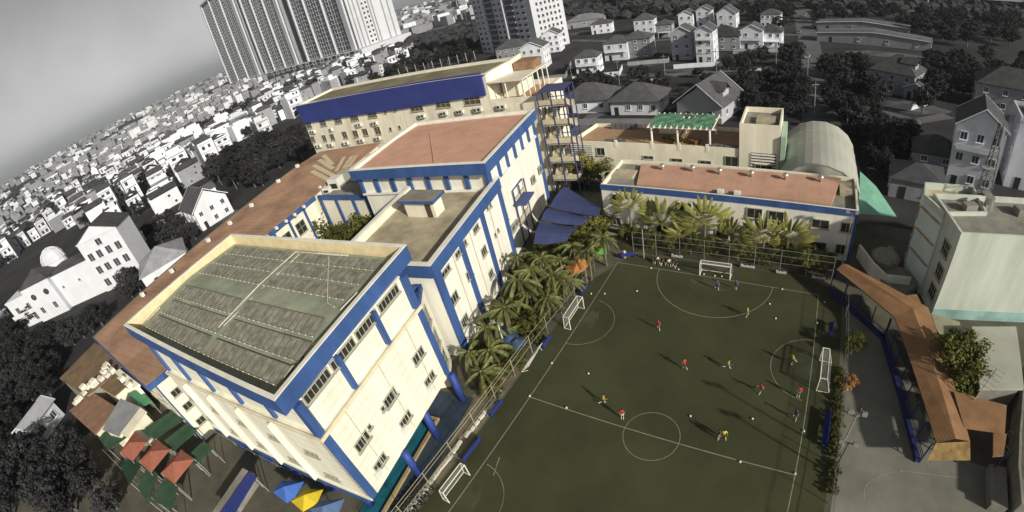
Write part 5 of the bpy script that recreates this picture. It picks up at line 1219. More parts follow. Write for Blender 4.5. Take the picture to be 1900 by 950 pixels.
# ================================================================ YARD AT THE LOWER LEFT
def shed(label, px_, z, th, roofm, wallm=None, h0=0.03, cat='shed', name='shed', slope=0, grp=None):
    P = [at2(u, v, z) for u, v in px_]; c = (sum(p[0] for p in P)/len(P), sum(p[1] for p in P)/len(P))
    t = thing(name, label, cat, (*c, 0), grp); n = len(P)
    zs = [z+slope*(1 if i < n/2 else -1) for i in range(n)]
    b = MB(); b.prism(P, [q-th for q in zs], zs); b.build('roof', roofm, t)
    if wallm:
        b = MB(); b.prism(inset(P, .25), h0, [q-th-.003 for q in zs]); b.build('wall', wallm, t)
    else:
        for x, y in inset(P, .2): b = MB(); b.tube((x, y, 0), (x, y, z-slope-th), .06, 5); b.build('post', STEEL, t)
    return t
BR1 = mat('dusty_brown_roof', (.20, .135, .085), .9, .25, .4); BR2 = mat('pink_brown_roof', (.27, .16, .11), .9, .2, .5)
shed('long dusty brown low roof below the end of the rust-brown wing', [(110, 702), (176, 636), (232, 668), (205, 700), (160, 735)], 4.5, .2, BR1, CONCG)
shed('square pinkish brown roof among the yard sheds', [(128, 762), (172, 728), (218, 756), (176, 806)], 4.0, .2, BR2, CREAM)
shed('grey sloped sheet roof beside the green nets', [(193, 800), (226, 742), (258, 752), (216, 806)], 4.2, .15, GRL, CREAM, slope=.4)
shed('small brown flat roof between the plant equipment and the wing', [(182, 716), (222, 690), (246, 705), (212, 735)], 4.2, .2, BR1, CREAM)
tH = shed('little cream annex with dark windows beside the grey sloped roof', [(218, 800), (256, 752), (272, 764), (236, 812)], 3.8, .15, CREAM, CREAM)
a, c = at2(238, 806, 3.5), at2(270, 768, 3.5); f_ = Facade(a, c)
for q in (.35, .6): f_.window(tH, f_.L*q, 2.2, .9, 1.0, 2, 1, out=-.18)
shed('cream ledge roof over the green canopy next to the wing', [(212, 690), (222, 684), (258, 712), (248, 720)], 5.0, .5, CREAM, CREAM)
shed('small bright green canopy beside the corner of the wing', [(238, 730), (256, 722), (282, 744), (262, 756)], 3.2, .12, mat('bright_green_sheet', (.08, .27, .15), .6, .15, 1))
for i, (u, v) in enumerate(((200, 672), (210, 682), (228, 697), (241, 708))):
    p = at(u, v, 5.4); t = thing('rooftop_unit', ('first', 'second', 'third', 'fourth')[i]+' white condenser box along the dark gutter at the end of the wing', 'air conditioner', (p.x, p.y, 4.75), 'condensers at wing end', R(12))
    for nm, me in (('casing', CASE), ('fan_grille', FAN)): o = bpy.data.objects.new(nm, me); COL.objects.link(o); o.parent = t; o.scale = (1.2, 2, 1.1)
t = thing('plant_platform', 'cream plant platform crowded with equipment on the brown shed roofs', 'plant platform', (*at2(165, 715, 4.6), 4.5))
b = MB(); random.seed(8)
for k in range(12):
    p = at(145+5.2*k+random.uniform(-5, 5), 742-5.0*k+random.uniform(-5, 5), 4.6); o_ = MB(); o_.box(p.x, p.y, 4.505, random.uniform(.9, 1.8), random.uniform(.7, 1.4), random.uniform(.4, 1.1), R(20)); o_.build('equipment_box', CREAM if k % 2 else WMETAL, t)
GN = mat('green_net_roof', (.04, .09, .055), .85, .3, .6); GN2 = mat('dark_green_net', (.02, .05, .032), .9, .3, .6)
for i, q in enumerate(([(180, 808), (238, 778), (252, 800), (200, 836)], [(262, 800), (318, 762), (342, 778), (286, 815)], [(298, 822), (345, 786), (366, 800), (320, 838)], [(345, 848), (378, 818), (396, 832), (362, 862)], [(222, 862), (242, 850), (262, 862), (240, 900)], [(255, 905), (272, 868), (292, 878), (276, 935)], [(285, 930), (302, 890), (330, 902), (318, 945)])):
    shed(('wide bright green net roof beside the cream annex', 'upper green shade strip under the wing wall', 'middle green shade strip under the wing wall', 'lowest green shade strip near the near block', 'short green net strip left below the leftmost red canopy', 'green net strip below the middle red canopy', 'green net strip below the rightmost red canopy')[i], q, 3.0, .06, GN if i != 4 else GN2, name='shade_net', cat='shade net', grp='green shade nets in the yard')
REDC = mat('red_canopy', (.36, .13, .09), .8, .15, 1); REDB = mat('bright_red_canopy', (.50, .09, .06), .8, .15, 1)
for i, q in enumerate(([(222, 840), (250, 800), (274, 820), (246, 856)], [(258, 856), (292, 816), (316, 834), (280, 878)], [(298, 878), (336, 834), (361, 852), (324, 898)])):
    P = [at(u, v, 3.4) for u, v in q]; c = sum(P, Vector())/4; top = c+Vector((0, 0, .9))
    t = thing('red_canopy', ('leftmost', 'middle', 'rightmost')[i]+' of three square red tent canopies in the yard', 'canopy', (c.x, c.y, 0), 'red canopies in the yard')
    b = MB()
    for k in range(4): b.face([P[k], P[(k+1) % 4], top], 1 if k == 0 else 0)
    b.build('canopy_cloth', [REDC, REDB], t)
    for p in P: b = MB(); b.tube((p.x, p.y, 0), (p.x, p.y, 3.35), .06, 5); b.build('post', STEEL, t)
def parasol(px_, z, m_, label):
    P = [at(u, v, z) for u, v in px_]; c = sum(P, Vector())/len(P); top = c+Vector((0, 0, .8))
    t = thing('parasol', label, 'parasol', (c.x, c.y, 0), 'big parasols below the near block')
    b = MB(); n = len(P)
    for k in range(n): b.face([P[k], P[(k+1) % n], top])
    b.build('canopy', m_, t); b = MB(); b.tube((c.x, c.y, 0), (c.x, c.y, z+.78), .06, 6); b.build('pole', STEEL, t)
parasol([(506, 913), (522, 892), (565, 893), (548, 922), (532, 934)], 2.6, mat('parasol_blue', (.06, .15, .50), .8, .12, 1), 'bright blue square parasol leftmost at the foot of the near block')
parasol([(540, 930), (568, 907), (600, 908), (588, 935), (562, 950)], 2.6, mat('parasol_yellow', (.60, .46, .03), .8, .12, 1), 'yellow parasol between two blue ones at foot of the near block')
parasol([(575, 945), (592, 930), (640, 925), (625, 960), (600, 975)], 2.6, mat('parasol_pale_blue', (.10, .16, .33), .8, .12, 1), 'dull blue parasol right of the yellow one, cut by the frame')
BCAN = mat('navy_roof_sheet', (.03, .045, .22), .6, .15, .6)
shed('long navy canopy roof at the bottom edge of the yard', [(402, 960), (462, 874), (476, 884), (425, 968)], 3.0, .15, BCAN)
shed('narrow concrete ledge roof alongside the long navy canopy', [(386, 962), (450, 868), (461, 874), (400, 962)], 2.8, .2, CONCG, CONCG)
fence('yard_fence', [at2(205, 848), at2(262, 905), at2(330, 965)], 1.8, 'thin wire fence at the lower left edge of the yard', 4, (1.0, .5), net=False)
fence('yard_fence', [at2(405, 808), at2(520, 870), at2(610, 905)], .9, 'low rail with small lamps in front of the near block flank', 4, (1.0,), net=False)
# sheet roofs and floodlights along the wing gutter
for i, (u, v) in enumerate(((268, 551), (322, 507), (390, 450), (430, 418), (470, 385), (520, 340), (555, 312))):
    p = at(u-3, v-3, 13.6); b = MB(); b.box(p.x, p.y, 13.42, .8, .5, .7, R(16)); o = b.build('gutter_light', PLASTW, None, loc=(p.x, p.y, 13.4)); tag(o, 'white boxy floodlight on the back gutter of the rust-brown wing', 'floodlight', 'floodlights on the wing gutter')
for i, (u, v) in enumerate(((515, 424), (533, 411), (549, 399), (566, 384), (596, 348))):
    p = at(u, v, 12.75); b = MB(); b.box(p.x-.4, p.y, 12.55, .5, .4, .5, R(10)); o = b.build('gutter_light', PLASTW, None, loc=(p.x, p.y, 12.5)); tag(o, 'small white floodlight along the courtyard edge of the rust-brown roof', 'floodlight', 'floodlights on courtyard eave')
# playground: orange shelter, blue umbrellas
P = [at(u, v, 2.6) for u, v in ((1048, 495), (1072, 476), (1100, 478), (1085, 502), (1062, 512))]; c = sum(P, Vector())/5; t = thing('play_shelter', 'small orange-roofed play shelter among the palms', 'shelter', (c.x, c.y, 0))
b = MB(); [b.face([P[k], P[(k+1) % 5], c+Vector((0, 0, .9))]) for k in range(5)]; b.build('roof', mat('orange_roof', (.42, .17, .055), .8, .2, 1), t)
for p in P: b = MB(); b.tube((p.x, p.y, 0), (p.x, p.y, 2.55), .07, 5); b.build('post', BARK, t)
for i, (u, v) in enumerate(((945, 628), (958, 636), (936, 618))):
    p = at(u, v, 2.2); t = thing('umbrella', ('middle', 'right', 'left')[i]+' of three slate-blue umbrellas under the big coconut palm', 'umbrella', (p.x, p.y, 0), 'slate-blue umbrellas in the garden')
    b = MB()
    for k in range(8):
        a, d = 2*pi*k/8, 2*pi*(k+1)/8; b.face([(p.x+1.25*cos(a), p.y+1.25*sin(a), 2.1), (p.x+1.25*cos(d), p.y+1.25*sin(d), 2.1), (p.x, p.y, 2.75)])
    b.build('canopy', mat('slate_blue_cloth', (.045, .085, .17), .8, .15, 1), t); b = MB(); b.tube((p.x, p.y, 0), (p.x, p.y, 2.74), .04, 5); b.build('pole', STEEL, t)
# parked motorbikes at the bottom of the path
wh = MB(); N = 14
for i in range(N):
    a, d = 2*pi*i/N, 2*pi*(i+1)/N
    wh.tube((.28*cos(a), 0, .3+.28*sin(a)), (.28*cos(d), 0, .3+.28*sin(d)), .05, 5)
for i in range(5): a = 2*pi*i/5; wh.tube((0, 0, .3), (.26*cos(a), 0, .3+.26*sin(a)), .015, 4)
WHL = wh.mesh('wheel', RUBBER)
def bike_parts(cm):
    b = MB(); b.tube((-.35, 0, .45), (.25, 0, .42), .13, 8, .10); b.tube((.25, 0, .42), (.48, 0, .85), .09, 6, .05); b.obox((-.65, -.1, .5), (.5, 0, .05), (0, .2, 0), (0, 0, .16)); body_ = b.mesh('body', cm)
    b = MB(); b.obox((-.6, -.12, .68), (.75, 0, .02), (0, .24, 0), (0, 0, .09)); seat_ = b.mesh('seat', RUBBER)
    b = MB(); b.tube((.48, -.33, .98), (.48, .33, .98), .025, 5); b.tube((.48, 0, .85), (.50, 0, .98), .04, 5); b.tube((.48, 0, .85), (.66, 0, .3), .035, 5); bar_ = b.mesh('handlebar', STEEL)
    return (('body', body_), ('seat', seat_), ('handlebar', bar_))
BK = [bike_parts(m_) for m_ in (mat('bike_white', (.6, .6, .55), .35, .1, 3), mat('bike_silver', (.35, .35, .33), .3, .1, 3), mat('bike_dark', (.05, .05, .06), .3, .1, 3))]
for i in range(13):
    p = at(790-3.6*i+5*(i % 2), 906+4.6*i); t = thing('motorbike', 'parked motorbike in the tight row at the bottom end of the path', 'motorbike', (p.x, p.y, .02), 'motorbikes parked by the path', R(20+15*sin(i*2.1)))
    for nm, me in BK[i % 3]: o = bpy.data.objects.new(nm, me); COL.objects.link(o); o.parent = t
    for x in (-.62, .66): o = bpy.data.objects.new('wheel', WHL); COL.objects.link(o); o.parent = t; o.location = (x, 0, 0)
# terrace things: plants and people-sized pots under the pergola
random.seed(3)
for i in range(9):
    x, y = -14.2+.8*i+random.uniform(-.2, .2), 53.6+random.uniform(-.4, 1.0)
    t = thing('potted_plant', 'leafy potted plant clustered under the green pergola net', 'potted plant', (x, y, 7.41), 'pots under the pergola')
    o = bpy.data.objects.new('pot', POT); COL.objects.link(o); o.parent = t
    o = bpy.data.objects.new('foliage', TREES['o0' if i > 5 else 's0'][2]); COL.objects.link(o); o.parent = t; o.location = (0, 0, .35); o.scale = (.55,)*3
for (q, lb) in ((9.8, 'left'), (30, 'right')):
    P = FFf.p(q, 7.42, -.7); t = thing('roof_unit_row', lb+' row of grey roof machinery behind the terrace parapet', 'roof machinery', P)
    for k in range(4): b = MB(); b.box(P.x-2.2+1.1*k, P.y, 7.42, .9, .8, 1.0); b.build('machine_casing', mat('dark_machine', (.13, .13, .14), .6, .2, 2), t)
P = Vector((-24.5, 60, 7.42)); t = thing('roof_unit_row', 'dark row of roof machinery at the back of the brown terrace', 'roof machinery', P)
for k in range(5): b = MB(); b.box(P.x-2.2+1.1*k, P.y, 7.42, .95, .8, 1.1); b.build('machine_casing', mat('dark_machine', (.13, .13, .14), .6, .2, 2), t)
p = at(1043, 228, 0); b = MB(); q = [at2(1037, 226, 3), at2(1062, 221, 3), at2(1064, 231, 3), at2(1039, 238, 3)]; b.prism(q, 2.8, 3.0); [b.tube((x, y, 0), (x, y, 2.79), .06, 5) for x, y in inset(q, .1)]; o = b.build('blue_canopy', mat('sky_blue_sheet', (.04, .20, .42), .6, .15, 1), None, loc=(*q[0], 0)); tag(o, 'small sky-blue canopy behind the fire stairs', 'canopy')
# ================================================================ NEIGHBOURHOOD HOUSES
def px_of(p):
    d = Vector(p)-CAM; x, y, z = d.dot(RT), d.dot(UP), d.dot(FW); r = hypot(x, y)+1e-9; th = atan2(r, z); t = th
    for _ in range(12): t = t-(t*(1+KB*t*t)-th)/(1+3*KB*t*t)
    return 950+FPX*t*x/r, 475-FPX*t*y/r
HOUSES = []
def roof_faces(b, w_, d, z, rh, kind, ov=.45, th=.18, mi=0):
    x, y = w_/2+ov, d/2+ov
    if kind == 'gable':        # ridge along y
        P = [(-x, -y, z), (0, -y, z+rh), (x, -y, z), (-x, y, z), (0, y, z+rh), (x, y, z)]
        T = [(a, c, e+th) for a, c, e in P]
        b.face([T[0], T[1], T[4], T[3]][::-1], mi); b.face([T[1], T[2], T[5], T[4]][::-1], mi)
        b.face([P[0], P[1], P[4], P[3]], mi); b.face([P[1], P[2], P[5], P[4]], mi)
        for i in (0, 1): b.face([P[i], P[i+1], T[i+1], T[i]], mi); b.face([P[i+4], P[i+3], T[i+3], T[i+4]], mi)
        b.face([P[3], P[0], T[0], T[3]], mi); b.face([P[2], P[5], T[5], T[2]], mi)
    else:
        k = max(0, d/2-w_/2); kx = max(0, w_/2-d/2)
        P = [(-x, -y, z), (x, -y, z), (x, y, z), (-x, y, z)]; A = (-kx, -k, z+rh); B = (kx, k, z+rh)
        if kx > 0:
            F = [[P[0], P[1], B, A], [P[1], P[2], B], [P[2], P[3], A, B], [P[3], P[0], A]]
        else:
            F = [[P[0], P[1], A], [P[1], P[2], B, A], [P[2], P[3], B], [P[3], P[0], A, B]]
        for f in F: b.face(f, mi)
        Q = [(a, c, e-th) for a, c, e in P]; b.face(Q[::-1], mi)
        for i in range(4): j = (i+1) % 4; b.face([Q[i], Q[j], P[j], P[i]], mi)
def local_obj(b, name, mats, parent): 
    o = bpy.data.objects.new(name, b.mesh(name, mats)); COL.objects.link(o); o.parent = parent; return o
def house(x, y, w_, d, h, rot, label, roof='hip', rh=2.2, wall=None, rm=None, win=(2, 2), wface='fblr', name='house', balcony=False, grp=None, ov=.45, dormer=False, porch=False, chim=False):
    """front faces local -y; windows are parts with a pane each"""
    wall = wall or GW; rm = rm or GR
    t = thing(name, label, 'house', (x, y, 0), grp, rot); HOUSES.append((x, y, max(w_, d)*.62))
    b = MB(); b.box(0, 0, .02, w_, d, h-.02)
    if roof == 'gable':
        for s in (-1, 1): b.face([(-w_/2, s*d/2, h), (w_/2, s*d/2, h), (0, s*d/2, h+rh*w_/(w_+2*ov))][::s])
    local_obj(b, 'wall', wall, t)
    b = MB()
    if roof == 'flat':
        q = [(-w_/2-.15, -d/2-.15), (w_/2+.15, -d/2-.15), (w_/2+.15, d/2+.15), (-w_/2-.15, d/2+.15)]
        ring(b, q, inset(q, .35), h, h+.8); local_obj(b, 'parapet', wall, t); b = MB(); b.box(0, 0, h, w_-.5, d-.5, .15); local_obj(b, 'roof', rm, t)
        b = MB(); b.box(w_*.15, d*.1, h+.15, w_*.4, d*.35, 2.2); local_obj(b, 'stair_room', wall, t)
    else:
        roof_faces(b, w_, d, h, rh, roof, ov); r_ = local_obj(b, 'roof', rm, t)
        if roof == 'gable':
            for s in (-1, 1):
                b = MB(); yy = s*(d/2+ov+.03)
                for sx_ in (-1, 1): b.obox((sx_*(w_/2+ov), yy-.06, h-.05), (-sx_*(w_/2+ov), 0, rh), (0, .12, 0), (0, 0, .28))
                local_obj(b, 'bargeboard', GW, t)
        if dormer:
            b = MB(); b.box(w_*.27, -d*.1, h, w_*.3, d*.28, rh*.55); do = local_obj(b, 'dormer', wall, t)
            b = MB(); roof_faces(b, d*.28, w_*.34, h+rh*.55, rh*.35, 'gable', .25); b.v = [(-y_+w_*.27, x_-d*.1, z_) for x_, y_, z_ in b.v]; local_obj(b, 'dormer_roof', rm, t)
        if chim: b = MB(); b.box(-w_*.2, d*.2, h+.1, .7, .7, rh+.9); local_obj(b, 'chimney', wall, t)
    nx, nz = win; fh_ = h/nz
    a_, g_ = window_meshes(1.3, min(1.5, fh_*.5), 2, 1, GW, GLASSG)
    def put(px_, py_, z_, r_):
        o = bpy.data.objects.new('window', a_); COL.objects.link(o); o.parent = t; o.location = (px_, py_, z_); o.rotation_euler = (0, 0, r_)
        c = bpy.data.objects.new('pane', g_); COL.objects.link(c); c.parent = o
    for k in range(nz):
        z_ = fh_*k+fh_*.55
        for i in range(nx):
            f = (i+.5)/nx-.5
            if 'f' in wface and not (k == 0 and i == 0): put(f*w_, -d/2-.02, z_, 0)
            if 'b' in wface: put(f*w_, d/2+.02, z_, pi)
            if 'r' in wface: put(w_/2+.02, f*d, z_, pi/2)
            if 'l' in wface: put(-w_/2-.02, f*d, z_, -pi/2)
    b = MB(); f = .5/nx-.5; b.box(f*w_, -d/2-.03, .05, 1.1, .1, 2.2); local_obj(b, 'door', DARK, t)
    if balcony:
        b = MB(); b.box(0, -d/2-.65, fh_*(nz-1)-.1, w_*.9, 1.3, .2); b.box(0, -d/2-1.25, fh_*(nz-1)+.101, w_*.9, .1, .8); local_obj(b, 'balcony', GW, t)
    if porch: b = MB(); b.box(0, -d/2-1.2, 2.7, w_*.7, 2.4, .25); [b.tube((s*w_*.32, -d/2-2.2, .02), (s*w_*.32, -d/2-2.2, 2.69), .12, 6) for s in (-1, 1)]; local_obj(b, 'porch', GW, t)
    return t
def hpx(u, v): p = at(u, v); return p.x, p.y
# the individually visible houses beyond the school (pixel = middle of the near foot of the house)
def H_(u, v, back, *a, **k):
    p = at(u, v); d = Vector((p.x-CAM.x, p.y-CAM.y)).normalized()*back
    return house(p.x+d.x, p.y+d.y, *a, **k)
H_(1100, 208, 5, 14, 11, 4.0, R(6), 'long bungalow with wide grey hip roof and two arched windows behind the brown terrace', 'hip', 3.6, win=(3, 1), ov=.9)
H_(1190, 212, 5, 13.5, 11, 4.0, R(2), 'twin hip-roofed bungalow right of the arched-window one, touching it', 'hip', 3.6, win=(4, 1), ov=.9)
H_(1318, 225, 6, 12, 13, 4.2, R(-14), 'big house with steep grey gable roof and dormers behind the green pergola', 'gable', 5.2, wall=mat('mid_grey_wall', (0.403, 0.420, 0.466), .85, .1, .4), win=(2, 1), dormer=True, ov=.8)
H_(1097, 138, 5, 9, 7, 6.6, R(8), 'small white two-storey house standing alone above the twin bungalows', 'hip', 2.2, win=(3, 2), balcony=True)
H_(1150, 112, 5, 10, 9, 7.4, R(6), 'pale two-storey house with grey hip roof and blank upper panels', 'hip', 2.6, win=(2, 2), balcony=True)
H_(1188, 108, 6, 12, 10, 8.0, R(4), 'bare grey unfinished three-storey house with a ledge', 'hip', 2.4, wall=GM, win=(3, 3))
H_(1200, 62, 5, 11, 9, 7.5, R(6), 'white house with grey pyramid roof in the row nearest the highway', 'hip', 3, win=(3, 2))
H_(1236, 70, 5, 8, 8, 6.5, R(5), 'dark low house with arched porch between two bigger ones', 'hip', 2.2, wall=GM, win=(2, 2), porch=True)
H_(1090, 50, 10, 26, 18, 4.6, R(14), 'large warehouse with pale grey hip roof near the highway', 'hip', 3.5, wall=GM, rm=GRL, win=(3, 1), name='warehouse')
H_(1120, 62, 5, 12, 9, 5.8, R(12), 'white house with patchy roof terrace beside the warehouse', 'hip', 2.2, win=(3, 2))
H_(1272, 112, 5, 8, 9, 10.5, R(0), 'tall plain grey gabled house with one attic window', 'gable', 2.4, wall=mat('mid_grey_wall', (0.403, 0.420, 0.466), .85, .1, .4), win=(2, 3))
H_(1314, 116, 4, 6.5, 9, 11.5, R(-2), 'ornate narrow white four-storey townhouse with gable and balconies', 'gable', 2.2, win=(2, 4), balcony=True)
H_(1345, 96, 8, 14, 12, 6, R(0), 'house with broad dark roof right of the ornate townhouse', 'hip', 3.6, wall=GM, rm=GRD, win=(3, 2))
H_(1398, 92, 5, 9, 8, 7.4, R(-3), 'white two-storey house with grey gable facing the trees', 'gable', 2.4, win=(2, 2), balcony=True)
H_(1432, 90, 6, 9, 9, 6.4, R(-3), 'long dark-roofed house with small white porch near the road', 'hip', 2.8, rm=GRD, win=(3, 2), porch=True)
H_(1310, 50, 5, 8, 9, 8.5, R(0), 'white house with arched top window in the back row', 'gable', 2.6, win=(2, 3))
H_(1277, 52, 5, 8, 9, 7, R(0), 'small white house with gable left of the arched-window one', 'gable', 2.4, win=(2, 2))
H_(1352, 52, 5, 10, 9, 7.2, R(-4), 'white house with big triangular gable in the back row', 'gable', 4, win=(2, 2))
H_(1432, 52, 5, 10, 8, 6.8, R(-4), 'white flat-topped house under a grey water tank by the road', 'hip', 2.2, win=(4, 2))
H_(1000, 128, 5, 10, 10, 9.5, R(12), 'white three-storey house with tall arched bays right of the terrace canopy', 'gable', 2.8, win=(3, 3), wface='fr')
H_(1030, 97, 5, 9, 9, 9.0, R(14), 'white house with round window below the right tower block', 'gable', 2.8, win=(3, 3))
H_(955, 108, 7, 15, 12, 6.0, R(14), 'large house with grey hip roof and colonnade at the foot of the right tower', 'hip', 3.5, wall=GM, win=(4, 2))
# right side, dark
DK = mat('dim_grey_wall', (0.288, 0.300, 0.333), .9, .15, .4)
H_(1662, 178, 7, 13, 11, 6.0, R(-28), 'grey villa with hip roof and white dormer wing among the dark trees', 'hip', 4.2, wall=DK, rm=GRD, win=(3, 2), dormer=True)
H_(1700, 190, 4, 6, 6, 3.2, R(-28), 'little lean-to annex in front of the grey villa', 'gable', 1.6, wall=DK, rm=GRD, win=(2, 1))
H_(1600, 62, 6, 42, 9, 3.6, R(-12), 'upper of two long low sheds beyond the dark trees', 'gable', 1.6, wall=GM, rm=mat('shed_grey_roof', (0.125, 0.130, 0.144), .9, .2, .3), win=(4, 1), name='long_shed')
H_(1620, 86, 6, 46, 9, 3.6, R(-12), 'lower and longer of two low sheds beyond the dark trees', 'gable', 1.6, wall=GM, rm=mat('shed_grey_roof', (0.125, 0.130, 0.144), .9, .2, .3), win=(4, 1), name='long_shed')
H_(1870, 215, 7, 20, 12, 7.0, R(-16), 'wide dark-roofed house at the right edge behind the mast', 'hip', 4.0, wall=DK, rm=GRD, win=(4, 2))
H_(1722, 330, 4, 8, 7, 4.6, R(-8), 'small dark pyramid-roofed house left of the tall white house', 'hip', 2.6, wall=DK, rm=GRD, win=(2, 2))
H_(1690, 372, 4, 9, 8, 3.6, R(-8), 'dark flat-roofed house half hidden by the mint tarp', 'hip', 1.8, wall=GM, rm=GRD, win=(2, 1))
H_(1790, 352, 4.5, 8.5, 9, 11.5, R(-15), 'tall white house with open gabled roof frame left of the mast', 'gable', 3.4, wall=mat('cool_white_wall', (0.576, 0.600, 0.666), .85, .1, .4), rm=GRD, win=(3, 3), wface='f', balcony=True)
H_(1893, 352, 5, 9, 10, 12.5, R(-12), 'tall blank white house at the right edge behind the mast', 'flat', 0, wall=mat('cool_white_wall', (0.576, 0.600, 0.666), .85, .1, .4), win=(2, 3), wface='l')
# left side near houses
H_(397, 414, 6, 11.5, 14, 6.2, R(88), 'white house with steep grey gable roof and small front gable beside the wing', 'gable', 5.0, win=(3, 2), dormer=True, ov=.7)
H_(322, 512, 6, 13, 13, 4.2, R(75), 'pale translucent grey hip roof house tucked against the wing gutter', 'hip', 3.4, rm=GRL, win=(2, 1))
H_(225, 420, 4, 7, 12, 8.5, R(80), 'white three-storey townhouse with dark openings right of the domed villa', 'flat', 0, win=(2, 3))
H_(265, 470, 4, 5, 9, 4.0, R(70), 'small white terrace house with railings between the villa and the grey hip roof', 'flat', 0, win=(2, 1))
H_(92, 802, 2, 6, 7, 3.6, R(35), 'small white-roofed hut alone in the dark lower left corner', 'gable', 1.2, rm=mat('pale_hut_roof', (0.406, 0.423, 0.470), .9, .1, .5), wall=GW, win=(2, 1))
H_(10, 608, 2, 5, 6, 4, R(60), 'fragment of a white house at the far left edge below the villa', 'flat', 0, win=(1, 1))
# the domed villa
va_, vc_ = Vector(at2(40, 618)), Vector(at2(268, 514)); vl = (vc_-va_).length; vk = vl/39.3; vdir = (vc_-va_).normalized(); vr = atan2(vdir.y, vdir.x)
vq = va_+vdir*20.75*vk+Vector((-vdir.y, vdir.x))*2.5*vk; vx, vy = vq
t = thing('villa', 'grand white villa with pale glass dome and arched gable front at the left', 'house', (vx, vy, 0), None, vr); HOUSES.append((vx, vy, 21)); t.scale = (vk, vk*.62, 1.3); print('villa', vk, math.degrees(vr))
VW = mat('villa_white', (0.637, 0.663, 0.736), .8, .06, .4)
def vb_(cx, cy, z0, sx, sy, sz, nm='wall', m_=None): b = MB(); b.box(cx, cy, z0, sx, sy, sz); return local_obj(b, nm, m_ or VW, t)
vb_(0, 4, .02, 14, 11, 8.5); vb_(13, 3, .02, 11, 11, 12.0); vb_(-8.5, 1, .02, 9, 9, 9.0); vb_(-16.5, 3, .02, 8.5, 9, 7.0)
for (cx, cy, sx, sy, z, rh) in ((0, 4, 14, 11, 8.5, 1.0), (13, 3, 11, 11, 12.0, 2.6), (-8.5, 1, 9, 9, 9.0, 2.6)):
    b = MB(); roof_faces(b, sx, sy, z, rh, 'hip' if rh < 2 or cx < 0 else 'gable', .3); b.v = [(x+cx, y+cy, q) for x, y, q in b.v]; local_obj(b, 'roof', GRD, t)
b = MB(); b.face([(7.5, -2.52, 12.0), (18.5, -2.52, 12.0), (13, -2.52, 14.5)]); b.box(13, -2.6, 11.9, 11.4, .2, .3); local_obj(b, 'gable_front', VW, t)
b = MB(); b.lathe((-5, 7, 8.5), [(3.4, 0), (3.4, 1.6), (3.6, 1.7)], 20); local_obj(b, 'dome_drum', VW, t)
b = MB(); b.lathe((-5, 7, 10.2), [(3.5, 0), (3.25, 1.1), (2.5, 2.2), (1.4, 2.9), (.2, 3.2)], 20); dm = local_obj(b, 'dome', mat('dome_glass', (0.557, 0.580, 0.644), .35, .08, .6), t)
b = MB()
for k in range(10):
    a = 2*pi*k/10; pr = [(3.56, 0), (3.31, 1.1), (2.55, 2.2), (1.44, 2.95), (.2, 3.27)]
    b.path([Vector((-5+r*cos(a), 7+r*sin(a), 10.2+z)) for r, z in pr], .07, 4)
local_obj(b, 'dome_rib', GW, dm)
def vwin(x, y, z, w_, h_, r_=0, nx=2, nz=1):
    a_, g_ = window_meshes(w_, h_, nx, nz, VW, GLASSG); o = bpy.data.objects.new('window', a_); COL.objects.link(o); o.parent = t; o.location = (x, y, z); o.rotation_euler = (0, 0, r_); c = bpy.data.objects.new('pane', g_); COL.objects.link(c); c.parent = o
for x in (9.2, 11.6, 14.2, 16.8):
    for z in (2, 5.2, 8.4): vwin(x, -2.53, z, 1.5, 1.9, 0, 2, 1)
vwin(13, -2.54, 10.8, 1.6, 1.6)
for x in (-2.5, 2.5): vwin(x, -1.53, 5.0, .7, .7)
for x in (-10.6, -6.4):
    b = MB(); b.lathe((0, 0, 0), [(.75, 0), (.75, .12)], 16); b.v = [(x+a, -3.52-c, 6.2+e) for a, e, c in b.v]; rw = local_obj(b, 'round_window', GLASSG, t); vwin(x, -3.53, 2.6, 1.2, 1.7)
for x in (-18.5, -14.6): vwin(x, -1.53, 4.6, 1.3, 1.8); vwin(x, -1.53, 1.6, 1.3, 1.7)
b = MB(); b.box(-16.5, -2.2, 3.0, 8.6, 1.4, .25); b.box(-16.5, -2.85, 3.251, 8.6, .12, .8); local_obj(b, 'balcony', VW, t)
b = MB(); b.box(-16.5, 3, 7.0, 8.8, 9.3, .5); local_obj(b, 'cornice', VW, t)

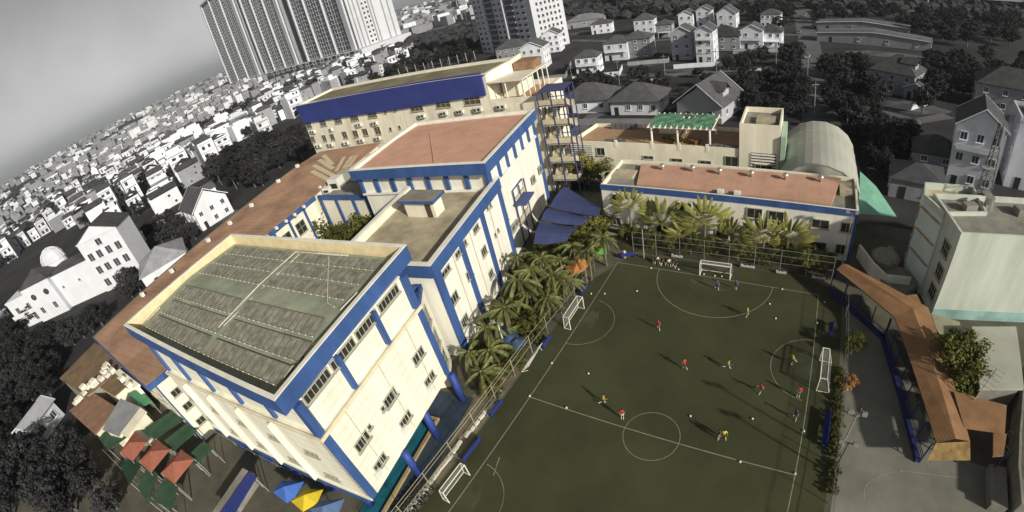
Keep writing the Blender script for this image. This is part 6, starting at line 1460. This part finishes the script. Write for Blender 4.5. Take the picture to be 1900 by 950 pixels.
# ---------------------------------------------------------------- crowded town on the left: one mesh per small house
def townhouse_mesh(seed):
    rd_ = random.Random(seed); b = MB(); w_ = rd_.uniform(5.2, 7.0); d = rd_.uniform(10, 14); h = rd_.choice((6.8, 7.4, 9.8, 10.6)); nz = 2 if h < 8 else 3
    b.box(0, 0, .0, w_, d, h, 0, 1)
    # white frame round the front: side fins and roof edge, dark openings set back between them
    for s in (-1, 1): b.box(s*(w_/2-.15), -d/2-.45, .0, .3, .9, h+.6, 0, 0)
    b.box(0, -d/2-.45, h+.002, w_-.6, .9, .6, 0, 0)
    for k in range(nz):
        z = h/nz*k
        b.box(-w_*.2, -d/2-.02, z+.7, w_*rd_.uniform(.18, .3), .10, h/nz*rd_.uniform(.38, .55), 0, 3)
        if (seed+k) % 3: b.box(w_*.2, -d/2-.02, z+.7, w_*rd_.uniform(.14, .3), .10, h/nz*rd_.uniform(.38, .55), 0, 3)
        b.box(0, -d/2-.5, z+h/nz-.35, w_-.62, .98, .3, 0, 0)
    b.face([(-w_/2+.3, -d/2-.015, .02), (w_/2-.3, -d/2-.015, .02), (w_/2-.3, -d/2-.015, h), (-w_/2+.3, -d/2-.015, h)], 0)
    for k in range(nz):
        z = h/nz*k
        if k and seed % 2: b.box(0, -d/2-.9, z+.0, w_-.9, .12, .85, 0, 0)
    for k in range(nz): b.box(w_/2+.02, rd_.uniform(-d*.3, d*.3), h/nz*k+1.1, .08, 1.0, 1.1, 0, 3)
    kind = seed % 4
    if kind == 0: roof_faces(b, w_, d, h+.62, 1.7, 'hip', .25, mi=2)
    elif kind == 1: roof_faces(b, w_, d, h+.62, 1.9, 'gable', .25, mi=2)
    elif kind == 2:
        q = [(-w_/2, -d/2), (w_/2, -d/2), (w_/2, d/2), (-w_/2, d/2)]; ring(b, q, inset(q, .3), h+.002, h+.9, 0); b.box(0, d*.15, h+.003, w_*.6, d*.4, 2.5, 0, 0); b.box(0, d*.15, h+2.504, w_*.68, d*.46, .2, 0, 2)
    else:
        b.face([(-w_/2-.2, -d/2, h+.62), (w_/2+.2, -d/2, h+.62), (w_/2+.2, d/2, h+2.3), (-w_/2-.2, d/2, h+2.3)], 2); b.box(0, d/2-.2, h+.003, w_, .3, 2.2, 0, 0)
    return b.mesh('townhouse', [GW, GM if seed % 3 else GW, (GR, GRD, GRL, GR)[seed % 4], GLASSG]), w_, d
TH = [townhouse_mesh(s) for s in range(20)]
THL = ['narrow white townhouse with grey hipped roof in the crowded town beyond the domed villa', 'narrow white townhouse with grey pitched gable roof in the crowded town beyond the domed villa', 'flat-topped white townhouse with rooftop room in the crowded town beyond the domed villa', 'white townhouse with single-slope pale roof in the crowded town beyond the domed villa']
town_px = [(-20, 350), (100, 292), (250, 222), (410, 160), (560, 150), (700, 112), (760, 95), (800, 100), (660, 165), (552, 190), (548, 235), (520, 245), (470, 250), (420, 272), (395, 318), (345, 372), (275, 402), (250, 400), (215, 405), (120, 425), (60, 455), (-20, 520)]
cand = []; ang = R(78); ca_, sa_ = cos(ang), sin(ang); random.seed(17)
for i in range(-80, 80):
    for j in range(-10, 95):
        # rows run along the street direction (ca_, sa_); house pairs back to back
        s_ = i*7.0; dd = 120+(j//2)*37+(j % 2)*14.5
        x = CAM.x-sa_*dd+ca_*s_; y = CAM.y+ca_*dd+sa_*s_; 
        if dd > 900: continue
        u, v = px_of((x, y, 0))
        if not in_poly(u, v, town_px): continue
        cand.append((hypot(x-CAM.x, y-CAM.y), x, y, j % 2, u, v))
cand.sort(); nth = 0; FARH = []; STUFF = []; GK_ = ('g0', 'g1', 'g2', 'g3')
for D_, x, y, side, u, v in cand:
    if random.random() < (.10 if D_ < 300 else .22 if D_ < 420 else .3): continue
    near = D_ < 300
    if near and any((x-a)**2+(y-c)**2 < 81 for a, c, r in HOUSES): continue
    if not near and sin(x*.021+.5)*sin(y*.026+1.0) > .6: STUFF.append((GK_[nth % 4], x, y, random.uniform(.7, 1.05), nth*1.7)); continue
    if any((x-a)**2+(y-c)**2 < (r+3.5)**2 for a, c, r in HOUSES if r > 5.1): continue
    if nth < 285:
        k = random.randrange(20); me, w_, d = TH[k]
        o = bpy.data.objects.new('townhouse', me); COL.objects.link(o); o.location = (x+random.uniform(-2, 2), y+random.uniform(-1.2, 1.2), 0)
        o.rotation_euler = (0, 0, ang+random.gauss(0, .09)+random.choice((0, 0, 0, 0, pi/2, -pi/2, pi))); kx = random.uniform(1.15, 1.6) if near else random.uniform(.85, 1.25); o.scale = (kx, random.uniform(.7, 1.05), random.uniform(.75, 1.15) if near else random.uniform(.65, 1.25))
        tag(o, THL[k % 4], 'house', 'townhouses in the crowded town beyond the domed villa'); nth += 1; HOUSES.append((x, y, 5))
    else: FARH.append((x, y, side))
LASTD = D_
def mass(name, label, cat, items, mats):
    b = MB(); rd_ = random.Random(9)
    for x, y, w_, d, h, r_, mi in items: b.box(x, y, 0, w_, d, h, r_, mi)
    o = b.build(name, mats, None); return tag(o, label, cat, None, 'stuff')
items = []; rd_ = random.Random(2)
for x, y, s in FARH:
    items.append((x, y, rd_.uniform(5.5, 7), rd_.uniform(8, 13), rd_.choice((6, 7, 9, 10, 12)), ang+rd_.uniform(-.05, .05), rd_.choice((0, 0, 1, 1, 2))))
# remote town out to the horizon
for _ in range(5200):
    u = rd_.uniform(-40, 900); D_ = 650*(9.0**rd_.random()); th = rd_.uniform(-1.75, -.1)
    x = CAM.x+sin(th)*D_; y = CAM.y+cos(th)*D_; uu, vv = px_of((x, y, 0))
    if uu < -60 or uu > 960 or vv < -20: continue
    cl = sin(x*.006+1.2)*sin(y*.0075+.4)
    if cl < .12: continue
    k = 1+D_/2500; items.append((x, y, rd_.uniform(7, 16)*k, rd_.uniform(8, 16)*k, rd_.choice((6, 7, 9, 11, 14))*(1+D_/5000), ang+rd_.uniform(-.4, .4), rd_.choice((0, 1, 1, 2))))
mass('far_town', 'mass of tiny pale houses fading to the horizon at the upper left', 'town', items, [GW, GM, GRL])
for i, (u, v, h, w_, lb) in enumerate(((38, 345, 20, 16, 'small grey mid-rise block with balcony grid far at the left edge'), (105, 280, 26, 14, 'pale slim mid-rise far away on the left horizon'), (412, 148, 30, 16, 'white mid-rise on the horizon left of the tower blocks'), (270, 268, 9, 20, 'long low school-like block with reddish roof in the town'))):
    p = at(u, v); t = thing('midrise', lb, 'building', (p.x, p.y, 0), None, R(78)); b = MB(); b.box(0, 0, .02, w_, 14, h); local_obj(b, 'wall', GW if i else GM, t)
    b = MB()
    for k in range(int(h/3.2)):
        for q in range(5): b.box((q-2)*w_/5.5, -7.03, k*3.2+1.2, w_/8, .2, 1.7)
    o = local_obj(b, 'windows', GLASSG, t); o['kind'] = 'stuff'
    b = MB(); b.box(0, 0, h+.001, w_+.4, 14.4, .5); local_obj(b, 'roof', GRL if i < 3 else mat('reddish_roof', (.22, .15, .13), .9, .2, .3), t)

# ---------------------------------------------------------------- high-rise blocks
WINP = MB(); WINP.box(0, -.06, 0, 1.9, .16, 1.9); WPANE = WINP.mesh('window', GLASSG)
def bay_wall(t, F, q0, q1, z0, z1, nb, floor, style, parts, wallm, out=0.0, grid=False):
    """one bay column field of a tower face: windows, light frames between them"""
    wb__ = MB(); fb = MB(); bw = (q1-q0)/nb; nf = int((z1-z0)/floor); n = 0
    for k in range(nf):
        z = z0+k*floor
        for i in range(nb):
            q = q0+bw*(i+.5); st = style[i % len(style)]
            ww, hh = {'w': (.62, .60), 'n': (.42, .5), 'd': (.85, .78), 's': (.5, .42)}[st]; ww *= bw; hh *= floor
            P = F.p(q, z+floor*.25, out+.02)
            if n < parts:
                o = bpy.data.objects.new('window', WPANE); COL.objects.link(o); o.parent = t; o.location = P-t.location; o.rotation_euler = (0, 0, F.rot); o.scale = (ww/1.9, 1, hh/1.9); n += 1
            else: F.box(wb__, q-ww/2, q+ww/2, z+floor*.25, z+floor*.25+hh, out-.04, out+.14)
            if grid: F.box(fb, q-bw*.5-.3, q-bw*.5+.3, z, z+floor-.02, out, out+.35); F.box(fb, q-bw*.49, q+bw*.49, z+floor*.02, z+floor*(.20 if st != 'd' else .08), out+.01, out+(.8 if st == 'w' else .4))
            elif st in 'ws': F.box(fb, q-ww/2-.3, q+ww/2+.3, z+floor*.25-.5, z+floor*.25-.02, out, out+.7 if st == 'w' else out+.3)
    if wb__.f: o = wb__.build('windows', GLASSG, t); o['kind'] = 'stuff'
    if fb.f: o = fb.build('balcony_fronts', wallm, t); o['kind'] = 'stuff'
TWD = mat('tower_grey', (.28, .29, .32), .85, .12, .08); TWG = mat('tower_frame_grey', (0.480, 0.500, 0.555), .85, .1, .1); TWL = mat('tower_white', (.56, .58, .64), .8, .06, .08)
AL = at(432, 163); AK = at(641, 112)
FA_ = Facade((AL.x, AL.y), (AK.x, AK.y))
qs = [FA_.sz(u, v)[0] for u, v in ((432, 163), (489, 144), (497, 142), (561, 128), (577, 124), (672, 106))]
HT = 168
print('tower q', [round(q) for q in qs])
def tower(q0, q1, label, style, last=False):
    c = FA_.p((q0+q1)/2); t = thing('apartment_tower', label, 'apartment tower', c, 'linked apartment towers')
    p = [FA_.p(q0), FA_.p(q1), FA_.p(q1, 0, -38), FA_.p(q0, 0, -38)]
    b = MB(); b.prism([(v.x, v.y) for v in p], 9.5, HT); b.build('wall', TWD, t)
    L = q1-q0; pw = L*.07
    for i, (a, w_) in enumerate(((0, .025), (.30, .012), (.62, .012), (.90, .07))):
        b = MB(); FA_.box(b, q0+L*a, q0+L*(a+w_), 9.5, HT+2, .01, 2.2); b.build('pier', TWL, t)
    for i, (a, c_) in enumerate(((.05, .295), (.325, .615), (.645, .885))):
        bay_wall(t, FA_, q0+L*a, q0+L*c_, 10.5, HT-1, (5, 6, 5)[i], 5.4, style[i], 33, TWG, 0.0, True)
    b = MB(); FA_.box(b, q0-1, q1+1, HT, HT+2.5, -39, 2.4); b.build('roof_parapet', TWL, t)
    b = MB(); FA_.box(b, q0+L*.3, q0+L*.7, HT+2.501, HT+9, -26, -8); b.build('plant_room', TWD, t)
    return t
tower(qs[0], qs[1], 'leftmost slab of the linked apartment towers, its whole height in view', ('nwd', 'wdwn', 'dws'))
tower(qs[2], qs[3], 'middle slab of the linked apartment towers, with a wide white pier', ('dwd', 'wdws', 'ndw'))
t3 = tower(qs[4], qs[5], 'nearest slab of the linked apartment towers with bright white end wall', ('wdw', 'nwdw', 'dwn'))
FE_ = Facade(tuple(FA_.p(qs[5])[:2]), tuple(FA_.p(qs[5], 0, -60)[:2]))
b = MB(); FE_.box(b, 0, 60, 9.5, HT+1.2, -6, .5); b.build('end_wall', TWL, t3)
b = MB()
for g_ in (3, 8, 14, 27, 31, 44, 52): FE_.box(b, g_, g_+1.6, 9.6, HT, .51, .9)
b.build('groove', TWD, t3)
bay_wall(t3, FE_, 17, 27, 10.5, HT-1, 2, 5.4, 'sn', 20, TWL, .5)
for (a, c) in ((qs[1], qs[2]), (qs[3], qs[4])):
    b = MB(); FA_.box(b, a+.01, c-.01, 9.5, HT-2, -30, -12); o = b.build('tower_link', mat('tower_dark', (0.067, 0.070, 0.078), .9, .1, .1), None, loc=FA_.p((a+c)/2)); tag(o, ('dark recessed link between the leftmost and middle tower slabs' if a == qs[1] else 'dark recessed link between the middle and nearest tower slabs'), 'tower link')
t = thing('podium', 'long white podium with dark openings under the linked apartment towers', 'podium', FA_.p((qs[0]+qs[5])/2))
b = MB(); FA_.box(b, qs[0]-6, qs[5]+16, .02, 9.4, -62, 8); b.build('wall', TWL, t)
bay_wall(t, FA_, qs[0], qs[5]+12, .6, 9.4, 48, 4.2, 'dn', 96, TWL, 8.0)
# right tower block
T0 = at(1001, 98); TLp = at(897, 100); TRp = at(1057, 82)
a = Vector((TLp.x-T0.x, TLp.y-T0.y)).normalized()
T0 = Vector((T0.x, T0.y)); 
def along(u, v0, A_, dr):
    """end of a wall from A_ along dr whose foot shows at picture column u"""
    best = None
    for i in range(40, 900):
        q = A_+dr*(i*.1); uu, vv = px_of((q.x, q.y, 0)); e = abs(uu-u)
        if best is None or e < best[0]: best = (e, q)
    return best[1]
d1 = (Vector((-.93, .37))).normalized(); d2 = Vector((.37, .93)).normalized()
L_ = along(897, 90, T0, d1); R_ = along(1057, 80, T0, d2)
FT1 = Facade(tuple(L_), tuple(T0)); FT2 = Facade(tuple(T0), tuple(R_)); HB = 62
print('tower2', FT1.L, FT2.L)
t = thing('apartment_tower', 'pale grey apartment block with recessed balconies and bright white right face', 'apartment tower', (T0.x, T0.y, 0))
q4 = R_+(L_-T0); b = MB(); b.prism([tuple(L_), tuple(T0), tuple(R_), tuple(q4)], .02, HB); b.build('wall', mat('tower_mid', (.58, .60, .66), .85, .08, .1), t)
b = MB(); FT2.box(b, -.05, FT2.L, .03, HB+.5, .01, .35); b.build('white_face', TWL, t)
LL = FT1.L
for i, (a0, a1) in enumerate(((0, .2), (.38, .56), (.74, .93))):
    bay_wall(t, FT1, LL*a0, LL*a1, 1, HB-1, 2, 3.2, 's', 20, mat('tower_mid_light', (.66, .68, .74), .85, .08, .1))
for i, (a0, a1) in enumerate(((.24, .38), (.60, .74))):
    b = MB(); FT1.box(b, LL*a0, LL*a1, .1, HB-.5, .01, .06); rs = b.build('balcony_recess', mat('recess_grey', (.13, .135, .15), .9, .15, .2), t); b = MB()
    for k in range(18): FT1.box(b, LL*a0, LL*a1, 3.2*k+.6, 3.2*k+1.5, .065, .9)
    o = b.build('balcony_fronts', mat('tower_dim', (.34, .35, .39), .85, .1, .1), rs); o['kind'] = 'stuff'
for a0 in (.205, .565): b = MB(); FT1.box(b, LL*a0, LL*(a0+.03), .1, HB+.4, .07, 1.6); b.build('pier', TWL, t)
bay_wall(t, FT2, 2.5, FT2.L-2, 1, HB-1, 6, 3.2, 'nsn', 36, TWL, .33)
b = MB(); b.prism([tuple(L_), tuple(T0), tuple(R_), tuple(q4)], HB+.6, HB+1.6); b.build('roof_parapet', TWL, t)
# billboard and pole beyond
p = at(848, 27); t = thing('billboard', 'big dark roadside billboard on a single pale column left of the right tower', 'billboard', (p.x, p.y, 0)); b = MB(); b.tube((p.x, p.y, 0), (p.x, p.y, 14), 1.1, 8); b.build('column', GM, t)
b = MB(); b.box(p.x, p.y, 14.01, 24, 1.2, 11, R(-30)); f_ = b.build('frame', GRL, t); b = MB(); n_ = Vector((sin(R(-30)), -cos(R(-30)), 0)); b.box(p.x+n_.x*.7, p.y+n_.y*.7, 14.9, 22.4, .3, 9.2, R(-30)); b.build('panel', mat('billboard_panel', (0.096, 0.100, 0.111), .6, .2, .1), t)
lamp_post(at2(805, 50), 26, 'tall dark pole in the open field left of the billboard', 2, mat('dark_steel', (.10, .10, .10), .6, .2, 3))
# elevated railway along the highway
t = thing('viaduct', 'long pale elevated railway line crossing the top of the picture', 'viaduct', at(1300, 8))
pts = [at(u, v) for u, v in ((870, 40), (1060, 16), (1250, 6), (1400, 3), (1560, 6), (1720, 11), (1900, 20), (1990, 28))]
b = MB()
for a, c in zip(pts[:-1], pts[1:]):
    d = (c-a).normalized(); n = Vector((-d.y, d.x, 0)); b.obox(a-n*3+Vector((0, 0, 6)), c-a, n*6, (0, 0, 1.2)); b.obox(a-n*3.2+Vector((0, 0, 7.201)), c-a, n*.3, (0, 0, .9))
b.build('deck', GRL, t)
for a, c in zip(pts[:-1], pts[1:]):
    n_ = max(1, int((c-a).length/30))
    for k in range(n_): p = a.lerp(c, k/n_); b = MB(); b.tube((p.x, p.y, 0), (p.x, p.y, 5.99), 1.0, 6); b.build('pier', GM, t)
# vehicles on the far road
cb = MB(); cb.obox((-2.1, -.85, .35), (4.2, 0, 0), (0, 1.7, 0), (0, 0, .6)); CARB = cb.mesh('body', [mat('car_paint', (.5, .5, .5), .3, .1, 2, obj_var=.6)])
cb = MB(); cb.prism([(-1.5, -.75), (1.0, -.75), (1.0, .75), (-1.5, .75)], .951, 1.45); CARC = cb.mesh('cabin', [GLASSG])
cb = MB(); cb.tube((0, -.1, .33), (0, .1, .33), .33, 10); CARW = cb.mesh('wheel', [RUBBER])
def car_parts(t):
    for nm, me in (('body', CARB), ('cabin', CARC)): o = bpy.data.objects.new(nm, me); COL.objects.link(o); o.parent = t
    for x in (-1.3, 1.3):
        for y in (-.8, .8): o = bpy.data.objects.new('wheel', CARW); COL.objects.link(o); o.parent = t; o.location = (x, y, 0)
for i, (u, v) in enumerate(((1492, 30), (1482, 62), (1508, 52), (1498, 108), (1518, 36), (1090, 22), (1180, 20), (1250, 17), (1330, 16), (1600, 22), (1690, 26), (1790, 31), (1840, 34), (1150, 13))):
    p = at(u, v); t = thing('parked_car' if i < 5 else 'car', 'pale car on the straight road leading up between dark trees' if i < 5 else 'small pale car on the far highway at the top of the picture', 'car', (p.x, p.y, .03), 'cars on the straight road' if i < 5 else 'cars on the far highway', R(82) if i < 5 else R(-12))
    car_parts(t)
# ================================================================ TREES AROUND THE SCHOOL (grey in the photograph)
def fill(poly, n, gap, keys, smin, smax, label, grp, seed, stuff=False):
    rd_ = random.Random(seed); got = []; tries = 0
    xs, ys = [q[0] for q in poly], [q[1] for q in poly]
    while len(got) < n and tries < 6000:
        tries += 1; u, v = rd_.uniform(min(xs), max(xs)), rd_.uniform(min(ys), max(ys))
        if not in_poly(u, v, poly): continue
        p = at(u, v); s = rd_.uniform(smin, smax)
        if any((p.x-x)**2+(p.y-y)**2 < (gap*.5*(s+q))**2 for x, y, q in got): continue
        if any((p.x-x)**2+(p.y-y)**2 < (r*.9+1.2)**2 for x, y, r in HOUSES): continue
        got.append((p.x, p.y, s)); k = keys[rd_.randrange(len(keys))]
        if stuff: STUFF.append((k, p.x, p.y, s, rd_.random()*6.28))
        else: tree(k, p.x, p.y, (s, s, s*rd_.uniform(.85, 1.15)), label, grp, rd_.random()*6.28)
    return len(got)
GK = ('g0', 'g1', 'g2', 'g3')
N_ = []
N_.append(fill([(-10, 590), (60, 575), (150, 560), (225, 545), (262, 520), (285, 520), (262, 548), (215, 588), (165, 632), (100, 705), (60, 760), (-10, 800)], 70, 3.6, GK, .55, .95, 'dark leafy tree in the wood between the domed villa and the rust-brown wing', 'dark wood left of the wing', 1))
N_.append(fill([(-10, 700), (90, 660), (110, 740), (60, 760), (110, 850), (160, 830), (230, 950), (-10, 960)], 34, 3.8, GK, .6, .95, 'dark tree in the shadowy lower left corner', 'dark trees in the lower left corner', 2))
N_.append(fill([(400, 335), (425, 295), (470, 275), (512, 262), (548, 258), (588, 288), (545, 308), (500, 338), (466, 370), (440, 355), (405, 365)], 34, 4.2, ('g0', 'g1', 'gt', 'g3'), .8, 1.25, 'tall dark tree in the grove behind the rust-brown wing', 'grove behind the wing', 3))
N_.append(fill([(272, 440), (300, 405), (340, 392), (345, 420), (395, 440), (340, 455), (300, 455), (285, 478), (265, 465)], 18, 3.6, GK, .5, .75, 'dark tree around the steep-gabled white house', 'trees by the gabled house', 4))
N_.append(fill([(0, 385), (60, 372), (62, 400), (0, 430)], 6, 5, GK, .8, 1.1, 'dark tree at the far left edge among the townhouses', 'trees at the left edge', 5, True))
N_.append(fill([(680, 168), (740, 130), (800, 105), (870, 85), (905, 112), (840, 120), (760, 140), (700, 175)], 26, 5, ('g0', 'g1', 'g2', 'gt'), .8, 1.2, 'dark tree behind the long back block', 'trees behind the back block', 6, True))
N_.append(fill([(1040, 225), (1075, 165), (1060, 130), (1130, 150), (1250, 150), (1270, 190), (1330, 140), (1370, 160), (1250, 165)], 16, 4.5, GK + ('b0',), .5, .8, 'dark garden tree between the houses beyond the terrace', 'garden trees among the houses', 7))
N_.append(fill([(1050, 150), (1240, 140), (1490, 100), (1480, 128), (1380, 135), (1260, 150), (1100, 175), (1060, 180)], 22, 3.5, ('b0', 'b1', 'g1'), .45, .75, 'dark shrub or small tree beside the street between far houses', 'shrubs by the far street', 17))
N_.append(fill([(1340, 118), (1480, 95), (1492, 150), (1490, 240), (1450, 235), (1380, 222), (1385, 160)], 34, 3.8, GK, .55, .95, 'dark tree in the plot right of the big gabled house', 'trees left of the straight road', 8, True))
N_.append(fill([(1525, 120), (1610, 120), (1640, 240), (1690, 260), (1640, 335), (1600, 300), (1570, 235), (1530, 200)], 44, 3.8, GK, .55, 1.0, 'dark tree in the wood right of the straight road', 'wood right of the road', 9))
N_.append(fill([(1690, 120), (1900, 100), (1900, 185), (1810, 170), (1750, 200), (1705, 240)], 30, 4.2, GK, .6, 1.0, 'dark tree behind the tall houses on the right', 'trees at the right edge', 10, True))
N_.append(fill([(1515, 22), (1900, 40), (1900, 100), (1700, 78), (1520, 45)], 36, 7, ('g0', 'g1', 'g2'), .9, 1.4, 'dark tree in the belt below the viaduct', 'tree belt below the viaduct', 11, True))
N_.append(fill([(1060, 40), (1130, 30), (1250, 28), (1480, 18), (1470, 40), (1380, 40), (1230, 45)], 18, 7, GK, .8, 1.2, 'dark tree between the back row of houses and the highway', 'trees by the highway', 12, True))
N_.append(fill([(1400, 10), (1470, 8), (1470, 50), (1440, 60), (1420, 30)], 10, 5, GK, .9, 1.2, 'dark tree left of the straight road at the top', 'trees by the road top', 14, True))
N_.append(fill([(1625, 290), (1650, 250), (1690, 275), (1680, 310)], 5, 3.5, GK, .6, .8, 'dark tree with pale blossom left of the small dark houses', 'trees by the dark houses', 15))
print('trees', N_, 'townhouses', nth, 'last', LASTD, 'far', len(FARH))
random.seed(31)
gv = 0
for D_, x, y, side, u, v in cand:
    if gv > 220 or D_ > 600: break
    if D_ > 230 and random.random() < .34:
        xx, yy = x+sa_*random.choice((9, -9)), y-ca_*9
        if any((xx-a)**2+(yy-c)**2 < (r+1.5)**2 for a, c, r in HOUSES if r > 5.5): continue
        STUFF.append((GK[gv % 4], xx, yy, random.uniform(.6, 1.0), gv*1.3)); gv += 1
# far woods: flattened leafy masses nobody could count
b = MB(); rd_ = random.Random(4); nb_ = 0
for _ in range(9000):
    D_ = 330*(12.0**rd_.random()); th = rd_.uniform(-1.8, .75); x = CAM.x+sin(th)*D_; y = CAM.y+cos(th)*D_
    uu, vv = px_of((x, y, 0))
    if uu < -60 or uu > 1960 or vv < -30 or (uu < 700 and D_ < 620): continue
    if sin(x*.006+1.2)*sin(y*.0075+.4) > .16 and uu < 960: continue
    if uu > 960 and D_ < 420 and not in_poly(uu, vv, [(1050, 0), (1900, 0), (1900, 60), (1500, 30), (1060, 40)]): continue
    r = rd_.uniform(3, 6)*(1+D_/1500); h = rd_.uniform(3.5, 7)*(1+D_/6000); n0 = len(b.v); n = 6
    b.v.append((x, y, h))
    for j, (rr, zz) in enumerate(((.62, .82), (1.0, .4), (.8, 0))):
        for i in range(n): a = 2*pi*i/n+j*.5; q = rd_.uniform(.75, 1.2); b.v.append((x+r*rr*q*cos(a), y+r*rr*q*sin(a), h*zz*rd_.uniform(.85, 1.1)))
    for i in range(n):
        i2 = (i+1) % n; b.f.append((n0, n0+1+i, n0+1+i2)); b.m.append(0)
        for j in (0, 1): b.f.append((n0+1+j*n+i, n0+1+(j+1)*n+i, n0+1+(j+1)*n+i2, n0+1+j*n+i2)); b.m.append(0)
    nb_ += 1
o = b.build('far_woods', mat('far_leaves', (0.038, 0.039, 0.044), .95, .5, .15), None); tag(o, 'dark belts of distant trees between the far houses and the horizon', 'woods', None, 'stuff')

# the farther dark trees as one mass (the nearest ones above are objects of their own)
import numpy as np
def arr(me):
    v = np.empty(len(me.vertices)*3); me.vertices.foreach_get('co', v); return v.reshape(-1, 3), [tuple(p.vertices) for p in me.polygons]
_A = {}; VV = []; FF = []; MI = []; off = 0
for k, x, y, s_, r_ in STUFF:
    for j, me in ((0, TREES[k][2]), (1, TREES[k][1])):
        if me.name not in _A: _A[me.name] = arr(me)
        v, f = _A[me.name]; c, n_ = cos(r_), sin(r_)
        w_ = np.stack([(v[:, 0]*c-v[:, 1]*n_)*s_+x, (v[:, 0]*n_+v[:, 1]*c)*s_+y, v[:, 2]*s_], -1)
        VV.append(w_); FF += [tuple(i+off for i in q) for q in f]; MI += [j]*len(f); off += len(v)
me = bpy.data.meshes.new('distant_trees'); me.from_pydata(np.concatenate(VV).tolist(), [], FF); me.materials.append(GTREE); me.materials.append(GBARK)
me.polygons.foreach_set('material_index', MI); o = bpy.data.objects.new('distant_trees', me); COL.objects.link(o)
tag(o, 'remaining dark trees scattered between the houses and along the far belts', 'trees', None, 'stuff')
print('stuff trees', len(STUFF))

# garden walls between the far houses
for i, (pp, lb) in enumerate((([(1062, 150), (1150, 140), (1155, 128)], 'pale garden wall before the small white two-storey house'), ([(1165, 122), (1240, 116), (1246, 100)], 'grey garden wall below the unfinished house'), ([(1250, 128), (1340, 122)], 'white garden wall at the foot of the ornate townhouse'),
        ([(1360, 100), (1470, 96)], 'pale wall along the plots left of the straight road'), ([(1625, 195), (1690, 205), (1720, 195)], 'dim garden wall in front of the grey villa'), ([(1045, 232), (1240, 232)], 'low wall behind the twin bungalows terrace'), ([(280, 425), (340, 400), (352, 425)], 'white garden wall left of the steep-gabled house'), ([(1000, 150), (1050, 145), (1060, 120)], 'pale wall below the white arched-bay house'))):
    wall_run('garden_wall', [at2(*q) for q in pp], 1.6, .25, GM if i % 2 else GW, lb, 'wall')
# air: faint haze over the whole place
hz = MB(); hz.obox((-9300, -9300, -1.0), (18600, 0, 0), (0, 18600, 0), (0, 0, 190.0))
hm = bpy.data.materials.new('haze_air'); hm.use_nodes = True; hn = hm.node_tree; hn.nodes.remove(hn.nodes['Principled BSDF'])
pv = hn.nodes.new('ShaderNodeVolumePrincipled'); pv.inputs['Color'].default_value = (.80, .86, .96, 1); pv.inputs['Density'].default_value = HAZE; pv.inputs['Anisotropy'].default_value = .2
hn.links.new(pv.outputs[0], hn.nodes['Material Output'].inputs['Volume'])
o = hz.build('haze', hm, None); o['kind'] = 'stuff'

# utility poles with wires, and cars on the small streets beyond the terrace
pl = [at2(*q) for q in ((1065, 168), (1150, 158), (1235, 148), (1330, 140), (1440, 132), (1498, 150), (1510, 215))]; wires = MB()
for i, (x, y) in enumerate(pl):
    t = thing('utility_pole', 'slim grey utility pole with crossarm along the street beyond the twin bungalows', 'utility pole', (x, y, 0), 'utility poles on the far street')
    b = MB(); b.tube((x, y, 0), (x, y, 8.5), .14, 6, .09); b.build('pole', GM, t); b = MB(); b.box(x, y-.12, 7.8, 1.8, .12, .14, R(20)); b.build('crossarm', GM, t)
for (x0, y0), (x1, y1) in zip(pl[:-1], pl[1:]):
    for o_ in (-.7, 0, .7):
        P = [Vector((x0+(x1-x0)*k/6, y0+(y1-y0)*k/6+o_, 7.95-1.2*(1-(2*k/6-1)**2)*.5)) for k in range(7)]; wires.path(P, .03, 3)
o = wires.build('overhead_wires', RUBBER, None, loc=(*pl[0], 0)); tag(o, 'dark overhead wires slung between the utility poles beyond the bungalows', 'wires')
for i, (u, v, a) in enumerate(((1120, 160, 10), (1215, 150, 8), (1290, 142, 190), (1400, 133, 8), (1145, 82, 5), (1330, 76, 185), (1575, 200, 20), (1690, 232, 15))):
    p = at(u, v); t = thing('parked_car', 'car parked on one of the small streets between the far grey houses', 'car', (p.x, p.y, .04), 'cars between the far houses', R(a))
    car_parts(t)
